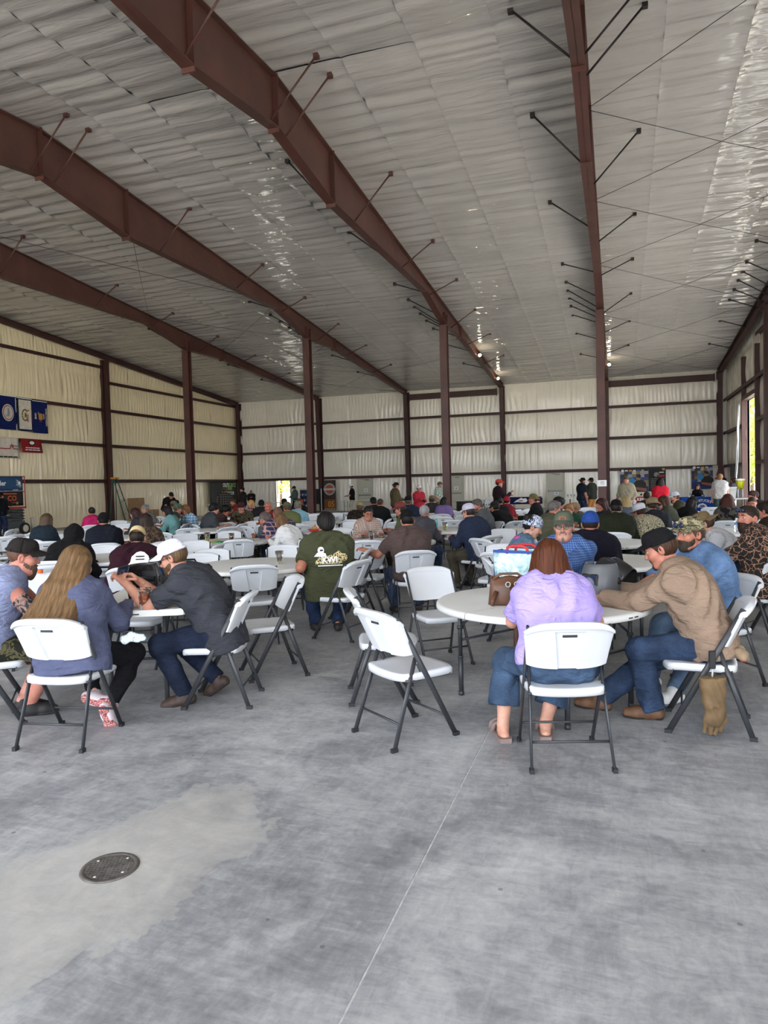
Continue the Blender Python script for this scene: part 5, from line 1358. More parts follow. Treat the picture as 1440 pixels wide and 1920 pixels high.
CHAIRS = [
(-13.34, 12.58, -164, 'empty white folding chair, side-on towards flags, flag side of the pink jacket'),
(-11.12, 10.46, 142, 'empty white folding chair, back turned, beyond the teal-navy jacket'),
(-11.49, 10.91, 176, 'empty white folding chair, side-on towards flags, beyond the teal-navy jacket'),
(-10.13, 10.19, -45, 'empty white folding chair, facing the camera, beyond the teal-navy jacket'),
(-11.60, 11.78, 144, 'empty white folding chair, back turned, flag side of the dark red hair'),
(-9.08, 9.40, 134, 'empty white folding chair, back turned, in front of the teal-navy jacket'),
(-8.05, 7.98, -156, 'empty white folding chair, side-on towards flags, flag side of the bandana wearer'),
(-9.97, 9.48, -144, 'empty white folding chair, side-on towards flags, flag side of the teal-navy jacket'),
(-12.95, 16.03, -51, 'empty white folding chair, facing the camera, flag side of the frizzy grey hair'),
(-11.48, 14.33, -61, 'empty white folding chair, facing the camera, bay side of the pink jacket'),
(-10.40, 12.96, -71, 'empty white folding chair, facing the camera, flag side of the dark red hair'),
(-8.18, 9.84, 130, 'empty white folding chair, back turned, beyond the bandana wearer'),
(-7.09, 8.45, -50, 'empty white folding chair, facing the camera, in front of the bandana wearer'),
(-6.03, 6.25, 134, 'empty white folding chair, back turned, in front of the black hood'),
(-5.48, 7.25, 135, 'empty white folding chair, back turned, bay side of the black hood'),
(-4.20, 5.51, -83, 'empty white folding chair, facing the camera, in front of the maroon sweatshirt'),
(-8.59, 12.75, 129, 'empty white folding chair, back turned, in front of the dark red hair'),
(-7.27, 10.73, -56, 'empty white folding chair, facing the camera, beyond the long dark brown hair'),
(-6.09, 9.20, -62, 'empty white folding chair, facing the camera, in front of the long dark brown hair'),
(-9.99, 15.85, -58, 'empty white folding chair, facing the camera, beyond the pale blue plaid'),
(-8.91, 14.83, 121, 'empty white folding chair, back turned, in front of the dark plaid'),
(-7.90, 12.94, 161, 'empty white folding chair, side-on towards flags, flag side of the drab green cap'),
(-6.77, 11.38, -59, 'empty white folding chair, facing the camera, flag side of the grey cardigan'),
(-4.93, 7.85, -58, 'empty white folding chair, facing the camera, beyond the maroon sweatshirt'),
(-4.78, 7.29, -67, 'empty white folding chair, facing the camera, bay side of the maroon sweatshirt'),
(-5.65, 8.77, -168, 'empty white folding chair, side-on towards flags, in front of the long dark brown hair'),
(-5.69, 9.83, 120, 'empty white folding chair, back turned, flag side of the white sweater'),
(-8.03, 10.62, -174, 'empty white folding chair, side-on towards flags, beyond the bandana wearer'),
(-7.99, 11.50, 65, 'empty white folding chair, side-on towards bay, flag side of the grey cardigan'),
(-6.34, 8.69, -54, 'empty white folding chair, facing the camera, beyond the black hood'),
(-11.77, 16.75, -55, 'empty white folding chair, facing the camera, bay side of the frizzy grey hair'),
(-8.29, 14.14, 180, 'empty white folding chair, side-on towards flags, bay side of the dark grey tee'),
(-7.33, 13.37, 59, 'empty white folding chair, side-on towards bay, flag side of the drab green cap'),
(-8.19, 14.93, -61, 'empty white folding chair, facing the camera, flag side of the ruddy bald head'),
(-4.23, 8.49, -63, 'empty white folding chair, facing the camera, flag side of the brown tee'),
(-3.64, 6.59, 119, 'empty white folding chair, back turned, flag side of the printed green tee'),
(-4.99, 11.32, 55, 'empty white folding chair, side-on towards bay, bay side of the purple plaid'),
(-6.64, 14.64, -66, 'empty white folding chair, facing the camera, in front of the light blue shirt'),
(-8.39, 18.96, -66, 'empty white folding chair, facing the camera, bay side of the wide black cap'),
(-7.60, 16.79, -76, 'empty white folding chair, facing the camera, beyond the ruddy bald head'),
(-7.93, 18.59, -67, 'empty white folding chair, facing the camera, bay side of the black knit cap'),
(-7.36, 17.31, -67, 'empty white folding chair, facing the camera, flag side of the black jacket and cap'),
(-5.90, 13.79, -72, 'empty white folding chair, facing the camera, bay side of the drab green cap'),
(-4.62, 10.86, -67, 'empty white folding chair, facing the camera, bay side of the white sweater'),
(-7.91, 19.25, -78, 'empty white folding chair, facing the camera, in front of the bright red hair'),
(-6.58, 17.26, -69, 'empty white folding chair, facing the camera, beyond the cropped hair'),
(-5.49, 14.34, -69, 'empty white folding chair, facing the camera, in front of the dark brown camouflage'),
(-6.24, 16.81, -80, 'empty white folding chair, facing the camera, in front of the black jacket and cap'),
(-3.46, 9.70, 106, 'empty white folding chair, back turned, flag side of the slate blue jacket'),
(-3.07, 8.57, -176, 'empty white folding chair, side-on towards flags, flag side of the brown tee'),
(-5.26, 15.51, -172, 'empty white folding chair, side-on towards flags, bay side of the dark brown camouflage'),
(-5.79, 18.18, 118, 'empty white folding chair, back turned, bay side of the black jacket and cap'),
(-4.50, 14.53, 107, 'empty white folding chair, back turned, in front of the dark brown camouflage'),
(-4.36, 17.04, -76, 'empty white folding chair, facing the camera, bay side of the broad navy shirt'),
(-4.47, 15.84, -74, 'empty white folding chair, facing the camera, in front of the broad navy shirt'),
(-4.71, 20.27, -77, 'empty white folding chair, facing the camera, beyond the charcoal hoodie'),
(-4.36, 19.20, -82, 'empty white folding chair, facing the camera, bay side of the charcoal hoodie'),
(-4.01, 16.56, 104, 'empty white folding chair, back turned, bay side of the broad navy shirt'),
(-3.38, 14.97, 103, 'empty white folding chair, back turned, flag side of the black tee'),
(-2.81, 14.90, 160, 'empty white folding chair, side-on towards flags, flag side of the black tee'),
(-2.75, 18.20, 128, 'empty white folding chair, side-on towards flags, beyond the crimson jacket'),
(-2.53, 19.64, 117, 'empty white folding chair, back turned, beyond the crimson jacket'),
(-2.49, 21.04, 112, 'empty white folding chair, back turned, bay side of the charcoal hoodie'),
(-2.90, 20.10, 158, 'empty white folding chair, side-on towards flags, bay side of the charcoal hoodie'),
(-1.80, 11.56, -81, 'empty white folding chair, facing the camera, flag side of the drab green jacket'),
(-1.71, 9.97, 51, 'empty white folding chair, side-on towards bay, in front of the slate blue jacket'),
(-1.20, 8.06, 69, 'empty white folding chair, side-on towards bay, beyond the paisley bandana'),
(-1.39, 8.62, -96, 'empty white folding chair, facing the camera, bay side of the brown tee'),
(-2.47, 20.47, 117, 'empty white folding chair, back turned, bay side of the lilac-purple top'),
(-0.81, 20.79, -88, 'empty white folding chair, facing the camera, beyond the short dark hair'),
(-0.93, 19.50, 93, 'empty white folding chair, back turned, flag side of the short dark hair'),
(-0.24, 12.20, 160, 'empty white folding chair, side-on towards flags, flag side of the tan brimmed hat'),
(-0.21, 9.26, -89, 'empty white folding chair, facing the camera, flag side of the pale grey hoodie'),
(-1.41, 20.02, 94, 'empty white folding chair, back turned, beyond the orange hood patch'),
(1.29, 18.21, 106, 'empty white folding chair, back turned, bay side of the short dark hair'),
(0.84, 13.75, 146, 'empty white folding chair, side-on towards flags, bay side of the dark auburn hair'),
(1.37, 14.54, 85, 'empty white folding chair, back turned, in front of the curly auburn hair'),
(1.77, 14.98, 118, 'empty white folding chair, side-on towards flags, bay side of the curly auburn hair'),
(2.29, 20.12, 84, 'empty white folding chair, back turned, beyond the short dark hair'),
(0.67, 14.29, 112, 'empty white folding chair, side-on towards flags, bay side of the blond bob'),
(2.35, 14.20, 100, 'empty white folding chair, back turned, bay side of the long copper hair'),
(-4.89, 12.10, -78, 'empty white folding chair, facing the camera, beyond the cream check'),
(-6.46, 13.54, 135, 'empty white folding chair, back turned, in front of the drab green cap'),
(-7.37, 13.97, 118, 'empty white folding chair, back turned, flag side of the drab green cap'),
(-10.77, 13.87, 138, 'empty white folding chair, back turned, flag side of the dusty green cap'),
(-11.22, 12.75, 102, 'empty white folding chair, side-on towards bay, flag side of the dark red hair'),
(-9.97, 10.73, -57, 'empty white folding chair, facing the camera, in front of the dark red hair'),
(-4.24, 10.12, 54, 'empty white folding chair, side-on towards bay, bay side of the white sweater'),
(-1.54, 15.95, 125, 'empty white folding chair, side-on towards flags, in front of the olive knit cap'),
(0.38, 15.14, 98, 'empty white folding chair, back turned, beyond the blond bob'),
(2.38, 15.95, 82, 'empty white folding chair, back turned, beyond the shaved head'),
(-9.65, 19.27, 127, 'empty white folding chair, back turned, beyond the wide black cap'),
(-7.75, 19.81, 111, 'empty white folding chair, back turned, bay side of the bright red hair'),
(-6.91, 19.64, -91, 'empty white folding chair, facing the camera, beyond the black jacket and cap'),
(-3.74, 17.45, 122, 'empty white folding chair, back turned, in front of the lilac-purple top')]
for _c in CHAIRS: folding_chair(*_c)
# ---------------------------------------------------------------- tables
TABLES = [(-.54, 5.21, 55, 'round white table where the lavender tee and tan work shirt sit'),  (-3.95, 7.2, 80, 'round white table by the printed green tee, two clear cups on it'), (-.22, 7.9, 10, 'round white table with a single water bottle behind the leather cap patch'),
 (-6.35, 7.85, 40, 'round white table where the black hood and maroon sweatshirt lean'), (-6.25, 10.35, 70, 'round white table with crisp bags in front of the white sweater'),
 (-3.4, 10.33, 100, 'round white table where the brown tee reaches out'), (-.31, 10.28, 30, 'round white table ahead of the bright blue knit cap'), (-9.3, 11.25, 0, 'round white table of the bandana wearer and long dark brown hair'),
 (-11.9, 12.8, 60, 'round white table close to the flag wall by the teal-navy jacket'), (-8.39, 13.4, 20, 'round white table with a plain top below the pale teal top'), (-5.3, 12.75, 50, 'round white table with a food basket beyond the purple plaid'),
 (-3.03, 13.11, 75, 'round white table with a teal bottle by the grey bun'), (-11.0, 15.66, 15, 'round white table holding the white bag with orange handles'), (-9.01, 16.43, 35, 'round white table before the smiling camouflage wearer'),
 (-7.2, 16.2, 85, 'round white table behind the ruddy bald head'), (-5.02, 17.3, 10, 'round white table past the dark brown camouflage jacket'), (-2.9, 15.6, 45, 'round white table under the black tee and dark cap'),
 (-1.33, 12.83, 60, 'round white table by the drab green jacket'), (.34, 13.05, 25, 'round white table ahead of the broad dark olive jacket'), (1.93, 12.39, 65, 'round white table before the long copper hair'),
 (1.68, 16.57, 5, 'round white table of the leaning black cap and shaved head'), (-.4, 16.2, 30, 'round white table beyond the two children'), (-2.4, 18.8, 70, 'round white table past the crimson jacket'),
 (-11.51, 19.48, 20, 'round white table behind the red plaid shirt'), (-8.63, 19.55, 50, 'round white table beyond the bright red hair'), (-6.0, 20.2, 0, 'round white table standing farther off than the broad navy shirt'),
 (-13.5, 17.2, 40, 'round white table by the frizzy grey hair and cardboard boxes'), (.6, 19.4, 80, 'round white table past the short dark hair near the olive post'), (2.9, 10.6, 15, 'round white table beside the dark brown shirt')]
for t in TABLES: round_table(*t)
e = empty('folding_table', (-3.72, 5.08, 0), radians(24), 'oblong white folding table where the long fair hair and white mesh cap sit', 'table')
mb = MB(); pr = [(.31, -.915), (.36, -.90), (.38, -.865), (.38, .865), (.36, .90), (.31, .915), (-.31, .915), (-.36, .90), (-.38, .865), (-.38, -.865), (-.36, -.90), (-.31, -.915)]
mb.prism(pr, .697, .738); mb.prism([(x * .985, y * .993) for x, y in pr], .738, .7425); mb.put('table_top', TB_WHITE, e)
MB().box(-.05, .05, -.9172, -.914, .711, .719).put('slot_shade', CH_FOOT, e)  # dark strip in place of the slot's shade
for s in (-1, 1):
    for q in (-1, 1):
        x, y = q * .20, s * .78
        MB().tube([(x, y, .69), (x, y, .32), (x, y, .31), (x, y, .004)], [.0145, .0145, .0175, .0175], 10).put('leg', CH_GREY, e)
        MB().tube([(x, y, .50), (x, y - s * .12, .60), (x, y - s * .25, .69)], .009, 6).put('leg_brace', CH_GREY, e)
    MB().tube([(-.20, s * .78, .36), (.20, s * .78, .36)], .010, 6).put('cross_bar', CH_GREY, e)
for q in (-1, 1): MB().box(q * .30 - .012, q * .30 + .012, -.82, .82, .675, .697).put('under_rail', CH_GREY, e)

# ---------------------------------------------------------------- the people close to the camera
def toloc(px, py, head, w):
    a = radians(head); dx, dy = w[0] - px, w[1] - py
    return (dx * sin(a) - dy * cos(a), dx * cos(a) + dy * sin(a)) + tuple(w[2:])
def hero(px, py, head, sp, o, label, wh=None, wf=None, chair=None):
    sp = dict(sp); sp.setdefault('h', .010); sp.setdefault('hh', .0055)
    if wh: sp['hands'] = [toloc(px, py, head, w) for w in wh]
    if wf: sp['feet'] = [toloc(px, py, head, w) for w in wf]
    o.setdefault('near', True)
    e, r = person(px, py, head, sp, o, label, 'people seated at the round tables')
    if chair: folding_chair(chair[0], chair[1], chair[2], chair[3], near=True)
    return e, r
def chest_print(e, r, mats):
    pass
lav, lavr = hero(-.335, 4.21, 106, dict(fem=True, fat=.72, lean=.34, bow=.30, hairs=['bob'], hp=.42, hy=-.12, barefoot=True, pants='crop', flare=.03, sleeve='short', loose=.018, hand=['relaxed', 'grip'], seed=3, hem=.02),
     dict(top=cloth('aa99da'), hair='5e3018', pants=denim('3d4f66'), skin='d3a58e'), 'person in a lavender tee and cropped jeans with an auburn bob, seen from behind',
     wh=[(-.66, 4.72, .775), (-.20, 4.80, .79)], wf=[(-.71, 4.40), (-.46, 4.50)], chair=(-.32, 4.18, 106, 'white folding chair under the lavender tee, back turned, its handle slot showing'))
tan, tanr = hero(.56, 4.96, 172, dict(fat=.38, lean=.35, bow=.34, hairs=['under', 'goatee'], hp=.42, sleeve='long', loose=.020, side=.06, jaw=.98, hand=['grip', 'grip'], boots=True, flare=.028, seed=5, fold=.009),
     dict(top=cloth('8d7866'), hat='flatcap', hatm=cloth('1b1b1d'), hair='4a3020', face=1, pants=denim('33425a'), skin='c48a74', shoes=mat('brown boot leather', '6a4a32', .6, 0, .15, 12)),
     'person in a tan long-sleeved work shirt and black flat-brimmed cap, looking down', wh=[(-.12, 5.02, .80), (-.10, 5.30, .80)], wf=[(.17, 4.98), (-.16, 5.10)],
     chair=(.53, 4.93, 176, 'white folding chair under the tan work shirt, a leather gauntlet hanging from it'))
blue, bluer = hero(.72, 6.04, 212, dict(fat=.15, lean=.24, bow=.28, hairs=['under', 'beard'], hp=.08, hy=.05, sleeve='half', loose=.018, seed=8, h=.012), dict(top=denim('6480a6', 'chambray'), hat='cap', hatm=camo('marsh camouflage', ['4f4a38', '7c7458', '2f2c22', '9a9272'], 20, (1, 1, 2)), shades=1, hair='5b4636', beardc='4a3c30', face=1, pants=denim('5a6f88'), skin='c8896f', shoes=mat('white trainer', 'e4e4e2', .5), solem=mat('grey sole', '8a8a8a', .7)),
     'person in a chambray shirt and camouflage cap with sunglasses pushed up on it', wh=[(.30, 5.62, .79), (.15, 5.72, .79)], wf=[(.34, 5.36), (.20, 5.72)], chair=(.72, 6.02, 212, 'white folding chair under the chambray shirt'))
gls, glsr = hero(-.46, 6.60, 268, dict(fat=.45, lean=.10, bow=.16, hairs=['under', 'goatee'], hp=.10, sleeve='half', seed=11, h=.012), dict(top=plaid('blue fine plaid', '3d5d92', '2f4a7c', '7890b8', .02), hat='cap', hatm=cloth('5c6656'), glasses=1, hair='8a857e', beardc='85807a', face=1, skin='c99580'),
     'person with glasses, a grey goatee and a green cap with a leather patch', wh=[(-.62, 5.78, .785), (-.30, 5.76, .785)], chair=(-.46, 6.62, 268, 'white folding chair under the leather cap patch'))
den, denr = hero(-1.06, 7.36, 15, dict(fem=True, fat=.25, lean=.24, bow=.28, hairs=['bun'], hp=.45, sleeve='long', seed=13, h=.012), dict(top=denim('566f84', 'faded denim jacket'), hair='181312', hat='beanie', hatm=vein('navy paisley', '1c2440', 'b9c0d0', 46, .16), face=1, skin='d0a48e'),
     'person in a denim jacket with a pink hood and a navy paisley bandana', chair=(-1.08, 7.34, 15, 'white folding chair under the paisley bandana wearer'))
I = Imp(); _n = denr.neck
for s in (-1, 1): I.cap(_n + np.array([s * .075, -.03, .01]), _n + np.array([s * .05, .085, -.06]), .030, .022, .02); I.cap(_n + np.array([s * .05, .085, -.06]), _n + np.array([s * .035, .115, -.19]), .020, .014, .02)
I.cap(_n + np.array([-.06, -.075, .005]), _n + np.array([.06, -.075, .005]), .045, None, .03)
link('hood', npmesh('hood', *I.surf(.008)), cloth('c2549a'), den)
lng, lngr = hero(-3.43, 3.73, 104, dict(fem=True, fat=.62, lean=.34, bow=.30, side=-.16, hairs=['verylong'], hp=.28, hy=-.30, sleeve='long', loose=.022, pants='tight', fold=.008, seed=17, feet=[(.02, .27, .12), (.13, .26, .03)], kpole=[(-.1, 1, .2), (.5, 1, .2)], toe=[(.85, .25, -.35), (.15, .35, -.9)], sole=[(.1, -.95, -.3), (0, -.95, -.35)], hem=-.10),
     dict(top=cloth('585d78'), hair='7d6040', pants=cloth('17171a'), shoes=mat('pale trainer upper', 'd8c8cc', .6), solem=vein('pink tread', 'd98a86', '6a4a48', 55, .10), skin='d3a58e'), 'person with long fair hair in a slate blue sweatshirt, seen from behind', wh=[(-3.95, 4.30, .775), (-3.42, 4.28, .775)],
     chair=(-3.43, 3.70, 100, 'white folding chair under the long fair hair, back turned'))
gry, gryr = hero(-2.86, 4.66, 194, dict(fat=.36, lean=.46, bow=.38, hairs=['under', 'beard'], hp=.40, nk=.1, sleeve='short', loose=.020, hand=['grip', 'grip'], hem=-.12, boots=True, seed=19, feet=[(-.10, .30, .0), (.12, .12, .05)], toe=[(-.3, 1, -.15), (.2, .8, -.55)], sole=[(0, -.15, -1), (0, -.6, -.8)], fold=.008, poles=[(-.2, -.2, -1), (.2, -.2, -1)]),
     dict(top=cloth('3f4147'), hat='cap', hatm=cloth('d9d7e6'), brimm=cloth('e4e2ee'), glasses=1, hair='6a5138', face=1, pants=denim('20283a'), skin='d09c84', shoes=mat('dark brown boot', '3d2c24', .6, 0, .15, 12)),
     'person in a dark grey tee and white mesh-back cap, holding a black phone', wh=[(-3.47, 4.34, .93), (-3.44, 4.46, .93)], chair=(-2.87, 4.66, 197, 'white folding chair under the white mesh cap, side-on'))
brd, brdr = hero(-4.31, 3.86, 44, dict(fat=.75, lean=.28, bow=.34, hairs=['fullbeard', 'buzz'], hp=.22, hy=-.05, sleeve='none', pants='shorts', seed=23, hand=['relaxed', 'relaxed']), dict(top=cloth('7d84a0', 'heather grey tee'), hat='cap', hatm=cloth('2b2624'), hair='6b4a38', beardc='6e5442', face=1, pants=camo('olive camouflage', ['3a3826', '56523a', '22211a'], 16), skin='cf9280', shoes=mat('black trainer', '1f1e1d', .7)),
     'bearded person in a sleeveless heather tee and dark cap, bare tattooed arm', wh=[(-3.95, 4.35, .775), (-3.75, 4.15, .775)], wf=[(-4.16, 4.06), (-4.05, 4.02)], chair=(-4.28, 3.85, 40, 'white folding chair cut by the picture edge under the tattooed arm'))
kwi, kwir = hero(-2.96, 6.98, 118, dict(fat=.80, lean=.14, bow=.20, hairs=['thick'], hp=.18, hy=.12, sleeve='short', loose=.020, seed=29, h=.011, hem=-.12, hrs=1), dict(top=cloth('474a33'), hair='181210', pants=denim('283652'), skin='c0866c', shoes=mat('dark work boot', '2a2422', .6)),
     'broad person in an olive green tee with a printed back and thick black hair', wh=[(-3.30, 7.0, .775), (-3.05, 7.3, .775)], wf=[(-3.24, 7.24), (-3.0, 7.3)], chair=(-2.80, 6.98, 168, 'white folding chair under the printed green tee, turned to one side'))
cam_, camr = hero(1.32, 7.60, 165, dict(fat=.6, lean=.10, bow=.18, hairs=['buzz', 'fullbeard'], hp=.02, hy=.85, sleeve='long', hood=1, loose=.022, seed=31, h=.012, feet=[(-.12, .42), (.02, .50, .34)], kpole=[(-.2, 1, .6), (.6, .6, 1)]), dict(top=vein('old duck camouflage', '26221f', '94705a', 17, .045), hair='3a2a20', beardc='33241c', face=1, shades=1, pants=denim('3a4f70'), skin='c48a74'),
     'bearded person with sunglasses on the head in a dark vein-patterned camouflage hoodie', wh=[(.75, 7.6, .74), (.85, 7.85, .74)], chair=(1.30, 7.64, 142, 'white folding chair under the camouflage hoodie, cut by the picture edge'))
hdy, hdyr = C('hoodgrey2', .90, 8.55, 175, 'lean', dict(fat=.35, sleeve='long', hood=1, h=.015, hh=.008, hairs=['under']), dict(top=cloth('a9a9ab'), hat='cap', hatm=cloth('7a6648'), backwards=1, hair='4a3828', near=True), 'person in a pale grey hoodie and brown backwards cap, bent forward')
# chairs left empty close to the camera
for a in ((-1.32, 4.31, 52, 'empty white folding chair standing free, angled towards the lavender tee'), (-1.72, 5.05, 22, 'empty white folding chair tucked close behind the free-standing empty one'), (-1.56, 6.18, -52, 'empty white folding chair facing the camera across the tote bag table'),
          (-2.86, 5.46, -140, 'empty white folding chair behind the white mesh cap, its grey inner face showing'), (-3.15, 8.15, -170, 'empty white folding chair seen edge-on right behind the printed green tee'), (-5.23, 5.31, -50, 'empty white folding chair facing the long fair hair from the far side')):
    folding_chair(*a, near=True)
# ---------------------------------------------------------------- things on and along the walls
def plain(c, r=.7): return mat('paint ' + c, c, r, 0, .03, 6)
def MW(u, v, org): u = Vector(u); v = Vector(v); return frame_mtx(Vector(org), u, v, u.cross(v))
def pw(e, M, name, x0, x1, y0, y1, m, z=.004, th=.003):
    return MB().box(x0, x1, y0, y1, z - th, z, M).put(name, m, e)
def disc(e, M, name, cx, cy, r, m, z=.004, r0=0.0, sx=1.0, n=28):
    mb = MB(); mb.lathe([(r0, z - .003), (r, z - .003), (r, z), (r0, z)] if r0 else [(0, z - .003), (r, z - .003), (r, z), (0, z)], n, (0, 0, 0), M @ Matrix.Translation((cx, cy, 0)), sx, 1, False, not r0); return mb.put(name, m, e)
def poly(e, M, name, pts, m, z=.004, th=.003):
    return MB().prism(pts, z - th, z, M).put(name, m, e)
def lett(e, M, txt, cx, cy, size, m, z=.004, rot=0.0, bold=0.0, align='CENTER', sx=1.0):
    return put_text(txt, size, m, e, M @ Matrix.Translation((cx, cy, z)) @ Matrix.Rotation(rot, 4, 'Z'), .0015, align, bold, 'lettering', sx)
def blocks(e, M, cx, cy, w, hgt, m, z, seed=1):
    # a line of print too small to read, as word-long bars
    R = random.Random(seed); x = cx - w / 2
    while x < cx + w / 2 - .02:
        L = min(w * R.uniform(.10, .26), cx + w / 2 - x); pw(e, M, 'print_line', x, x + L, cy - hgt / 2, cy + hgt / 2, m, z); x += L + w * .035
INK_W = plain('e8e8e6'); INK_K = plain('17181a'); INK_R = plain('b02a30'); INK_B = plain('1f3f86'); INK_O = plain('d0602c'); INK_G = plain('7fa04a')

# doors in the far wall
DOORP = mat('stone grey door paint', 'b4b3a2', .5, 0, .02, 3)
for i, (x0, x1) in enumerate(((-16.37, -15.28), (-10.30, -9.22), (-4.14, -3.04))):
    e = empty('door_%d' % (i + 1), (x0, D - .12, 0)); e['kind'] = 'structure'; e['label'] = 'closed grey steel door in the far wall'
    w = x1 - x0
    MB().box(.07, w - .07, -.01, .05, .01, 2.09, None, .004).put('door_leaf', DOORP, e)
    mb = MB(); mb.box(0, .07, -.05, .12, 0, 2.16); mb.box(w - .07, w, -.05, .12, 0, 2.16); mb.box(0, w, -.05, .12, 2.09, 2.16); mb.put('door_frame', DOORP, e)
    mb = MB(); mb.box(.12, w - .14, -.07, -.035, .98, 1.05, None, .008); mb.box(.10, .18, -.05, -.01, .95, 1.08); mb.put('push_bar', mat('grey bar', '77766c', .4, .5), e)
    mb = MB(); mb.box(w * .5, w * .5 + .28, -.06, -.01, 1.98, 2.05, None, .006); mb.tube([(w * .5 + .05, -.05, 2.03), (w * .35, -.12, 2.06), (w * .3, -.03, 2.08)], .008, 5); mb.put('door_closer', mat('grey bar', '77766c'), e)
    M = MW((1, 0, 0), (0, 0, 1), (w * (.55 if i < 2 else .55), -.012 if i < 2 else -.072, 1.32 if i < 2 else .86))
    pw(e, M, 'notice', -.13, .13, -.10 if i < 2 else -.09, .12 if i < 2 else .09, plain('dedede'), .003); pw(e, M, 'print', -.05, .05, -.04, .05, plain('8c8c90'), .005)
e = empty('door_4', (DOORWAY[0], D - .02, 0)); e['kind'] = 'structure'; e['label'] = 'open doorway in the far wall with daylight outside'
w = DOORWAY[1] - DOORWAY[0]
mb = MB(); mb.box(-.07, 0, -.10, .12, 0, 2.23); mb.box(w, w + .07, -.10, .12, 0, 2.23); mb.box(-.07, w + .07, -.10, .12, 2.16, 2.23); mb.put('door_frame', DOORP, e)

# state flags hung sideways from a girt on the cream wall
def flag(name, y0, y1, z0, z1, m, label, ph):
    e = empty(name, (XL + .27, y0, z0), 0, label, 'flag', 'flags hung on the cream wall')
    f = lambda u, v: (.010 * sin(u * 9 + ph) * (1 - .6 * v) + .008 * sin(v * 7 + u * 5 + ph), u * (y1 - y0), v * (z1 - z0) - .012 * sin(u * pi) * (1 - v))
    mb = MB(); mb.grid(f, 14, 14, .004); mb.put('cloth', m, e)
    MB().box(-.004, .012, 0, y1 - y0, (z1 - z0) - .035, z1 - z0).put('header_tape', INK_W, e)
    return e, MW((0, 1, 0), (0, 0, 1), (.024, 0, 0))
FLAGB = cloth('1d2c6e', 'flag blue'); FLAGW = cloth('d8cfc0', 'flag white'); CLD = cloth('22304f', 'flag navy')
e, M = flag('blue_flag', 23.30, 24.66, 4.47, 5.94, FLAGB, 'blue flag with a round pale seal, hung on the cream wall', .5)
disc(e, M, 'seal_ring', .86, .72, .37, FLAGW, .006, 0, .84); disc(e, M, 'seal_ring', .86, .72, .325, plain('8a4a3a'), .010, 0, .84); disc(e, M, 'seal_field', .86, .72, .285, plain('cfc0b4'), .014, 0, .84)
poly(e, M, 'figure', [(.80, .56), (.90, .56), (.94, .74), (.90, .92), (.84, .92), (.82, .76)], plain('7e98a0'), .018); poly(e, M, 'figure', [(.70, .52), (.78, .52), (.80, .62), (.72, .64)], plain('a8a49a'), .018)
MB().box(-.003, .004, 1.30, 1.33, 0, 1.4, MW((1, 0, 0), (0, 1, 0), (0, 0, 0))).put('edge_seam', INK_W, e)
e, M = flag('white_flag', 24.68, 25.52, 4.46, 5.92, CLD, 'white flag bordered in navy with a wreathed crest, hung on the cream wall', 2.1)
pw(e, M, 'white_field', .06, .76, .07, 1.37, FLAGW, .012)
n = 20
for k in range(n):
    a = 2 * pi * k / n
    if .2 < a < .9: continue
    MB().prism([(.045 * cos(b) + .40 + .155 * cos(a), .03 * sin(b) + .70 + .24 * sin(a)) for b in [2 * pi * q / 7 for q in range(7)]], .012, .017, M).put('wreath_leaf', plain('44583a'), e)
poly(e, M, 'crest', [(.33, .62), (.40, .54), (.50, .60), (.52, .76), (.44, .86), (.35, .80)], plain('c7a45e'), .018); poly(e, M, 'crest', [(.40, .62), (.48, .62), (.47, .76), (.40, .78)], plain('6a3a2c'), .021)
poly(e, M, 'ribbon', [(.52, .40), (.58, .42), (.55, .58), (.50, .58)], INK_R, .019); poly(e, M, 'ribbon', [(.55, .86), (.62, .92), (.60, .98), (.53, .90)], INK_R, .019)
e, M = flag('lettered_flag', 25.54, 26.42, 4.42, 5.88, CLD if 0 else FLAGB, 'blue flag lettered WISCONSIN and 1848, hung sideways on the cream wall', 3.6)
lett(e, M, 'WISCONSIN', .76, .74, .155, FLAGW, .02, -pi / 2, .003, 'CENTER', .95); lett(e, M, '1848', .13, .76, .15, FLAGW, .02, -pi / 2, .003)
poly(e, M, 'shield', [(.32, .60), (.54, .60), (.56, .86), (.43, .90), (.31, .86)], plain('b8863c'), .018); poly(e, M, 'badger', [(.28, .82), (.34, .82), (.34, .96), (.28, .94)], plain('8a8a88'), .02); poly(e, M, 'motto_ribbon', [(.60, .62), (.64, .66), (.64, .86), (.60, .90)], FLAGW, .02); poly(e, M, 'horn', [(.36, .50), (.50, .50), (.46, .60), (.38, .60)], plain('7a2e3a'), .019)
# two small banners under them
e = empty('white_banner', (XL + .27, 23.2, 3.2), 0, 'white banner with a red peaked line and small print, under the blue flag', 'banner'); M = MW((0, 1, 0), (0, 0, 1), (.012, 0, 0))
mb = MB(); mb.grid(lambda u, v: (.02 * sin(u * 8) * (1 - v), u * 1.48, v * .92 + (1 - v) * .05 * sin(u * 3)), 12, 10, .004); mb.put('cloth', FLAGW, e)
mb = MB(); mb.tube([(.2, .43, .03), (.88, .43, .03), (.98, .43, .03), (1.02, .56, .03), (1.06, .62, .03), (1.10, .56, .03), (1.16, .43, .03), (1.42, .42, .03)], .020, 6); o = mb.put('red_line', INK_R, e); o.matrix_local = M
blocks(e, M, 1.27, .56, .34, .03, INK_K, .030, 2); blocks(e, M, .74, .075, 1.2, .05, INK_K, .034, 3)
e = empty('red_banner', (XL + .27, 24.78, 3.5), 0, 'small red banner with an oval mark and two lines of white print', 'banner')
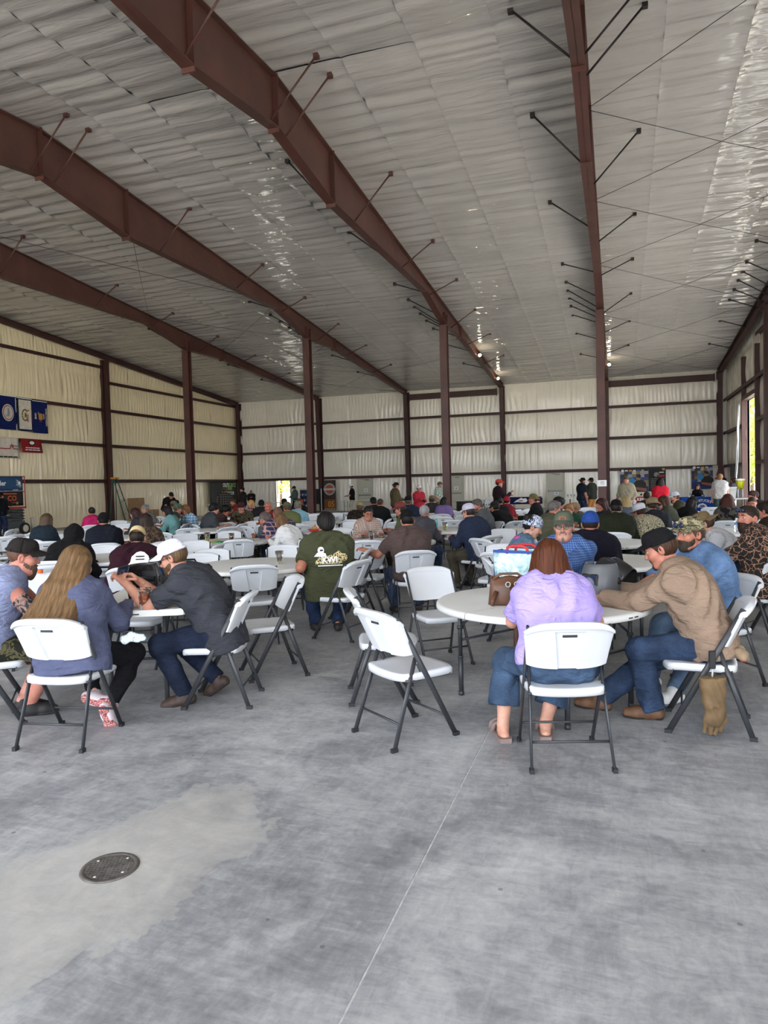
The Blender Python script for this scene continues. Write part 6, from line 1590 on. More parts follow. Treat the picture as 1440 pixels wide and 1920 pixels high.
mb = MB(); mb.grid(lambda u, v: (.015 * sin(u * 6) * (1 - v), u * 1.18 + (1 - v) * .10, v * .62), 10, 8, .004); mb.put('cloth', cloth('9c2a2c'), e); M = MW((0, 1, 0), (0, 0, 1), (.014, 0, 0))
pw(e, M, 'mark_box', .46, .80, .34, .54, INK_K, .010); disc(e, M, 'oval_mark', .63, .44, .075, INK_W, .014, 0, 1.8)
blocks(e, M, .66, .215, .8, .04, INK_W, .016, 4); blocks(e, M, .66, .12, .84, .04, INK_W, .016, 5)

# scissor lift with trade banners on its rail
RED = mat('lift red paint', 'a93a3a', .45, 0, .08, 8); GREYL = mat('lift grey steel', '55585a', .5, .2, .1, 8)
e = empty('scissor_lift', (-23.55, 21.9, 0), 0, 'red and grey scissor lift parked along the cream wall', 'lift')
MB().box(-.38, .38, -1.1, 1.05, .26, .56, None, .02).put('chassis', GREYL, e)
for y in (-.85, .98):
    for s in (-1, 1):
        Mx = Matrix.Translation((s * .40, y, .235)) @ Matrix.Rotation(pi / 2, 4, 'Y')
        wh = MB(); wh.lathe([(.15, -.07), (.225, -.07), (.235, -.04), (.235, .04), (.225, .07), (.15, .07)], 24, M=Mx, cap=False); wo = wh.put('wheel', mat('tyre rubber', '24231f', .8), e)
        MB().lathe([(0, -.06), (.155, -.065), (.155, .065), (.12, .072), (.05, .06), (0, .065)], 20, M=Mx).put('hub', plain('cfc9b8'), wo)
for k in range(4):
    z = .58 + k * .115
    for s in (-1, 1):
        MB().box(-.03, .03, -1.0, 1.0, -.035, .035, Matrix.Translation((s * .26, 0, z + .05)) @ Matrix.Rotation(s * .035 * (1 if k % 2 else -1), 4, 'X'), .006).put('scissor_arm', GREYL, e)
    mb = MB(); mb.prism([(.98, z), (1.10, z + .055), (.98, z + .11)], -.34, .34, Matrix(((0, 0, 1, 0), (1, 0, 0, 0), (0, 1, 0, 0), (0, 0, 0, 1)))); mb.put('arm_end', GREYL, e)
MB().box(-.40, .40, -1.1, 1.12, 1.05, 1.13).put('deck', RED, e)
mb = MB()
for s in (-1, 1):
    for y in (-1.05, 0, 1.09): mb.tube([(s * .39, y, 1.1), (s * .39, y, 2.38)], .02, 6)
    for z in (1.75, 2.36): mb.tube([(s * .39, -1.05, z), (s * .39, 1.09, z)], .02, 6)
for y in (-1.05, 1.09):
    for z in (1.75, 2.36): mb.tube([(-.39, y, z), (.39, y, z)], .02, 6)
mb.put('guard_rail', RED, e)
for nm, z0, z1, m, lb in (('blue_banner', 1.78, 2.36, plain('1c4568'), 'blue banner with white lettering and a spray of sparks on the lift rail'), ('black_banner', 1.17, 1.75, plain('221f1d'), 'black banner with orange lettering tied below the blue one')):
    b = empty(nm, (-23.55 + .42, 21.2, z0), 0, lb, 'banner'); M = MW((0, 1, 0), (0, 0, 1), (.0, 0, 0))
    mb = MB(); mb.grid(lambda u, v: (.012 * sin(u * 10), u * 1.66, v * (z1 - z0)), 12, 4, .004); mb.put('sheet', m, b)
    if nm == 'blue_banner':
        lett(b, M, 'Miller', .50, .30, .27, INK_W, .018, 0, .006)
        for k in range(16):
            a = 2.0 + k * .24; L = .10 + .13 * ((k * 7) % 5) / 5
            poly(b, M, 'spark', [(1.48, .32), (1.48 + L * cos(a - .04), .32 + L * sin(a - .04)), (1.48 + L * cos(a + .04), .32 + L * sin(a + .04))], INK_W, .017)
        disc(b, M, 'arc_glow', 1.48, .32, .06, INK_W, .018, 0, 1, 12); pw(b, M, 'print_line', 1.14, 1.40, .03, .05, INK_W, .017)
    else:
        lett(b, M, 'CO', 1.08, .30, .30, INK_O, .018, 0, .005); pw(b, M, 'print_bar', .45, 1.32, .475, .51, INK_O, .016); pw(b, M, 'print_line', 1.05, 1.25, .12, .14, INK_O, .016); pw(b, M, 'print_mark', 1.27, 1.38, .06, .16, plain('b07a34'), .016)
mb = MB(); mb.lathe([(0, 0), (.075, 0), (.075, .62), (.06, .65), (0, .65)], 14); tag(mb.put('pipe_bollard', plain('c4bda9')), 'short pale pipe bollard on the floor by the lift wheel', 'bollard').location = (-23.4, 23.55, 0)
# ladder and cardboard boxes
e = empty('step_ladder', (-24.25, 30.15, 0), radians(8), 'green fibreglass step ladder with an orange top, open by the wall post', 'ladder')
LG = mat('green fibreglass', '2c5a52', .5, 0, .06, 5); AL = mat('ladder aluminium', 'b4b6b4', .4, .6, .05)
for s in (-1, 1):
    MB().tube([(.45, s * .30 + .05, .02), (0.02, s * .15 - .38, 2.30)], .035, 6, True, ((0, 1, 0), .5)).put('rail', LG, e)
    MB().tube([(-.45, s * .30 + .05, .02), (-.04, s * .15 - .38, 2.30)], .028, 6, True, ((0, 1, 0), .5)).put('rail', LG, e)
for k in range(7):
    t = (k + .6) / 7.6; z = .02 + 2.28 * t; x = .45 - .43 * t; hw = .30 - .15 * t; y = .05 - .43 * t
    MB().box(x - .05, x + .05, y - hw, y + hw, z - .012, z + .012).put('tread', AL, e)
MB().box(-.14, .12, -.38 - .19, -.38 + .19, 2.29, 2.37, None, .01).put('top_cap', plain('c8862c'), e)
CARD = mat('corrugated cardboard', '9a7a56', .85, 0, .06, 5)
for (x, y, sx, sy, h, lb) in ((-24.45, 31.7, .5, .8, 1.28, 'tall brown cardboard box standing behind the step ladder'), (-24.1, 32.6, .45, .55, .62, 'small brown cardboard box beside the tall one')):
    e = empty('cardboard_box', (x, y, 0), radians(4), lb, 'box', 'cardboard boxes by the ladder')
    MB().box(-sx / 2, sx / 2, -sy / 2, sy / 2, 0, h, None, .006).put('carton', CARD, e); MB().box(-sx / 2 - .001, sx / 2 + .002, -.03, .03, h - .12, h + .002).put('tape', plain('b59a6e'), e)
    for s in (-1, 1): MB().box(-sx / 2, sx / 2, min(s * .012, s * sy / 2), max(s * .012, s * sy / 2), h, h + .008).put('flap', CARD, e)

# black banner in the corner
e = empty('black_green_banner', (XL + .30, 39.9, .45), 0, 'black and green banner lettered OUTFORCE in the far corner', 'banner'); M = MW((0, 1, 0), (0, 0, 1), (.03, 0, 0))
mb = MB(); mb.grid(lambda u, v: (.04 * sin(u * 14 + v * 3) * max(0, .5 - u) * 2 + .01 * sin(v * 9), u * 3.5, v * 1.72), 30, 12, .005); mb.put('sheet', plain('1d211c'), e)
lett(e, M, 'OUT', 1.92, 1.45, .36, INK_W, .02, 0, .008); lett(e, M, 'FORCE', 2.72, 1.45, .36, INK_G, .02, 0, .008, 'CENTER', .9)
for r in range(3):
    for c in range(2):
        pw(e, M, 'picture', 1.55 + c * .62, 2.10 + c * .62, .12 + r * .36 + (.28 if r == 2 else 0), .42 + r * .36 + (.28 if r == 2 else 0), plain('6f8a46' if (r + c) % 2 else '4c6234'), .018)
pw(e, M, 'white_band', 1.45, 2.95, .82, 1.02, plain('b9b9b4'), .018); blocks(e, M, 2.2, .92, 1.2, .09, INK_K, .022, 6)
# pull-up banner
e = empty('roll_up_banner', (-18.07, 43.2, 0), 0, 'orange and black stand-up banner with a silver ring and the number 05', 'banner'); M = MW((1, 0, 0), (0, 0, 1), (0, -.01, 0))
MB().box(-.46, .46, -.14, .14, 0, .10, None, .01).put('base', plain('8a8a8c', .35), e); MB().box(-.44, .44, -.008, .0, .1, 2.06).put('sheet', plain('3a2a22'), e)
pw(e, M, 'lower_field', -.43, .43, .12, .80, plain('6a4428'), .004)
disc(e, M, 'ring', 0, 1.46, .40, plain('9a9a9c', .3), .008, .29); disc(e, M, 'orange_disc', 0, 1.46, .28, plain('a5502a'), .006); pw(e, M, 'band', -.42, .42, 1.40, 1.52, plain('b4b4b6', .3), .012)
lett(e, M, '05', .10, .46, .56, plain('c8862e'), .008, 0, .01, 'CENTER', .85); pw(e, M, 'print_line', -.40, .42, .14, .19, plain('b08a5a'), .007); MB().tube([(0, .05, .05), (0, .05, 2.06)], .012, 6).put('pole', plain('8a8a8c', .35), e)
# drinks cooler
e = empty('drinks_cooler', (-19.5, 42.4, 0), 0, 'black glass-fronted drinks cooler with a pale frame by the far post', 'cooler')
MB().box(-.36, .36, -.05, .5, 0, 1.56, None, .01).put('cabinet', plain('2a2a2c'), e)
mb = MB(); mb.box(-.36, .36, -.08, -.05, 1.46, 1.56); mb.box(-.36, -.31, -.08, -.05, .1, 1.46); mb.box(.31, .36, -.08, -.05, .1, 1.46); mb.put('door_frame', plain('c9c9c8'), e)
pw(e, MW((1, 0, 0), (0, 0, 1), (0, -.055, 0)), 'door_glass', -.31, .31, .1, 1.46, DARKLENS, .01)
for r in range(3):
    for c in range(5):
        MB().lathe([(0, 0), (.033, 0), (.035, .03), (.035, .13), (.026, .15), (0, .15)], 10, (-.24 + c * .12, -.085, .35 + r * .36)).put('can', plain(['7aa8c0', 'b0b2b8', '8a3a3c', 'c8c8c8', '4a6a8a'][(c + r) % 5], .3), e)
e = empty('display_rack', (-18.75, 43.0, 0), 0, 'narrow black display rack with a white upright beside the orange banner', 'rack')
MB().box(-.22, .12, -.02, .02, .5, 1.5).put('panel', INK_K, e); MB().box(.14, .18, -.02, .02, 0, 1.52).put('upright', INK_W, e); MB().box(-.25, -.22, -.02, .02, 0, 1.5).put('upright', INK_K, e); MB().box(-.3, .25, -.2, .2, 0, .03).put('base', INK_K, e)

# long folding tables along the far wall, some under printed cloths
def long_table(x, y, L, lb, rot=0.0, W=.76):
    e = empty('long_table', (x, y, 0), radians(rot), lb, 'table', 'long folding tables by the far wall')
    MB().box(-L / 2, L / 2, -W / 2, W / 2, .70, .742, None, .01).put('table_top', TB_WHITE, e)
    for s in (-1, 1):
        for q in (-1, 1): MB().tube([(s * (L / 2 - .25), q * (W / 2 - .08), .70), (s * (L / 2 - .25), q * (W / 2 - .08), 0)], .015, 6).put('leg', CH_GREY, e)
        MB().tube([(s * (L / 2 - .25), -(W / 2 - .08), .35), (s * (L / 2 - .25), W / 2 - .08, .35)], .010, 6).put('cross_bar', CH_GREY, e)
    return e
long_table(-15.5, 42.0, 2.44, 'bare long white table in front of the first closed door'); long_table(-12.4, 42.0, 2.0, 'bare long white table between two closed doors'); long_table(-20.6, 39.5, 1.8, 'long white table under the open doorway')
long_table(-23.2, 38.0, 1.8, 'long white table before the black and green banner'); long_table(-7.15, 36.2, 1.8, 'long white table behind the black drum'); long_table(-5.02, 40.9, 1.83, 'long table under the navy printed cloth')
long_table(-1.75, 36.8, 1.6, 'long white table stacked with water bottle packs'); long_table(1.35, 36.4, 1.83, 'long table under the red printed cloth'); long_table(3.35, 33.9, 1.5, 'long table under the bright blue printed cloth'); long_table(4.55, 31.2, 1.0, 'short white table holding the lemonade dispenser', 0, .6)
def table_cloth(x, y, L, m, lb, name='printed_cloth', W=.78, drop=.55):
    e = empty(name, (x, y, .745), 0, lb, 'tablecloth')
    mb = MB(); mb.box(-L / 2, L / 2, -W / 2 - .01, W / 2, 0, .006)
    mb.grid(lambda u, v: ((u - .5) * (L + .02), -W / 2 - .012 - .012 * sin(u * 22) * v, -drop * v + .006), 30, 4, .004)
    for s in (-1, 1): mb.grid(lambda u, v, s=s: (s * (L / 2 + .006 + .01 * sin(u * 12) * v), (u - .5) * W, -drop * v + .006), 12, 4, .004)
    mb.put('cloth', m, e); return e, MW((1, 0, 0), (0, 0, 1), (0, -W / 2 - .03, 0))
e, M = table_cloth(-5.02, 40.9, 1.80, cloth('1c2c5c', 'cloth navy print'), 'navy cloth printed with a white state outline, on a table by the third door', drop=.40)
poly(e, M, 'state_outline', [(-.62, -.30), (-.40, -.26), (-.15, -.30), (.08, -.28), (.16, -.18), (.06, -.05), (-.08, -.08), (-.2, -.02), (-.32, -.10), (-.46, -.16)], INK_W, .012); blocks(e, M, -.2, -.2, .22, .06, INK_R, .018, 9)
pw(e, M, 'print_block', .22, .86, -.16, -.03, INK_R, .012); pw(e, M, 'print_block', .22, .86, -.32, -.20, INK_R, .012); lett(e, M, 'KENTUCKY', .54, -.095, .12, INK_W, .016, 0, .002, 'CENTER', .85); blocks(e, M, .54, -.26, .5, .07, INK_W, .016, 7)
e, M = table_cloth(1.35, 36.4, 1.80, cloth('a3202e', 'cloth red print'), 'red cloth printed KENTUCKY, on a table below the dark poster')
disc(e, M, 'badge', -.66, -.22, .13, INK_W, .012, 0, 1.1); lett(e, M, 'KENTUCKY', .0, -.12, .19, INK_W, .014, 0, .005); blocks(e, M, .0, -.33, .8, .09, INK_W, .014, 8)
e, M = table_cloth(3.35, 33.9, 1.5, cloth('1f4fa8', 'cloth royal blue'), 'bright royal blue cloth with white KENTUCKY print, on a table by the bay door', drop=.62)
for k, ch in enumerate('KENTUCKY'):
    a = (k - 3.5) * .17; lett(e, M, ch, .12 + .58 * sin(a), -.62 + .48 * cos(a), .15, INK_W, .016, -a * .8, .004)
poly(e, M, 'emblem', [(-.08, -.44), (.32, -.44), (.26, -.32), (.12, -.25), (-.04, -.32)], INK_W, .012); poly(e, M, 'emblem', [(-.02, -.42), (.24, -.42), (.18, -.34), (.06, -.34)], INK_B, .015)

# posters on the far wall
def poster(name, x0, x1, z0, z1, m, lb):
    e = empty(name, (x0, D - .235, z0), 0, lb, 'poster'); MB().box(0, x1 - x0, 0, .006, 0, z1 - z0).put('sheet', m, e); return e, MW((1, 0, 0), (0, 0, 1), (0, -.002, 0)), x1 - x0, z1 - z0
def worker(e, M, cx, s):
    """seated worker printed on a poster"""
    poly(e, M, 'printed_jacket', [(cx - .38 * s, .20 * s), (cx + .38 * s, .20 * s), (cx + .34 * s, .62 * s), (cx + .14 * s, .78 * s), (cx - .14 * s, .78 * s), (cx - .34 * s, .62 * s)], plain('2c2622'), .006)
    disc(e, M, 'printed_face', cx, .92 * s, .10 * s, plain('a5765e'), .008, 0, .85); disc(e, M, 'printed_cap', cx, 1.0 * s, .09 * s, plain('2a2422'), .010); pw(e, M, 'printed_glasses', cx - .08 * s, cx + .08 * s, .92 * s, .95 * s, INK_K, .012)
    poly(e, M, 'printed_arm', [(cx - .36 * s, .30 * s), (cx + .30 * s, .16 * s), (cx + .40 * s, .22 * s), (cx + .36 * s, .32 * s), (cx - .30 * s, .42 * s)], plain('9a6450'), .009)
def montage(e, M, w, h):
    R = random.Random(5)
    cols = ['3a4a7a', '6a5a40', '8a7a5a', '9aa0b0', '2a5a8a', '5a3a3a', 'c0b8a8', '3a3a30']
    for i in range(7):
        for j in range(5):
            pw(e, M, 'photo_tile', w * i / 7, w * (i + 1) / 7, h * (.30 + .12 * j), h * (.30 + .12 * (j + 1)), plain(cols[R.randrange(8)]), .003)
    pw(e, M, 'colour_band', .02, w - .02, .02, h * .30, plain('2b3570'), .003)
    disc(e, M, 'round_badge', w * .42, h * .52, .17, plain('3a8ac0'), .007); disc(e, M, 'round_logo', .15, h * .92, .08, INK_W, .007)
    for k, c in enumerate(['e8e8e6', 'd8a030', 'd0d0d0', '3a5ab0', 'c0b040']): pw(e, M, 'logo_strip', .28 + k * .22, .44 + k * .22, h * .90, h * .95, plain(c), .006)
e, M, w, h = poster('photo_poster', .12, 1.68, .72, 2.22, plain('24211f'), 'tall colourful photo poster of a capped worker, on the far wall')
montage(e, M, w, h); worker(e, M, w * .68, 1.05); blocks(e, M, w * .62, .10, .8, .06, plain('7a86b0'), .008, 10)
e, M, w, h = poster('text_poster', 1.70, 2.62, .72, 2.24, plain('1b1a1a'), 'black poster with white lines of print and a red line beside the photo poster')
disc(e, M, 'hard_hat_print', .42, 1.12, .14, plain('8a8a84'), .006); blocks(e, M, .66, 1.04, .42, .11, INK_R, .006, 11); blocks(e, M, .70, 1.24, .26, .06, INK_W, .006, 12)
for k in range(7): pw(e, M, 'print_line', .10, .86 - .07 * (k % 3), .86 - k * .10, .885 - k * .10, plain('8a8a86'), .005)
disc(e, M, 'gold_badge', .80, 1.42, .07, plain('b09a5a'), .006, 0, 1.3)
e, M, w, h = poster('photo_poster', 3.98, 5.10, .95, 2.28, plain('22201f'), 'darker photo poster of a worker on the far wall near the bay door'); montage(e, M, w, h); worker(e, M, w * .74, .92)
e, M, w, h = poster('red_letter_banner', 5.05, 5.72, 1.45, 2.26, plain('c9c6c0'), 'white banner with a slanted red block in the far corner'); poly(e, M, 'red_block', [(.14, .05), (.34, .72), (.60, .76), (.66, .05)], INK_R, .006); lett(e, M, 'e', .22, .2, .2, INK_W, .010, 0, .004); lett(e, M, 's', .34, .2, .2, INK_W, .010, 0, .004)
e = empty('grey_poster', (XR - .30, 39.4, 1.0), 0, 'dim grey photo poster on the bay door wall', 'poster'); MB().box(0, .006, 0, 1.5, 0, 1.2).put('sheet', plain('3c3c40'), e); M = MW((0, -1, 0), (0, 0, 1), (-.002, 1.5, 0))
for i in range(5):
    for j in range(4): pw(e, M, 'photo_tile', .05 + i * .28, .30 + i * .28, .08 + j * .28, .32 + j * .28, plain(['55555a', '6a6468', '484a52'][(i * 3 + j) % 3]), .004)
# notice taped to the post
e = empty('paper_notice', (FX[4], 28.53 - .17, 1.48), 0, 'white paper notice taped to the steel post', 'notice'); M = MW((1, 0, 0), (0, 0, 1), (0, 0, 0))
MB().box(-.17, .17, -.004, 0, -.12, .12).put('sheet', INK_W, e)
R = random.Random(3)
for k in range(3): pw(e, M, 'print_line', -.06, .08, .05 - k * .05, .07 - k * .05, plain('8c8c94'), .006)
# small things on those tables
CLEAR = NB('clear plastic'); CLEAR.b.inputs['Transmission Weight'].default_value = 1; CLEAR.b.inputs['Roughness'].default_value = .08; CLEAR.b.inputs['IOR'].default_value = 1.25; CLEAR.b.inputs['Base Color'].default_value = (.95, .97, 1, 1); CLEAR = CLEAR.m
def bottle(x, y, z, lb, group=None, h=.21, s=1.0):
    e = empty('water_bottle', (x, y, z), 0, lb, 'bottle', group)
    r = .032 * s; H = h
    MB().lathe([(0, .004), (r * .8, 0), (r, .012), (r, .05), (r * .93, .06), (r, .07), (r, .10), (r * .96, .105), (r * .96, .15), (r, .155), (r * .9, .17), (.014, H - .02), (.0135, H - .012), (0, H - .012)], 16).put('bottle_body', CLEAR, e)
    MB().lathe([(r * 1.01, .105), (r * 1.01, .148), (r, .148), (r, .105)], 16, cap=False).put('label_band', plain('4f7fb0'), e)
    MB().lathe([(0, H + .004), (.0155, H + .002), (.0155, H - .016), (0, H - .016)], 12).put('cap', INK_W, e)
    return e
for k in range(10): bottle(-2.4 + (k % 5) * .16, 36.6 + (k // 5) * .14, .742, 'small water bottle among the packs on the long table', 'water bottles on the long table')
bottle(3.95, 33.6, .752, 'clear water bottle on the bright blue cloth'); bottle(3.0, 33.7, .752, 'clear water bottle at the flag end of the bright blue cloth')
e = empty('lemonade_dispenser', (4.62, 31.2, .742), 0, 'clear dispenser of yellow-green lemonade on a stand', 'dispenser')
MB().lathe([(0, .36), (.10, .36), (.16, .62), (.165, .70), (0, .70)], 20).put('jar', mat('lemonade', 'b9b81e', .2, 0, .04), e); MB().lathe([(0, .70), (.175, .70), (.175, .76), (.03, .78), (0, .80)], 20).put('lid', INK_W, e)
for k in range(4): a = pi / 4 + k * pi / 2; MB().tube([(.12 * cos(a), .12 * sin(a), 0), (.12 * cos(a), .12 * sin(a), .37)], .018, 6).put('leg', plain('c8ccd0', .3), e)
MB().tube([(0, -.11, .40), (0, -.19, .40), (0, -.19, .36)], .015, 6).put('tap', INK_K, e)
e = empty('white_bucket', (4.30, 31.1, .742), 0, 'white plastic bucket beside the lemonade dispenser', 'bucket'); MB().lathe([(0, .0), (.14, 0), (.185, .42), (.195, .42), (.195, .45), (.17, .45), (.13, .02), (0, .02)], 22).put('pail', INK_W, e)
MB().tube([(-.19, 0, .42), (-.12, -.15, .36), (0, -.2, .33), (.12, -.15, .36), (.19, 0, .42)], .006, 6).put('handle', plain('9a9a9a', .3), e)
e = empty('brochure_stack', (1.1, 36.4, .752), 0, 'cream brochure boxes on the red cloth', 'box'); MB().box(-.2, .12, -.1, .1, 0, .22).put('brochure_box', plain('cfc7a0'), e); MB().box(.16, .42, -.1, .1, 0, .24).put('brochure_box', plain('b9b79c'), e); disc(e, MW((1, 0, 0), (0, 0, 1), (-.04, -.1, .1)), 'printed_mark', 0, 0, .05, INK_K)
e = empty('red_shopping_bag', (.02, 33.3, .45), 0, 'red paper bag held beside the dark post', 'bag'); MB().prism([(-.14, 0), (.14, 0), (.11, .36), (-.11, .36)], -.06, .06, MW((1, 0, 0), (0, 0, 1), (0, 0, 0))).put('bag', INK_R, e); MB().tube([(-.06, 0, .36), (-.03, 0, .46), (.03, 0, .46), (.06, 0, .36)], .006, 5).put('handle', INK_R, e)
e = empty('steel_drum', (-7.12, 34.0, 0), 0, 'black steel drum standing before the second closed door', 'drum'); MB().lathe([(0, 0), (.40, 0), (.42, .02), (.40, .04), (.40, .24), (.415, .26), (.40, .28), (.40, .50), (.415, .52), (.40, .54), (.40, .70), (.42, .72), (.40, .74), (.37, .73), (0, .72)], 26).put('shell', plain('262422', .5), e)
MB().box(-.5, .5, -.3, .3, .74, .76).put('lid_board', plain('8a877e'), e)
folding_chair(-6.45, 36.0, 150, 'white folding chair standing alone beside the black drum, side-on')

# outside: shrubs and trees
LEAF = NB('sunlit leaves'); _v = LEAF.coord(); LEAF.base(LEAF.ramp(LEAF.noise(_v, 3, 3), [(.3, lin('6f8a2a')), (.7, lin('b5bf4a'))])); LEAF.rough(.7); LEAF = LEAF.m
BARK = mat('bark', '5a4a3a', .9, 0, .15, 12)
def tree(x, y, h, r, lb, seed, n=900, low=.25):
    e = empty('tree', (x, y, -.05), 0, lb, 'tree', 'trees outside'); R = np.random.default_rng(seed)
    MB().tube([(0, 0, 0), (.1, .05, h * .4), (0, .1, h * .75)], [.16, .12, .05], 7).put('trunk', BARK, e)
    d = R.normal(size=(n, 3)); d /= np.linalg.norm(d, axis=1, keepdims=True); rad = R.uniform(.55, 1, n)[:, None] ** .5
    c = d * rad * np.array([r, r, h * (1 - low) / 2]) + np.array([0, 0, h * (1 + low) / 2]); c += R.normal(size=(n, 3)) * .12 * r
    a = R.normal(size=(n, 3)); a /= np.linalg.norm(a, axis=1, keepdims=True); b = np.cross(a, R.normal(size=(n, 3))); b /= np.linalg.norm(b, axis=1, keepdims=True)
    s = R.uniform(.12, .26, n)[:, None] * (r / 2.2)
    V = np.stack([c - a * s, c + b * s * .6, c + a * s, c - b * s * .6], 1).reshape(-1, 3); F = np.arange(4 * n).reshape(-1, 4)
    o = link('foliage', npmesh('foliage', V, F, False), LEAF, e); o['kind'] = 'stuff'
for i, a in enumerate(((9.0, 56, 9, 3.4, 'yellow-green tree seen through the bay door'), (12.5, 64, 10, 3.8, 'taller yellow-green tree farther off outside the bay door'), (8.2, 49, 5, 2.2, 'low yellow-green shrub close outside the bay door'), (-30.6, 61, 5.5, 1.9, 'yellow-green shrub seen through the open doorway'))): tree(*a, 40 + i)
# ---------------------------------------------------------------- people standing
STAND = dict(zp=.93, lean=.02, bow=.08, hp=.05, feet=[(-.12, .05), (.12, .05)], kpole=[(-.1, 1, 0), (.1, 1, 0)], h=.024, hh=.012)
DOWN = [(-.27, .08, .80), (.27, .08, .80)]; FRONT = [(-.07, .33, 1.08), (.07, .34, 1.06)]; POCK = [(-.20, .14, .92), (.20, .14, .92)]
def S(x, y, rel, sp, o, label):
    head = math.degrees(atan2(y, x)) + rel
    _sd[0] += 1; s = dict(STAND, seed=_sd[0] * 1.3); s.update(sp); o.setdefault('skin', ['c08a72', 'b98068', 'c89880'][_sd[0] % 3])
    z = s['zp']; s.setdefault('hands', DOWN)
    return person(x, y, head, s, o, label, 'people standing around the hall')
JEANS = denim('2c384d'); KH = cloth('8a6a44', 'khaki'); BLK = cloth('1b1c1f')
S(-18.0, 25.3, -150, dict(fat=.5, sleeve='short', hairs=['under'], zp=.90, lean=.55, bow=.3, hp=.5, hands=[(-.28, .52, .76), (.28, .52, .76)]), dict(top=cloth('1c1a1b'), pants=BLK, hat='cap', hatm=cloth('2a2a2c')), 'person in a black tee and cap bending over a table by the cardboard boxes')
S(-14.5, 24.1, -5, dict(fat=.6, sleeve='long', hairs=['under'], hands=DOWN), dict(top=plaid('black with pale stripes', '201f1d', '201f1d', '6a665c', .09), pants=BLK, hat='cap', hatm=cloth('4a4434')), 'standing person in a black jacket with pale upright stripes, back turned')
S(-16.9, 29.8, 80, dict(fat=.4, sleeve='long', hairs=['short'], hands=FRONT), dict(top=cloth('2a2826'), pants=BLK, hair='1a1412'), 'standing person in a dark jacket looking at a phone before the green banner')
S(-18.1, 38.0, 70, dict(fat=.6, sleeve='long', hairs=['under'], hands=FRONT, hp=.45), dict(top=cloth('4f625a'), pants=BLK, hat='cap', hatm=cloth('1c1c1e')), 'standing person in a grey-green jacket beside the open doorway')
S(-21.9, 39.6, 180, dict(fat=.4, sleeve='long', hairs=['buzz'], zp=.78, hands=FRONT), dict(top=cloth('2b2b2d'), hair='8a8580', pants=BLK), 'grey-haired person low in front of the bright open doorway')
S(-14.5, 38.0, 80, dict(fat=.4, sleeve='short', hairs=['under'], hands=FRONT, hp=.4), dict(top=cloth('161618'), pants=cloth('b0a894', 'pale trousers'), hat='cap', hatm=cloth('d8d8d8')), 'standing person in black with a white cap, by the first closed door')
S(-7.85, 25.0, -65, dict(fat=.3, sleeve='long', hairs=['under'], hands=FRONT), dict(top=cloth('5a5038'), pants=JEANS, hat='cap', hatm=cloth('1a1a1a'), backwards=1), 'standing person in an olive jacket with a dark cap, near the third post')
S(-7.05, 25.4, -150, dict(fat=.4, sleeve='long', hairs=['under'], zp=.84, sc=.93, hands=FRONT), dict(top=cloth('b02c3a'), pants=BLK, hat='cap', hatm=cloth('cfc6c4')), 'standing person in a red sweatshirt and pale cap, near the third post')
S(-7.50, 30.4, -120, dict(fat=.6, sleeve='short', hairs=['under'], hands=POCK), dict(top=camo('leaf print shirt', ['6f8a74', 'a8bca4', '40584a', 'c8d0c4'], 18), pants=KH, hat='cap', hatm=cloth('6a685c')), 'person in a green leaf print shirt half hidden by the third post')
S(-3.55, 22.0, -78, dict(fat=.5, sleeve='long', hood=1, hairs=['under'], hands=[(-.05, .34, 1.18), (.1, .38, 1.28)]), dict(top=cloth('2a171d'), pants=BLK, hat='cap', hatm=cloth('c03a30')), 'standing person in a maroon-black hoodie with a red cap, side-on')
S(-1.37, 29.0, -60, dict(fat=.7, sleeve='short', hairs=['under', 'beard'], hands=DOWN), dict(top=cloth('232a38'), pants=denim('25324a'), hat='cap', hatm=cloth('1a1a1c'), backwards=1), 'standing bearded person in a navy tee facing the man in olive')
S(-1.02, 30.6, 55, dict(fat=.4, sleeve='half', hairs=['under'], hands=DOWN), dict(top=cloth('34362e'), pants=cloth('a5713c', 'tan work trousers'), hat='cap', hatm=cloth('191917')), 'standing person in an olive shirt and tan trousers beside the post with the notice')
S(.27, 24.5, 165, dict(fat=.4, sleeve='long', hairs=['under'], hands=POCK), dict(top=cloth('8d8670'), pants=denim('4a6284'), hat='cap', hatm=camo('cap camouflage', ['4a4634', '6a6450', '2c2a20'], 20)), 'standing person in a khaki jacket and jeans with hands in pockets')
S(1.17, 22.0, 10, dict(fem=True, fat=.5, sleeve='long', hairs=['long'], hands=FRONT, zp=.88), dict(top=cloth('c81f32'), pants=BLK, hair='1a1413'), 'standing person in a bright red jacket with long black hair, back turned')
S(3.42, 34.9, 180, dict(fem=True, fat=.3, sleeve='long', hairs=['shoulder'], zp=.56, hands=[(-.2, .4, .8), (.2, .4, .8)], feet=[(-.15, .4), (.15, .4)]), dict(top=cloth('161517'), pants=BLK, hair='241a16'), 'person in black seated behind the bright blue cloth')
folding_chair(3.42, 34.9, -95, 'white folding chair behind the bright blue cloth')
S(3.49, 28.0, 0, dict(fat=.4, sleeve='short', hairs=['thick'], hands=DOWN), dict(top=cloth('9c9a96'), pants=denim('33403f'), hair='8a6a44'), 'standing person in a pale grey tee with sandy hair, back turned')
S(4.17, 32.0, 60, dict(fat=.4, sleeve='long', hairs=['under'], zp=.82, sc=.94, hands=FRONT), dict(top=cloth('1e1d20'), pants=BLK, hat='cap', hatm=cloth('201f20')), 'person in a dark jacket and cap by the white bucket')
S(4.62, 32.6, 80, dict(fem=True, fat=.4, sleeve='short', hairs=['bob'], zp=.82, hands=FRONT), dict(top=cloth('7d808c'), pants=BLK, hair='5a3a28'), 'person in a lilac-grey tee behind the lemonade dispenser')
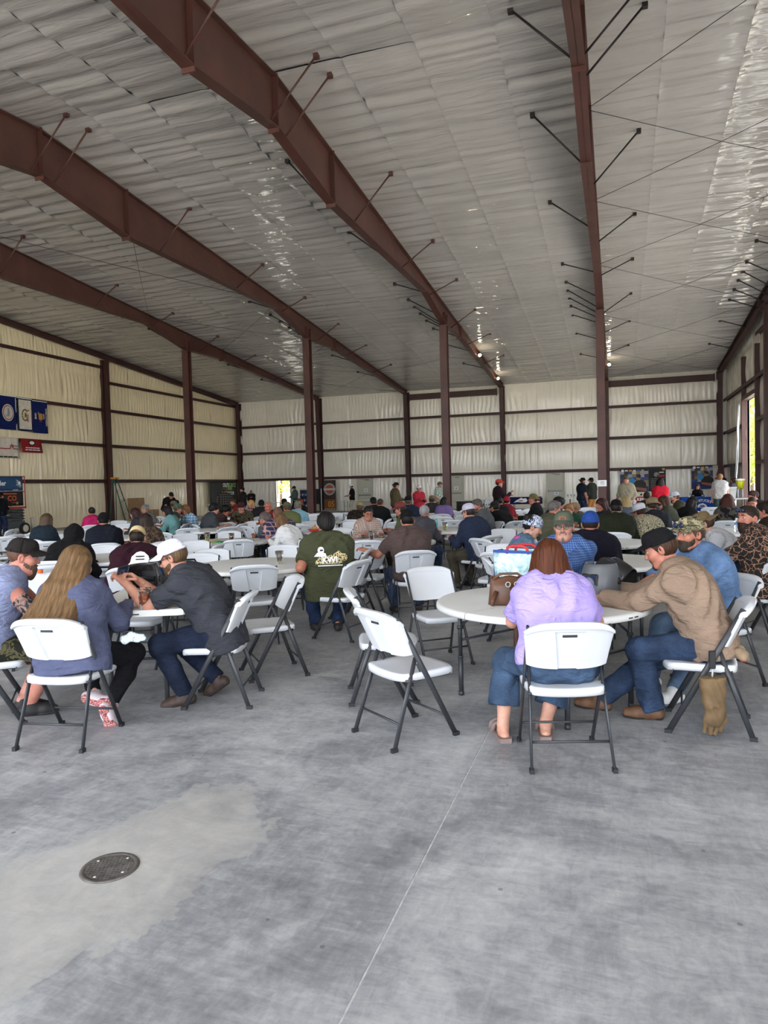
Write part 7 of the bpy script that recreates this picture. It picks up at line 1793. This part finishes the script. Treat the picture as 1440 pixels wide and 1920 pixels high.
S(-22.75, 21.35, -40, dict(fat=.5, sleeve='long', hairs=['under'], hands=FRONT), dict(top=cloth('15161a'), pants=denim('252f48'), hat='cap', hatm=cloth('161616')), 'standing person in a black jacket beside the scissor lift, at the picture edge')

# ---------------------------------------------------------------- table-top things close to the camera
TZ = .7425
def cup(x, y, z, lb, tea=None, h=.15, r=.045):
    e = empty('plastic_cup', (x, y, z), 0, lb, 'cup')
    MB().lathe([(0, .002), (r * .70, .002), (r, h), (r + .003, h), (r * .74, 0), (0, 0)], 22).put('cup_wall', CLEAR, e)
    if tea:
        hh = h * tea[1]; MB().lathe([(0, .005), (r * .66, .005), (r * (.68 + .28 * tea[1]), hh), (0, hh)], 20).put('drink', mat('drink ' + tea[0], tea[0], .1, 0, .06), e)
        if tea[1] > .5:
            for k in range(3): MB().box(-.012, .012, -.012, .012, -.012, .012, Matrix.Translation((.018 * cos(k * 2.1), .018 * sin(k * 2.1), hh + .002)) @ Matrix.Rotation(.6 * k, 4, 'X')).put('ice_cube', CLEAR, e)
    return e
cup(-3.30, 4.33, TZ, 'clear cup of orange-brown iced tea by the slate blue sleeve', ('a5522a', .80), .155, .048)
cup(-3.66, 7.22, TZ, 'clear cup with a little pale drink on the table behind the white mesh cap', ('b9b46a', .18)); cup(-3.58, 7.62, TZ, 'clear cup with a little red drink beside the green tee', ('8c2a22', .28))
cup(-3.72, 10.55, TZ, 'clear cup of dark red drink before the cream check shirt', ('6a2420', .4)); cup(-3.35, 10.85, TZ, 'clear cup of pale yellow drink by the reaching hand', ('b0a878', .7)); cup(-3.05, 12.75, TZ, 'clear cup of yellow-green drink near the teal bottle', ('a9a83a', .6)); cup(-6.0, 10.15, TZ, 'clear cup of dark tea in front of the grey cardigan', ('5a2a1c', .6)); cup(-6.55, 10.3, TZ, 'clear cup of yellow drink beside the crisp bags', ('b5a83a', .5))
bottle(-.03, 7.62, TZ, 'clear water bottle alone on the table behind the leather cap patch', None, .215); bottle(1.75, 12.2, TZ, 'clear water bottle on the table before the long copper hair')
e = empty('teal_bottle', (-3.28, 13.0, TZ), 0, 'slim teal drink can on the table by the grey bun', 'can'); MB().lathe([(0, 0), (.03, 0), (.033, .02), (.033, .19), (.027, .21), (0, .21)], 14).put('body', plain('4f9a94', .3), e)
# phone in the hands
_w = [np.array(gryr.arms[k][2]) + .085 * unit(gryr.arms[k][2] - gryr.arms[k][1]) for k in (0, 1)]; _c = gry.matrix_basis @ Vector((_w[0] + _w[1]) / 2)
ph = empty('smartphone', (_c.x - .01, _c.y, _c.z + .035), radians(104), 'black phone in a thick case held in both hands', 'phone'); ph.rotation_euler = (radians(14), 0, radians(104))
MB().box(-.080, .080, -.007, .007, -.030, .030, None, .004).put('case', BLACKP, ph); MB().box(-.074, .074, -.0085, -.0065, -.027, .027).put('screen', DARKLENS, ph); MB().box(-.07, -.035, .006, .011, -.002, .026, None, .002).put('camera_bump', BLACKP, ph)
def helmet(x, y, z, rz, m, lb, s=1.0, strap=True, tilt=0.0):
    e = empty('welding_helmet', (x, y, z), 0, lb, 'helmet'); e.rotation_euler = (tilt, 0, radians(rz)); e.scale = (s, s, s)
    def sh(u, v):
        a = pi * (-.16 + 1.32 * u); k = .115 + .018 * sin(pi * v); return Vector((k * cos(a) * (1 - .25 * max(0, v - .7)), (k + .035 * sin(pi * u)) * sin(a) * (1 - .45 * max(0, v - .6)) + .0, .28 * v))
    mb = MB(); mb.grid(sh, 22, 12, .005); mb.put('shell', m, e)
    MB().box(-.062, .062, .130, .155, .13, .215, None, .008).put('lens_frame', BLACKP, e); MB().box(-.048, .048, .150, .158, .142, .203).put('filter_lens', DARKLENS, e)
    for sx in (-1, 1): MB().lathe([(0, -.012), (.026, -.012), (.026, .012), (.018, .018), (0, .018)], 12, M=Matrix.Translation((sx * .122, -.01, .16)) @ Matrix.Rotation(sx * pi / 2, 4, 'Y')).put('adjuster_knob', BLACKP, e)
    if strap: MB().tube([(.10, -.02, .17), (.09, -.10, .18), (0, -.145, .19), (-.09, -.10, .18), (-.10, -.02, .17)], .012, 6, True, ((0, 0, 1), 1)).put('headband', BLACKP, e)
    return e
helmet(-.12, 5.17, TZ, 150, plain('5c5f62', .4), 'grey welding helmet being adjusted in the hands of the tan work shirt')
helmet(.06, 5.56, TZ + .06, 240, plain('1c1c1e', .35), 'black welding helmet tipped on its side beside the grey one', .95, True, 1.2)
helmet(-3.62, 4.75, TZ, 20, mat('dark printed shell', '2a2626', .4, 0, .5, 40), 'dark patterned welding helmet on the table under the held phone'); helmet(-3.80, 5.25, TZ, 200, plain('3c3e40', .4), 'charcoal welding helmet farther along the same table')
e = empty('black_tool_bag', (-3.80, 5.62, TZ), radians(24), 'black cloth tool bag with a pale printed patch on the table beyond the phone', 'bag'); MB().box(-.22, .22, -.10, .10, 0, .17, None, .03).put('bag', cloth('161618'), e); MB().tube([(-.1, 0, .16), (-.07, 0, .22), (.07, 0, .22), (.1, 0, .16)], .010, 6).put('handle', cloth('161618'), e); MB().box(.07, .13, -.104, -.099, .02, .15).put('printed_patch', plain('8a8a8a'), e)
# tote bag and handbag
TOTE = NB('tote print'); _v = TOTE.coord(scale=(1, 1, 1)); TOTE.base(TOTE.ramp(TOTE.noise(_v, 7, 4, .6, 1.4), [(.32, lin('4a5a6a')), (.42, lin('8fb0b4')), (.52, lin('b8d0d0')), (.62, lin('d8e4e4')), (.74, lin('8a86b0'))])); TOTE.rough(.35); TOTE = TOTE.m
e = empty('tote_bag', (-.70, 5.40, TZ), radians(-20), 'glossy printed tote bag in icy blue and grey with red handles', 'bag')
MB().grid(lambda u, v: ((u - .5) * .40, -.07 + .006 * sin(u * 9 + v * 6), v * .34), 10, 8, .004).put('front_panel', TOTE, e); MB().grid(lambda u, v: ((u - .5) * .40, .07, v * .34), 4, 4, .004).put('back_panel', TOTE, e)
for s in (-1, 1): MB().box(s * .20 - .004, s * .20 + .004, -.072, .072, 0, .34).put('side_panel', plain('22305a', .5), e)
MB().box(-.2, .2, -.072, .072, 0, .006).put('bottom_panel', plain('22305a'), e)
for s in (-1, 1): MB().tube([(-.09, s * .07, .32), (-.08, s * .072, .365), (-.04, s * .074, .38), (.04, s * .074, .38), (.08, s * .072, .365), (.09, s * .07, .32)], .012, 6, True, ((0, 1, 0), .3)).put('handle', INK_R, e)
for s in (-1, 1): MB().box(-.203, .203, s * .074 - .003, s * .074 + .003, .325, .345).put('rim_tape', INK_B if s < 0 else INK_W, e)
LEA = mat('brown leather', '5a3a28', .5, 0, .15, 10, .1, 40)
e = empty('leather_handbag', (-.74, 4.99, TZ), radians(18), 'brown leather handbag with a hanging shoulder strap, on the table edge', 'bag')
def hb(u, v):
    a = 2 * pi * u; t = v; k = .55 + .45 * sin(pi * min(1, .25 + t * .75)); k *= 1 if t < .75 else 1 - .75 * (t - .75) / .25
    return Vector((.145 * cos(a) * (1 - .15 * t), .075 * sin(a) * k, .19 * t + .012 * sin(3 * a) * t))
MB().grid(hb, 28, 12, -.004).put('body', LEA, e); MB().tube([(-.13, 0, .16), (-.06, 0, .215), (.06, 0, .215), (.13, 0, .16)], .010, 6).put('top_handle', LEA, e)
MB().tube([(.02, -.075, .14), (.03, -.13, .05), (.03, -.155, -.05), (.03, -.16, -.28), (.06, -.16, -.42)], .032, 6, True, ((0, 1, 0), .18)).put('shoulder_strap', LEA, e)
MB().tube([(.055, -.075, .14), (.075, -.14, .04), (.085, -.165, -.06), (.10, -.165, -.30), (.10, -.16, -.44)], .032, 6, True, ((0, 1, 0), .18)).put('shoulder_strap', LEA, e)
for x in (-.02, .04): MB().tube([(x + .016 * cos(2 * pi * k / 10), -.083, .15 + .018 * sin(2 * pi * k / 10)) for k in range(11)], .004, 5, False).put('ring', plain('b8b4a8', .25), e)
MB().tube([(-.10, -.07, .10), (-.13, -.10, .04), (-.135, -.11, .01)], .016, 6, True, ((0, 1, 0), .4)).put('tassel', LEA, e)
# tattoo on the bare arm
_s, _e, _w = brdr.arms[1]; I = Imp(); _d = unit(_e - _s); I.cap(_s + (_e - _s) * .42, _s + (_e - _s) * .80, .0625, .0555, .01); I.plane(_s + _d * 0 + np.array([.012, 0, 0]), np.array([-1, .2, 0]))
link('tattoo', npmesh('tattoo', *I.surf(.007)), camo('tattoo ink', ['3a3c42', '7a6660', 'a07a6a', '2c2e34'], 22), brd)
# gauntlet and bundle hanging from the chair
GL = mat('tan welding leather', '6b5538', .75, 0, .14, 9, .2, 25)
I = Imp(); I.cap((0, 0, 0), (.01, 0, -.17), .050, .040, .02, False, 1.0); I.cap((-.045, 0, 0), (-.02, 0, -.17), .038, .034, .03); I.cap((.045, 0, 0), (.04, 0, -.17), .038, .034, .03); I.ell((.012, 0, -.24), (.062, .036, .07), .03)
for k, x in enumerate((-.036, -.008, .022, .048)): I.cap((x * 1.1, 0, -.26), (x * 1.15, .018, -.365 + .016 * abs(k - 1.5)), .0165, .0135, .004)
I.cap((.055, 0, -.20), (.078, .015, -.275), .020, .017, .02)
I.plane((0, 0, .0), (0, 0, 1))
V, F = I.surf(.006, lambda X, Y, Z: (.003 * np.sin(60 * Z + 5 * np.sin(30 * X)) + 0 * Y).astype(np.float32))
e = empty('leather_gauntlet', (.53, 4.67, .385), radians(15), 'tan leather welding gauntlet clipped under the chair of the tan work shirt', 'glove'); link('glove', npmesh('glove', V, F), GL, e)
MB().tube([(0, 0, -.005), (0, -.005, .03), (.0, 0, .05)], .006, 6).put('clip', plain('b8b8b8', .2), e); MB().box(-.018, .018, -.012, .010, .05, .16, None, .004).put('belt_hanger', BLACKP, e)
I = Imp(); I.cap((-.07, 0, 0), (.06, .01, .02), .045, .040, .03); I.cap((-.03, .03, .035), (.07, .03, .03), .032, .03, .03); I.cap((.02, -.03, -.03), (.09, -.01, -.02), .028, .024, .02)
V, F = I.surf(.008, lambda X, Y, Z: (.006 * np.sin(50 * X + 30 * Z) + 0 * Y).astype(np.float32))
e = empty('work_glove_bundle', (.715, 4.80, .50), radians(90), 'folded tan work gloves tucked behind the chair back', 'gloves'); e.scale = (.75, .75, .75); link('gloves', npmesh('gloves', V, F), mat('pale tan leather', '8d785e', .8, 0, .15, 9), e); MB().box(-.03, .06, -.035, .02, -.055, -.04, None, .006).put('red_cuff', INK_R, e)
# bits on the lap and far table
I = Imp(); I.cap((0, 0, 0), (.10, .02, .01), .03, .026, .02); I.cap((.02, .02, .02), (.12, -.01, .0), .024, .02, .02)
V, F = I.surf(.007, lambda X, Y, Z: (.006 * np.sin(70 * X + 40 * Z) + 0 * Y).astype(np.float32))
e = empty('folded_bandana', (-3.20, 3.98, .60), radians(20), 'pale blue and white printed cloth on the lap of the slate blue sweatshirt', 'cloth'); link('cloth', npmesh('cloth', V, F), vein('pale blue print', '6fb4d8', 'e6f2f6', 60, .25), e)
e = empty('snack_basket', (-5.62, 12.62, TZ), 0, 'red-lined food basket with a burger on the table beyond the purple plaid', 'basket'); MB().lathe([(0, 0), (.09, 0), (.13, .05), (.125, .052), (.085, .006), (0, .006)], 16).put('basket', INK_R, e); MB().lathe([(0, .05), (.05, .05), (.06, .075), (.045, .10), (0, .11)], 14).put('bun', plain('b8843c'), e); MB().lathe([(.02, .045), (.066, .05), (.02, .06)], 14, cap=False).put('filling', INK_G, e)
for k, (dx, dy, c, lb) in enumerate(((-.12, -.02, '2c4f9a', 'blue crisp bag on the table before the grey cardigan'), (.02, .08, 'b8a53a', 'yellow crisp bag beside the blue one'), (.14, .0, '3f8a5a', 'green crisp bag at the end of the three'))):
    e = empty('crisp_bag', (-6.3 + dx, 10.05 + dy, TZ), 40 * k, lb, 'bag', 'crisp bags'); MB().grid(lambda u, v: ((u - .5) * .15, (v - .5) * .20, .004 + .03 * sin(pi * u) * sin(pi * v)), 8, 8, .006).put('packet', plain(c, .3), e)
e = empty('white_carrier_bag', (-10.85, 15.5, TZ), radians(30), 'white carrier bag with orange handles on the table before the pale blue plaid', 'bag')
I = Imp(); I.ell((0, 0, .10), (.20, .13, .12), .03); I.cap((-.12, 0, .16), (.12, .02, .18), .05, .05, .05); I.plane((0, 0, .0), (0, 0, -1)); V, F = I.surf(.02, lambda X, Y, Z: (.012 * np.sin(24 * X + 18 * Z) + 0 * Y).astype(np.float32)); link('bag', npmesh('bag', V, F), INK_W, e)
MB().tube([(-.12, -.06, .20), (-.05, -.12, .30), (.05, -.10, .24), (.12, -.06, .30)], .014, 6).put('handle', plain('d08a2c'), e)
e = empty('orange_cap_jar', (-5.35, 5.455, .836), 0, 'small jar with an orange lid on the chair back behind the long fair hair', 'jar'); MB().lathe([(0, 0), (.025, 0), (.025, .035), (0, .035)], 12).put('lid', INK_O, e)
# floor drain
e = empty('floor_drain', (-2.08, 2.43, .0), radians(25), 'round perforated steel drain cover in the concrete floor', 'drain')
DR = mat('worn steel grate', '6c6862', .5, .5, .2, 20)
MB().lathe([(.100, .001), (.100, .006), (.118, .006), (.122, .001)], 40, cap=False).put('rim', DR, e); MB().lathe([(0, .0008), (.101, .0008), (.101, .0012), (0, .0012)], 30).put('sump_shade', plain('141312'), e)  # black disc stands in for the dark hollow under the grate
for k in range(-6, 7):
    c = k * .0155; L = math.sqrt(max(.101 ** 2 - c * c, 0))
    MB().box(-L, L, c - .0035, c + .0035, .0012, .0055).put('grate_bar', DR, e); MB().box(c - .0035, c + .0035, -L, L, .0012, .0052).put('grate_bar', DR, e)
for a in (.8, 2.4, 4.2, 5.6): MB().lathe([(0, .0075), (.006, .0065), (.0065, .005), (0, .005)], 8, (.085 * cos(a), .085 * sin(a), 0)).put('screw', plain('c8c4bc', .3), e)
# sandals of the lavender tee
SAND = mat('taupe foam', '7d6a64', .7, 0, .05, 10)
def sandal(x, y, a, lb):
    e = empty('sandal', (x, y, 0), radians(a), lb, 'shoe', 'taupe sandals'); pts = [(-.045, -.12), (-.035, -.14), (.03, -.14), (.04, -.11), (.04, 0), (.05, .09), (.03, .135), (-.02, .14), (-.05, .10), (-.045, 0)]
    MB().prism(pts, 0, .028).put('sole', SAND, e)
    for yy in (.03, .085): MB().tube([(-.05, yy, .02), (-.04, yy, .065), (0, yy + .01, .085), (.04, yy, .065), (.05, yy, .02)], .018, 6, True, ((0, 0, 1), .5)).put('strap', SAND, e)
for (hip, k_, a_), s, lb in zip(lavr.legs, (-1, 1), ('taupe sandal under the outer bare foot of the lavender tee', 'taupe sandal under the lifted bare heel of the lavender tee')):
    th = radians(106 - 90); wx = lav.location.x + cos(th) * a_[0] - sin(th) * a_[1]; wy = lav.location.y + sin(th) * a_[0] + cos(th) * a_[1]
    fdx, fdy = (-.12 if s < 0 else .12), 1; b = th + atan2(fdy, fdx) - pi / 2
    sandal(wx - sin(b) * .05, wy + cos(b) * .05, math.degrees(b), lb)
# print on the green tee
def on_back(e, r, pts2d, m, name, z=0.0): pass
def back_frame(e, r, me_name='shirt'):
    """local frame on the upper back: origin, right (seen from behind), up, outward"""
    ob = [c for c in e.children if c.name.startswith('shirt')][0]
    me = ob.data; co = np.empty(len(me.vertices) * 3, np.float32); me.vertices.foreach_get('co', co); return co.reshape(-1, 3)
def stick(e, P, me, cx, cz, M2, m, name, off=.006):
    """lay a flat print mesh (x right seen from behind, y up) on the back surface points P"""
    co = np.empty(len(me.vertices) * 3, np.float32); me.vertices.foreach_get('co', co); co = co.reshape(-1, 3)
    out = np.empty_like(co)
    B = P[P[:, 1] < np.percentile(P[:, 1], 60)]
    for i, (x, y, z) in enumerate(co):
        X, Z = cx + x, cz + y
        d = (B[:, 0] - X) ** 2 + (B[:, 2] - Z) ** 2; k = np.argpartition(d, 8)[:8]; near = B[k]
        out[i] = (X, near[:, 1].min() - off - z, Z)
    me.vertices.foreach_set('co', out.ravel()); me.update(); me.materials.clear(); return link(name, me, m, e)
def flat(pts):
    """triangulated patch fine enough to bend with the back"""
    mb = MB(); n = len(pts); cx = sum(p[0] for p in pts) / n; cy = sum(p[1] for p in pts) / n
    rings = 4; v = [(cx, cy, 0)]; f = []
    for r in range(1, rings + 1):
        for (x, y) in pts: v.append((cx + (x - cx) * r / rings, cy + (y - cy) * r / rings, 0))
    for i in range(n): f.append((0, 1 + i, 1 + (i + 1) % n))
    for r in range(rings - 1):
        for i in range(n): a = 1 + r * n + i; b = 1 + r * n + (i + 1) % n; f.append((a, a + n, b + n, b))
    mb._add(v, f, True); return mb.mesh('print')
P = back_frame(kwi, kwir)
LEO = vein('leopard print', '3a3020', 'd8c896', 42, .14)
zc = float(kwir.neck[2]) - .19
stick(kwi, P, flat([(-.17, -.06), (.10, -.065), (.175, -.03), (.185, .01), (.16, .04), (.12, .045), (.09, .075), (.05, .05), (.0, .03), (-.05, .02), (-.12, .015), (-.15, -.02)]), .015, zc, None, LEO, 'state_print', .012)
stick(kwi, P, text_mesh('KWI', .085, 0, 'CENTER', .003), .005, zc - .02, None, INK_W, 'lettering', .034)
stick(kwi, P, flat([(-.13, -.008), (.13, -.008), (.13, .004), (-.13, .004)]), .01, zc - .075, None, INK_W, 'print_line', .030)
stick(kwi, P, flat([(.035 * cos(2 * pi * k / 14), .038 * sin(2 * pi * k / 14)) for k in range(14)]), -.085, zc + .085, None, INK_W, 'helmet_print', .018)
stick(kwi, P, flat([(-.075, -.02), (.06, -.025), (.05, .01), (.0, .03), (-.04, .02)]), -.085, zc + .04, None, INK_W, 'welder_print', .018); stick(kwi, P, flat([(-.016, -.008), (.016, -.008), (.016, .008), (-.016, .008)]), -.078, zc + .085, None, INK_K, 'visor_print', .024)
# hard hat print on the maroon sweatshirt
mo = [o for o in COL.objects if o.get('label', '').startswith('person in a maroon sweatshirt')][0]
P = back_frame(mo, None); zz = float(P[:, 2].max()) - .20
stick(mo, P, flat([(-.12, -.02), (-.10, .0), (-.085, .06), (-.04, .10), (.0, .11), (.04, .10), (.085, .06), (.10, .0), (.12, -.02), (.0, -.03)]), .07, zz, None, INK_W, 'hard_hat_print', .014)
for k in range(2): stick(mo, P, flat([(-.045, -.006), (.045, -.006), (.045, .006), (-.045, .006)]), .07, zz + .03 + .03 * k, None, INK_K, 'print_line', .02)
stick(mo, P, flat([(-.09, -.02), (.09, -.02), (.09, .02), (-.09, .02)]), .07, zz - .075, None, INK_W, 'lettering_block', .014)
# leather patch on the green cap
hm = headmtx(glsr); o = MB().box(-.032, .032, .086, .091, .076, .106, None, .002).put('leather_patch', mat('patch leather', '9a4f2c', .6), gls); o.matrix_local = hm
for k in range(2):
    o = MB().box(-.022, .022, .0905, .0925, .084 + .010 * k, .088 + .010 * k).put('patch_print', INK_K, gls); o.matrix_local = hm
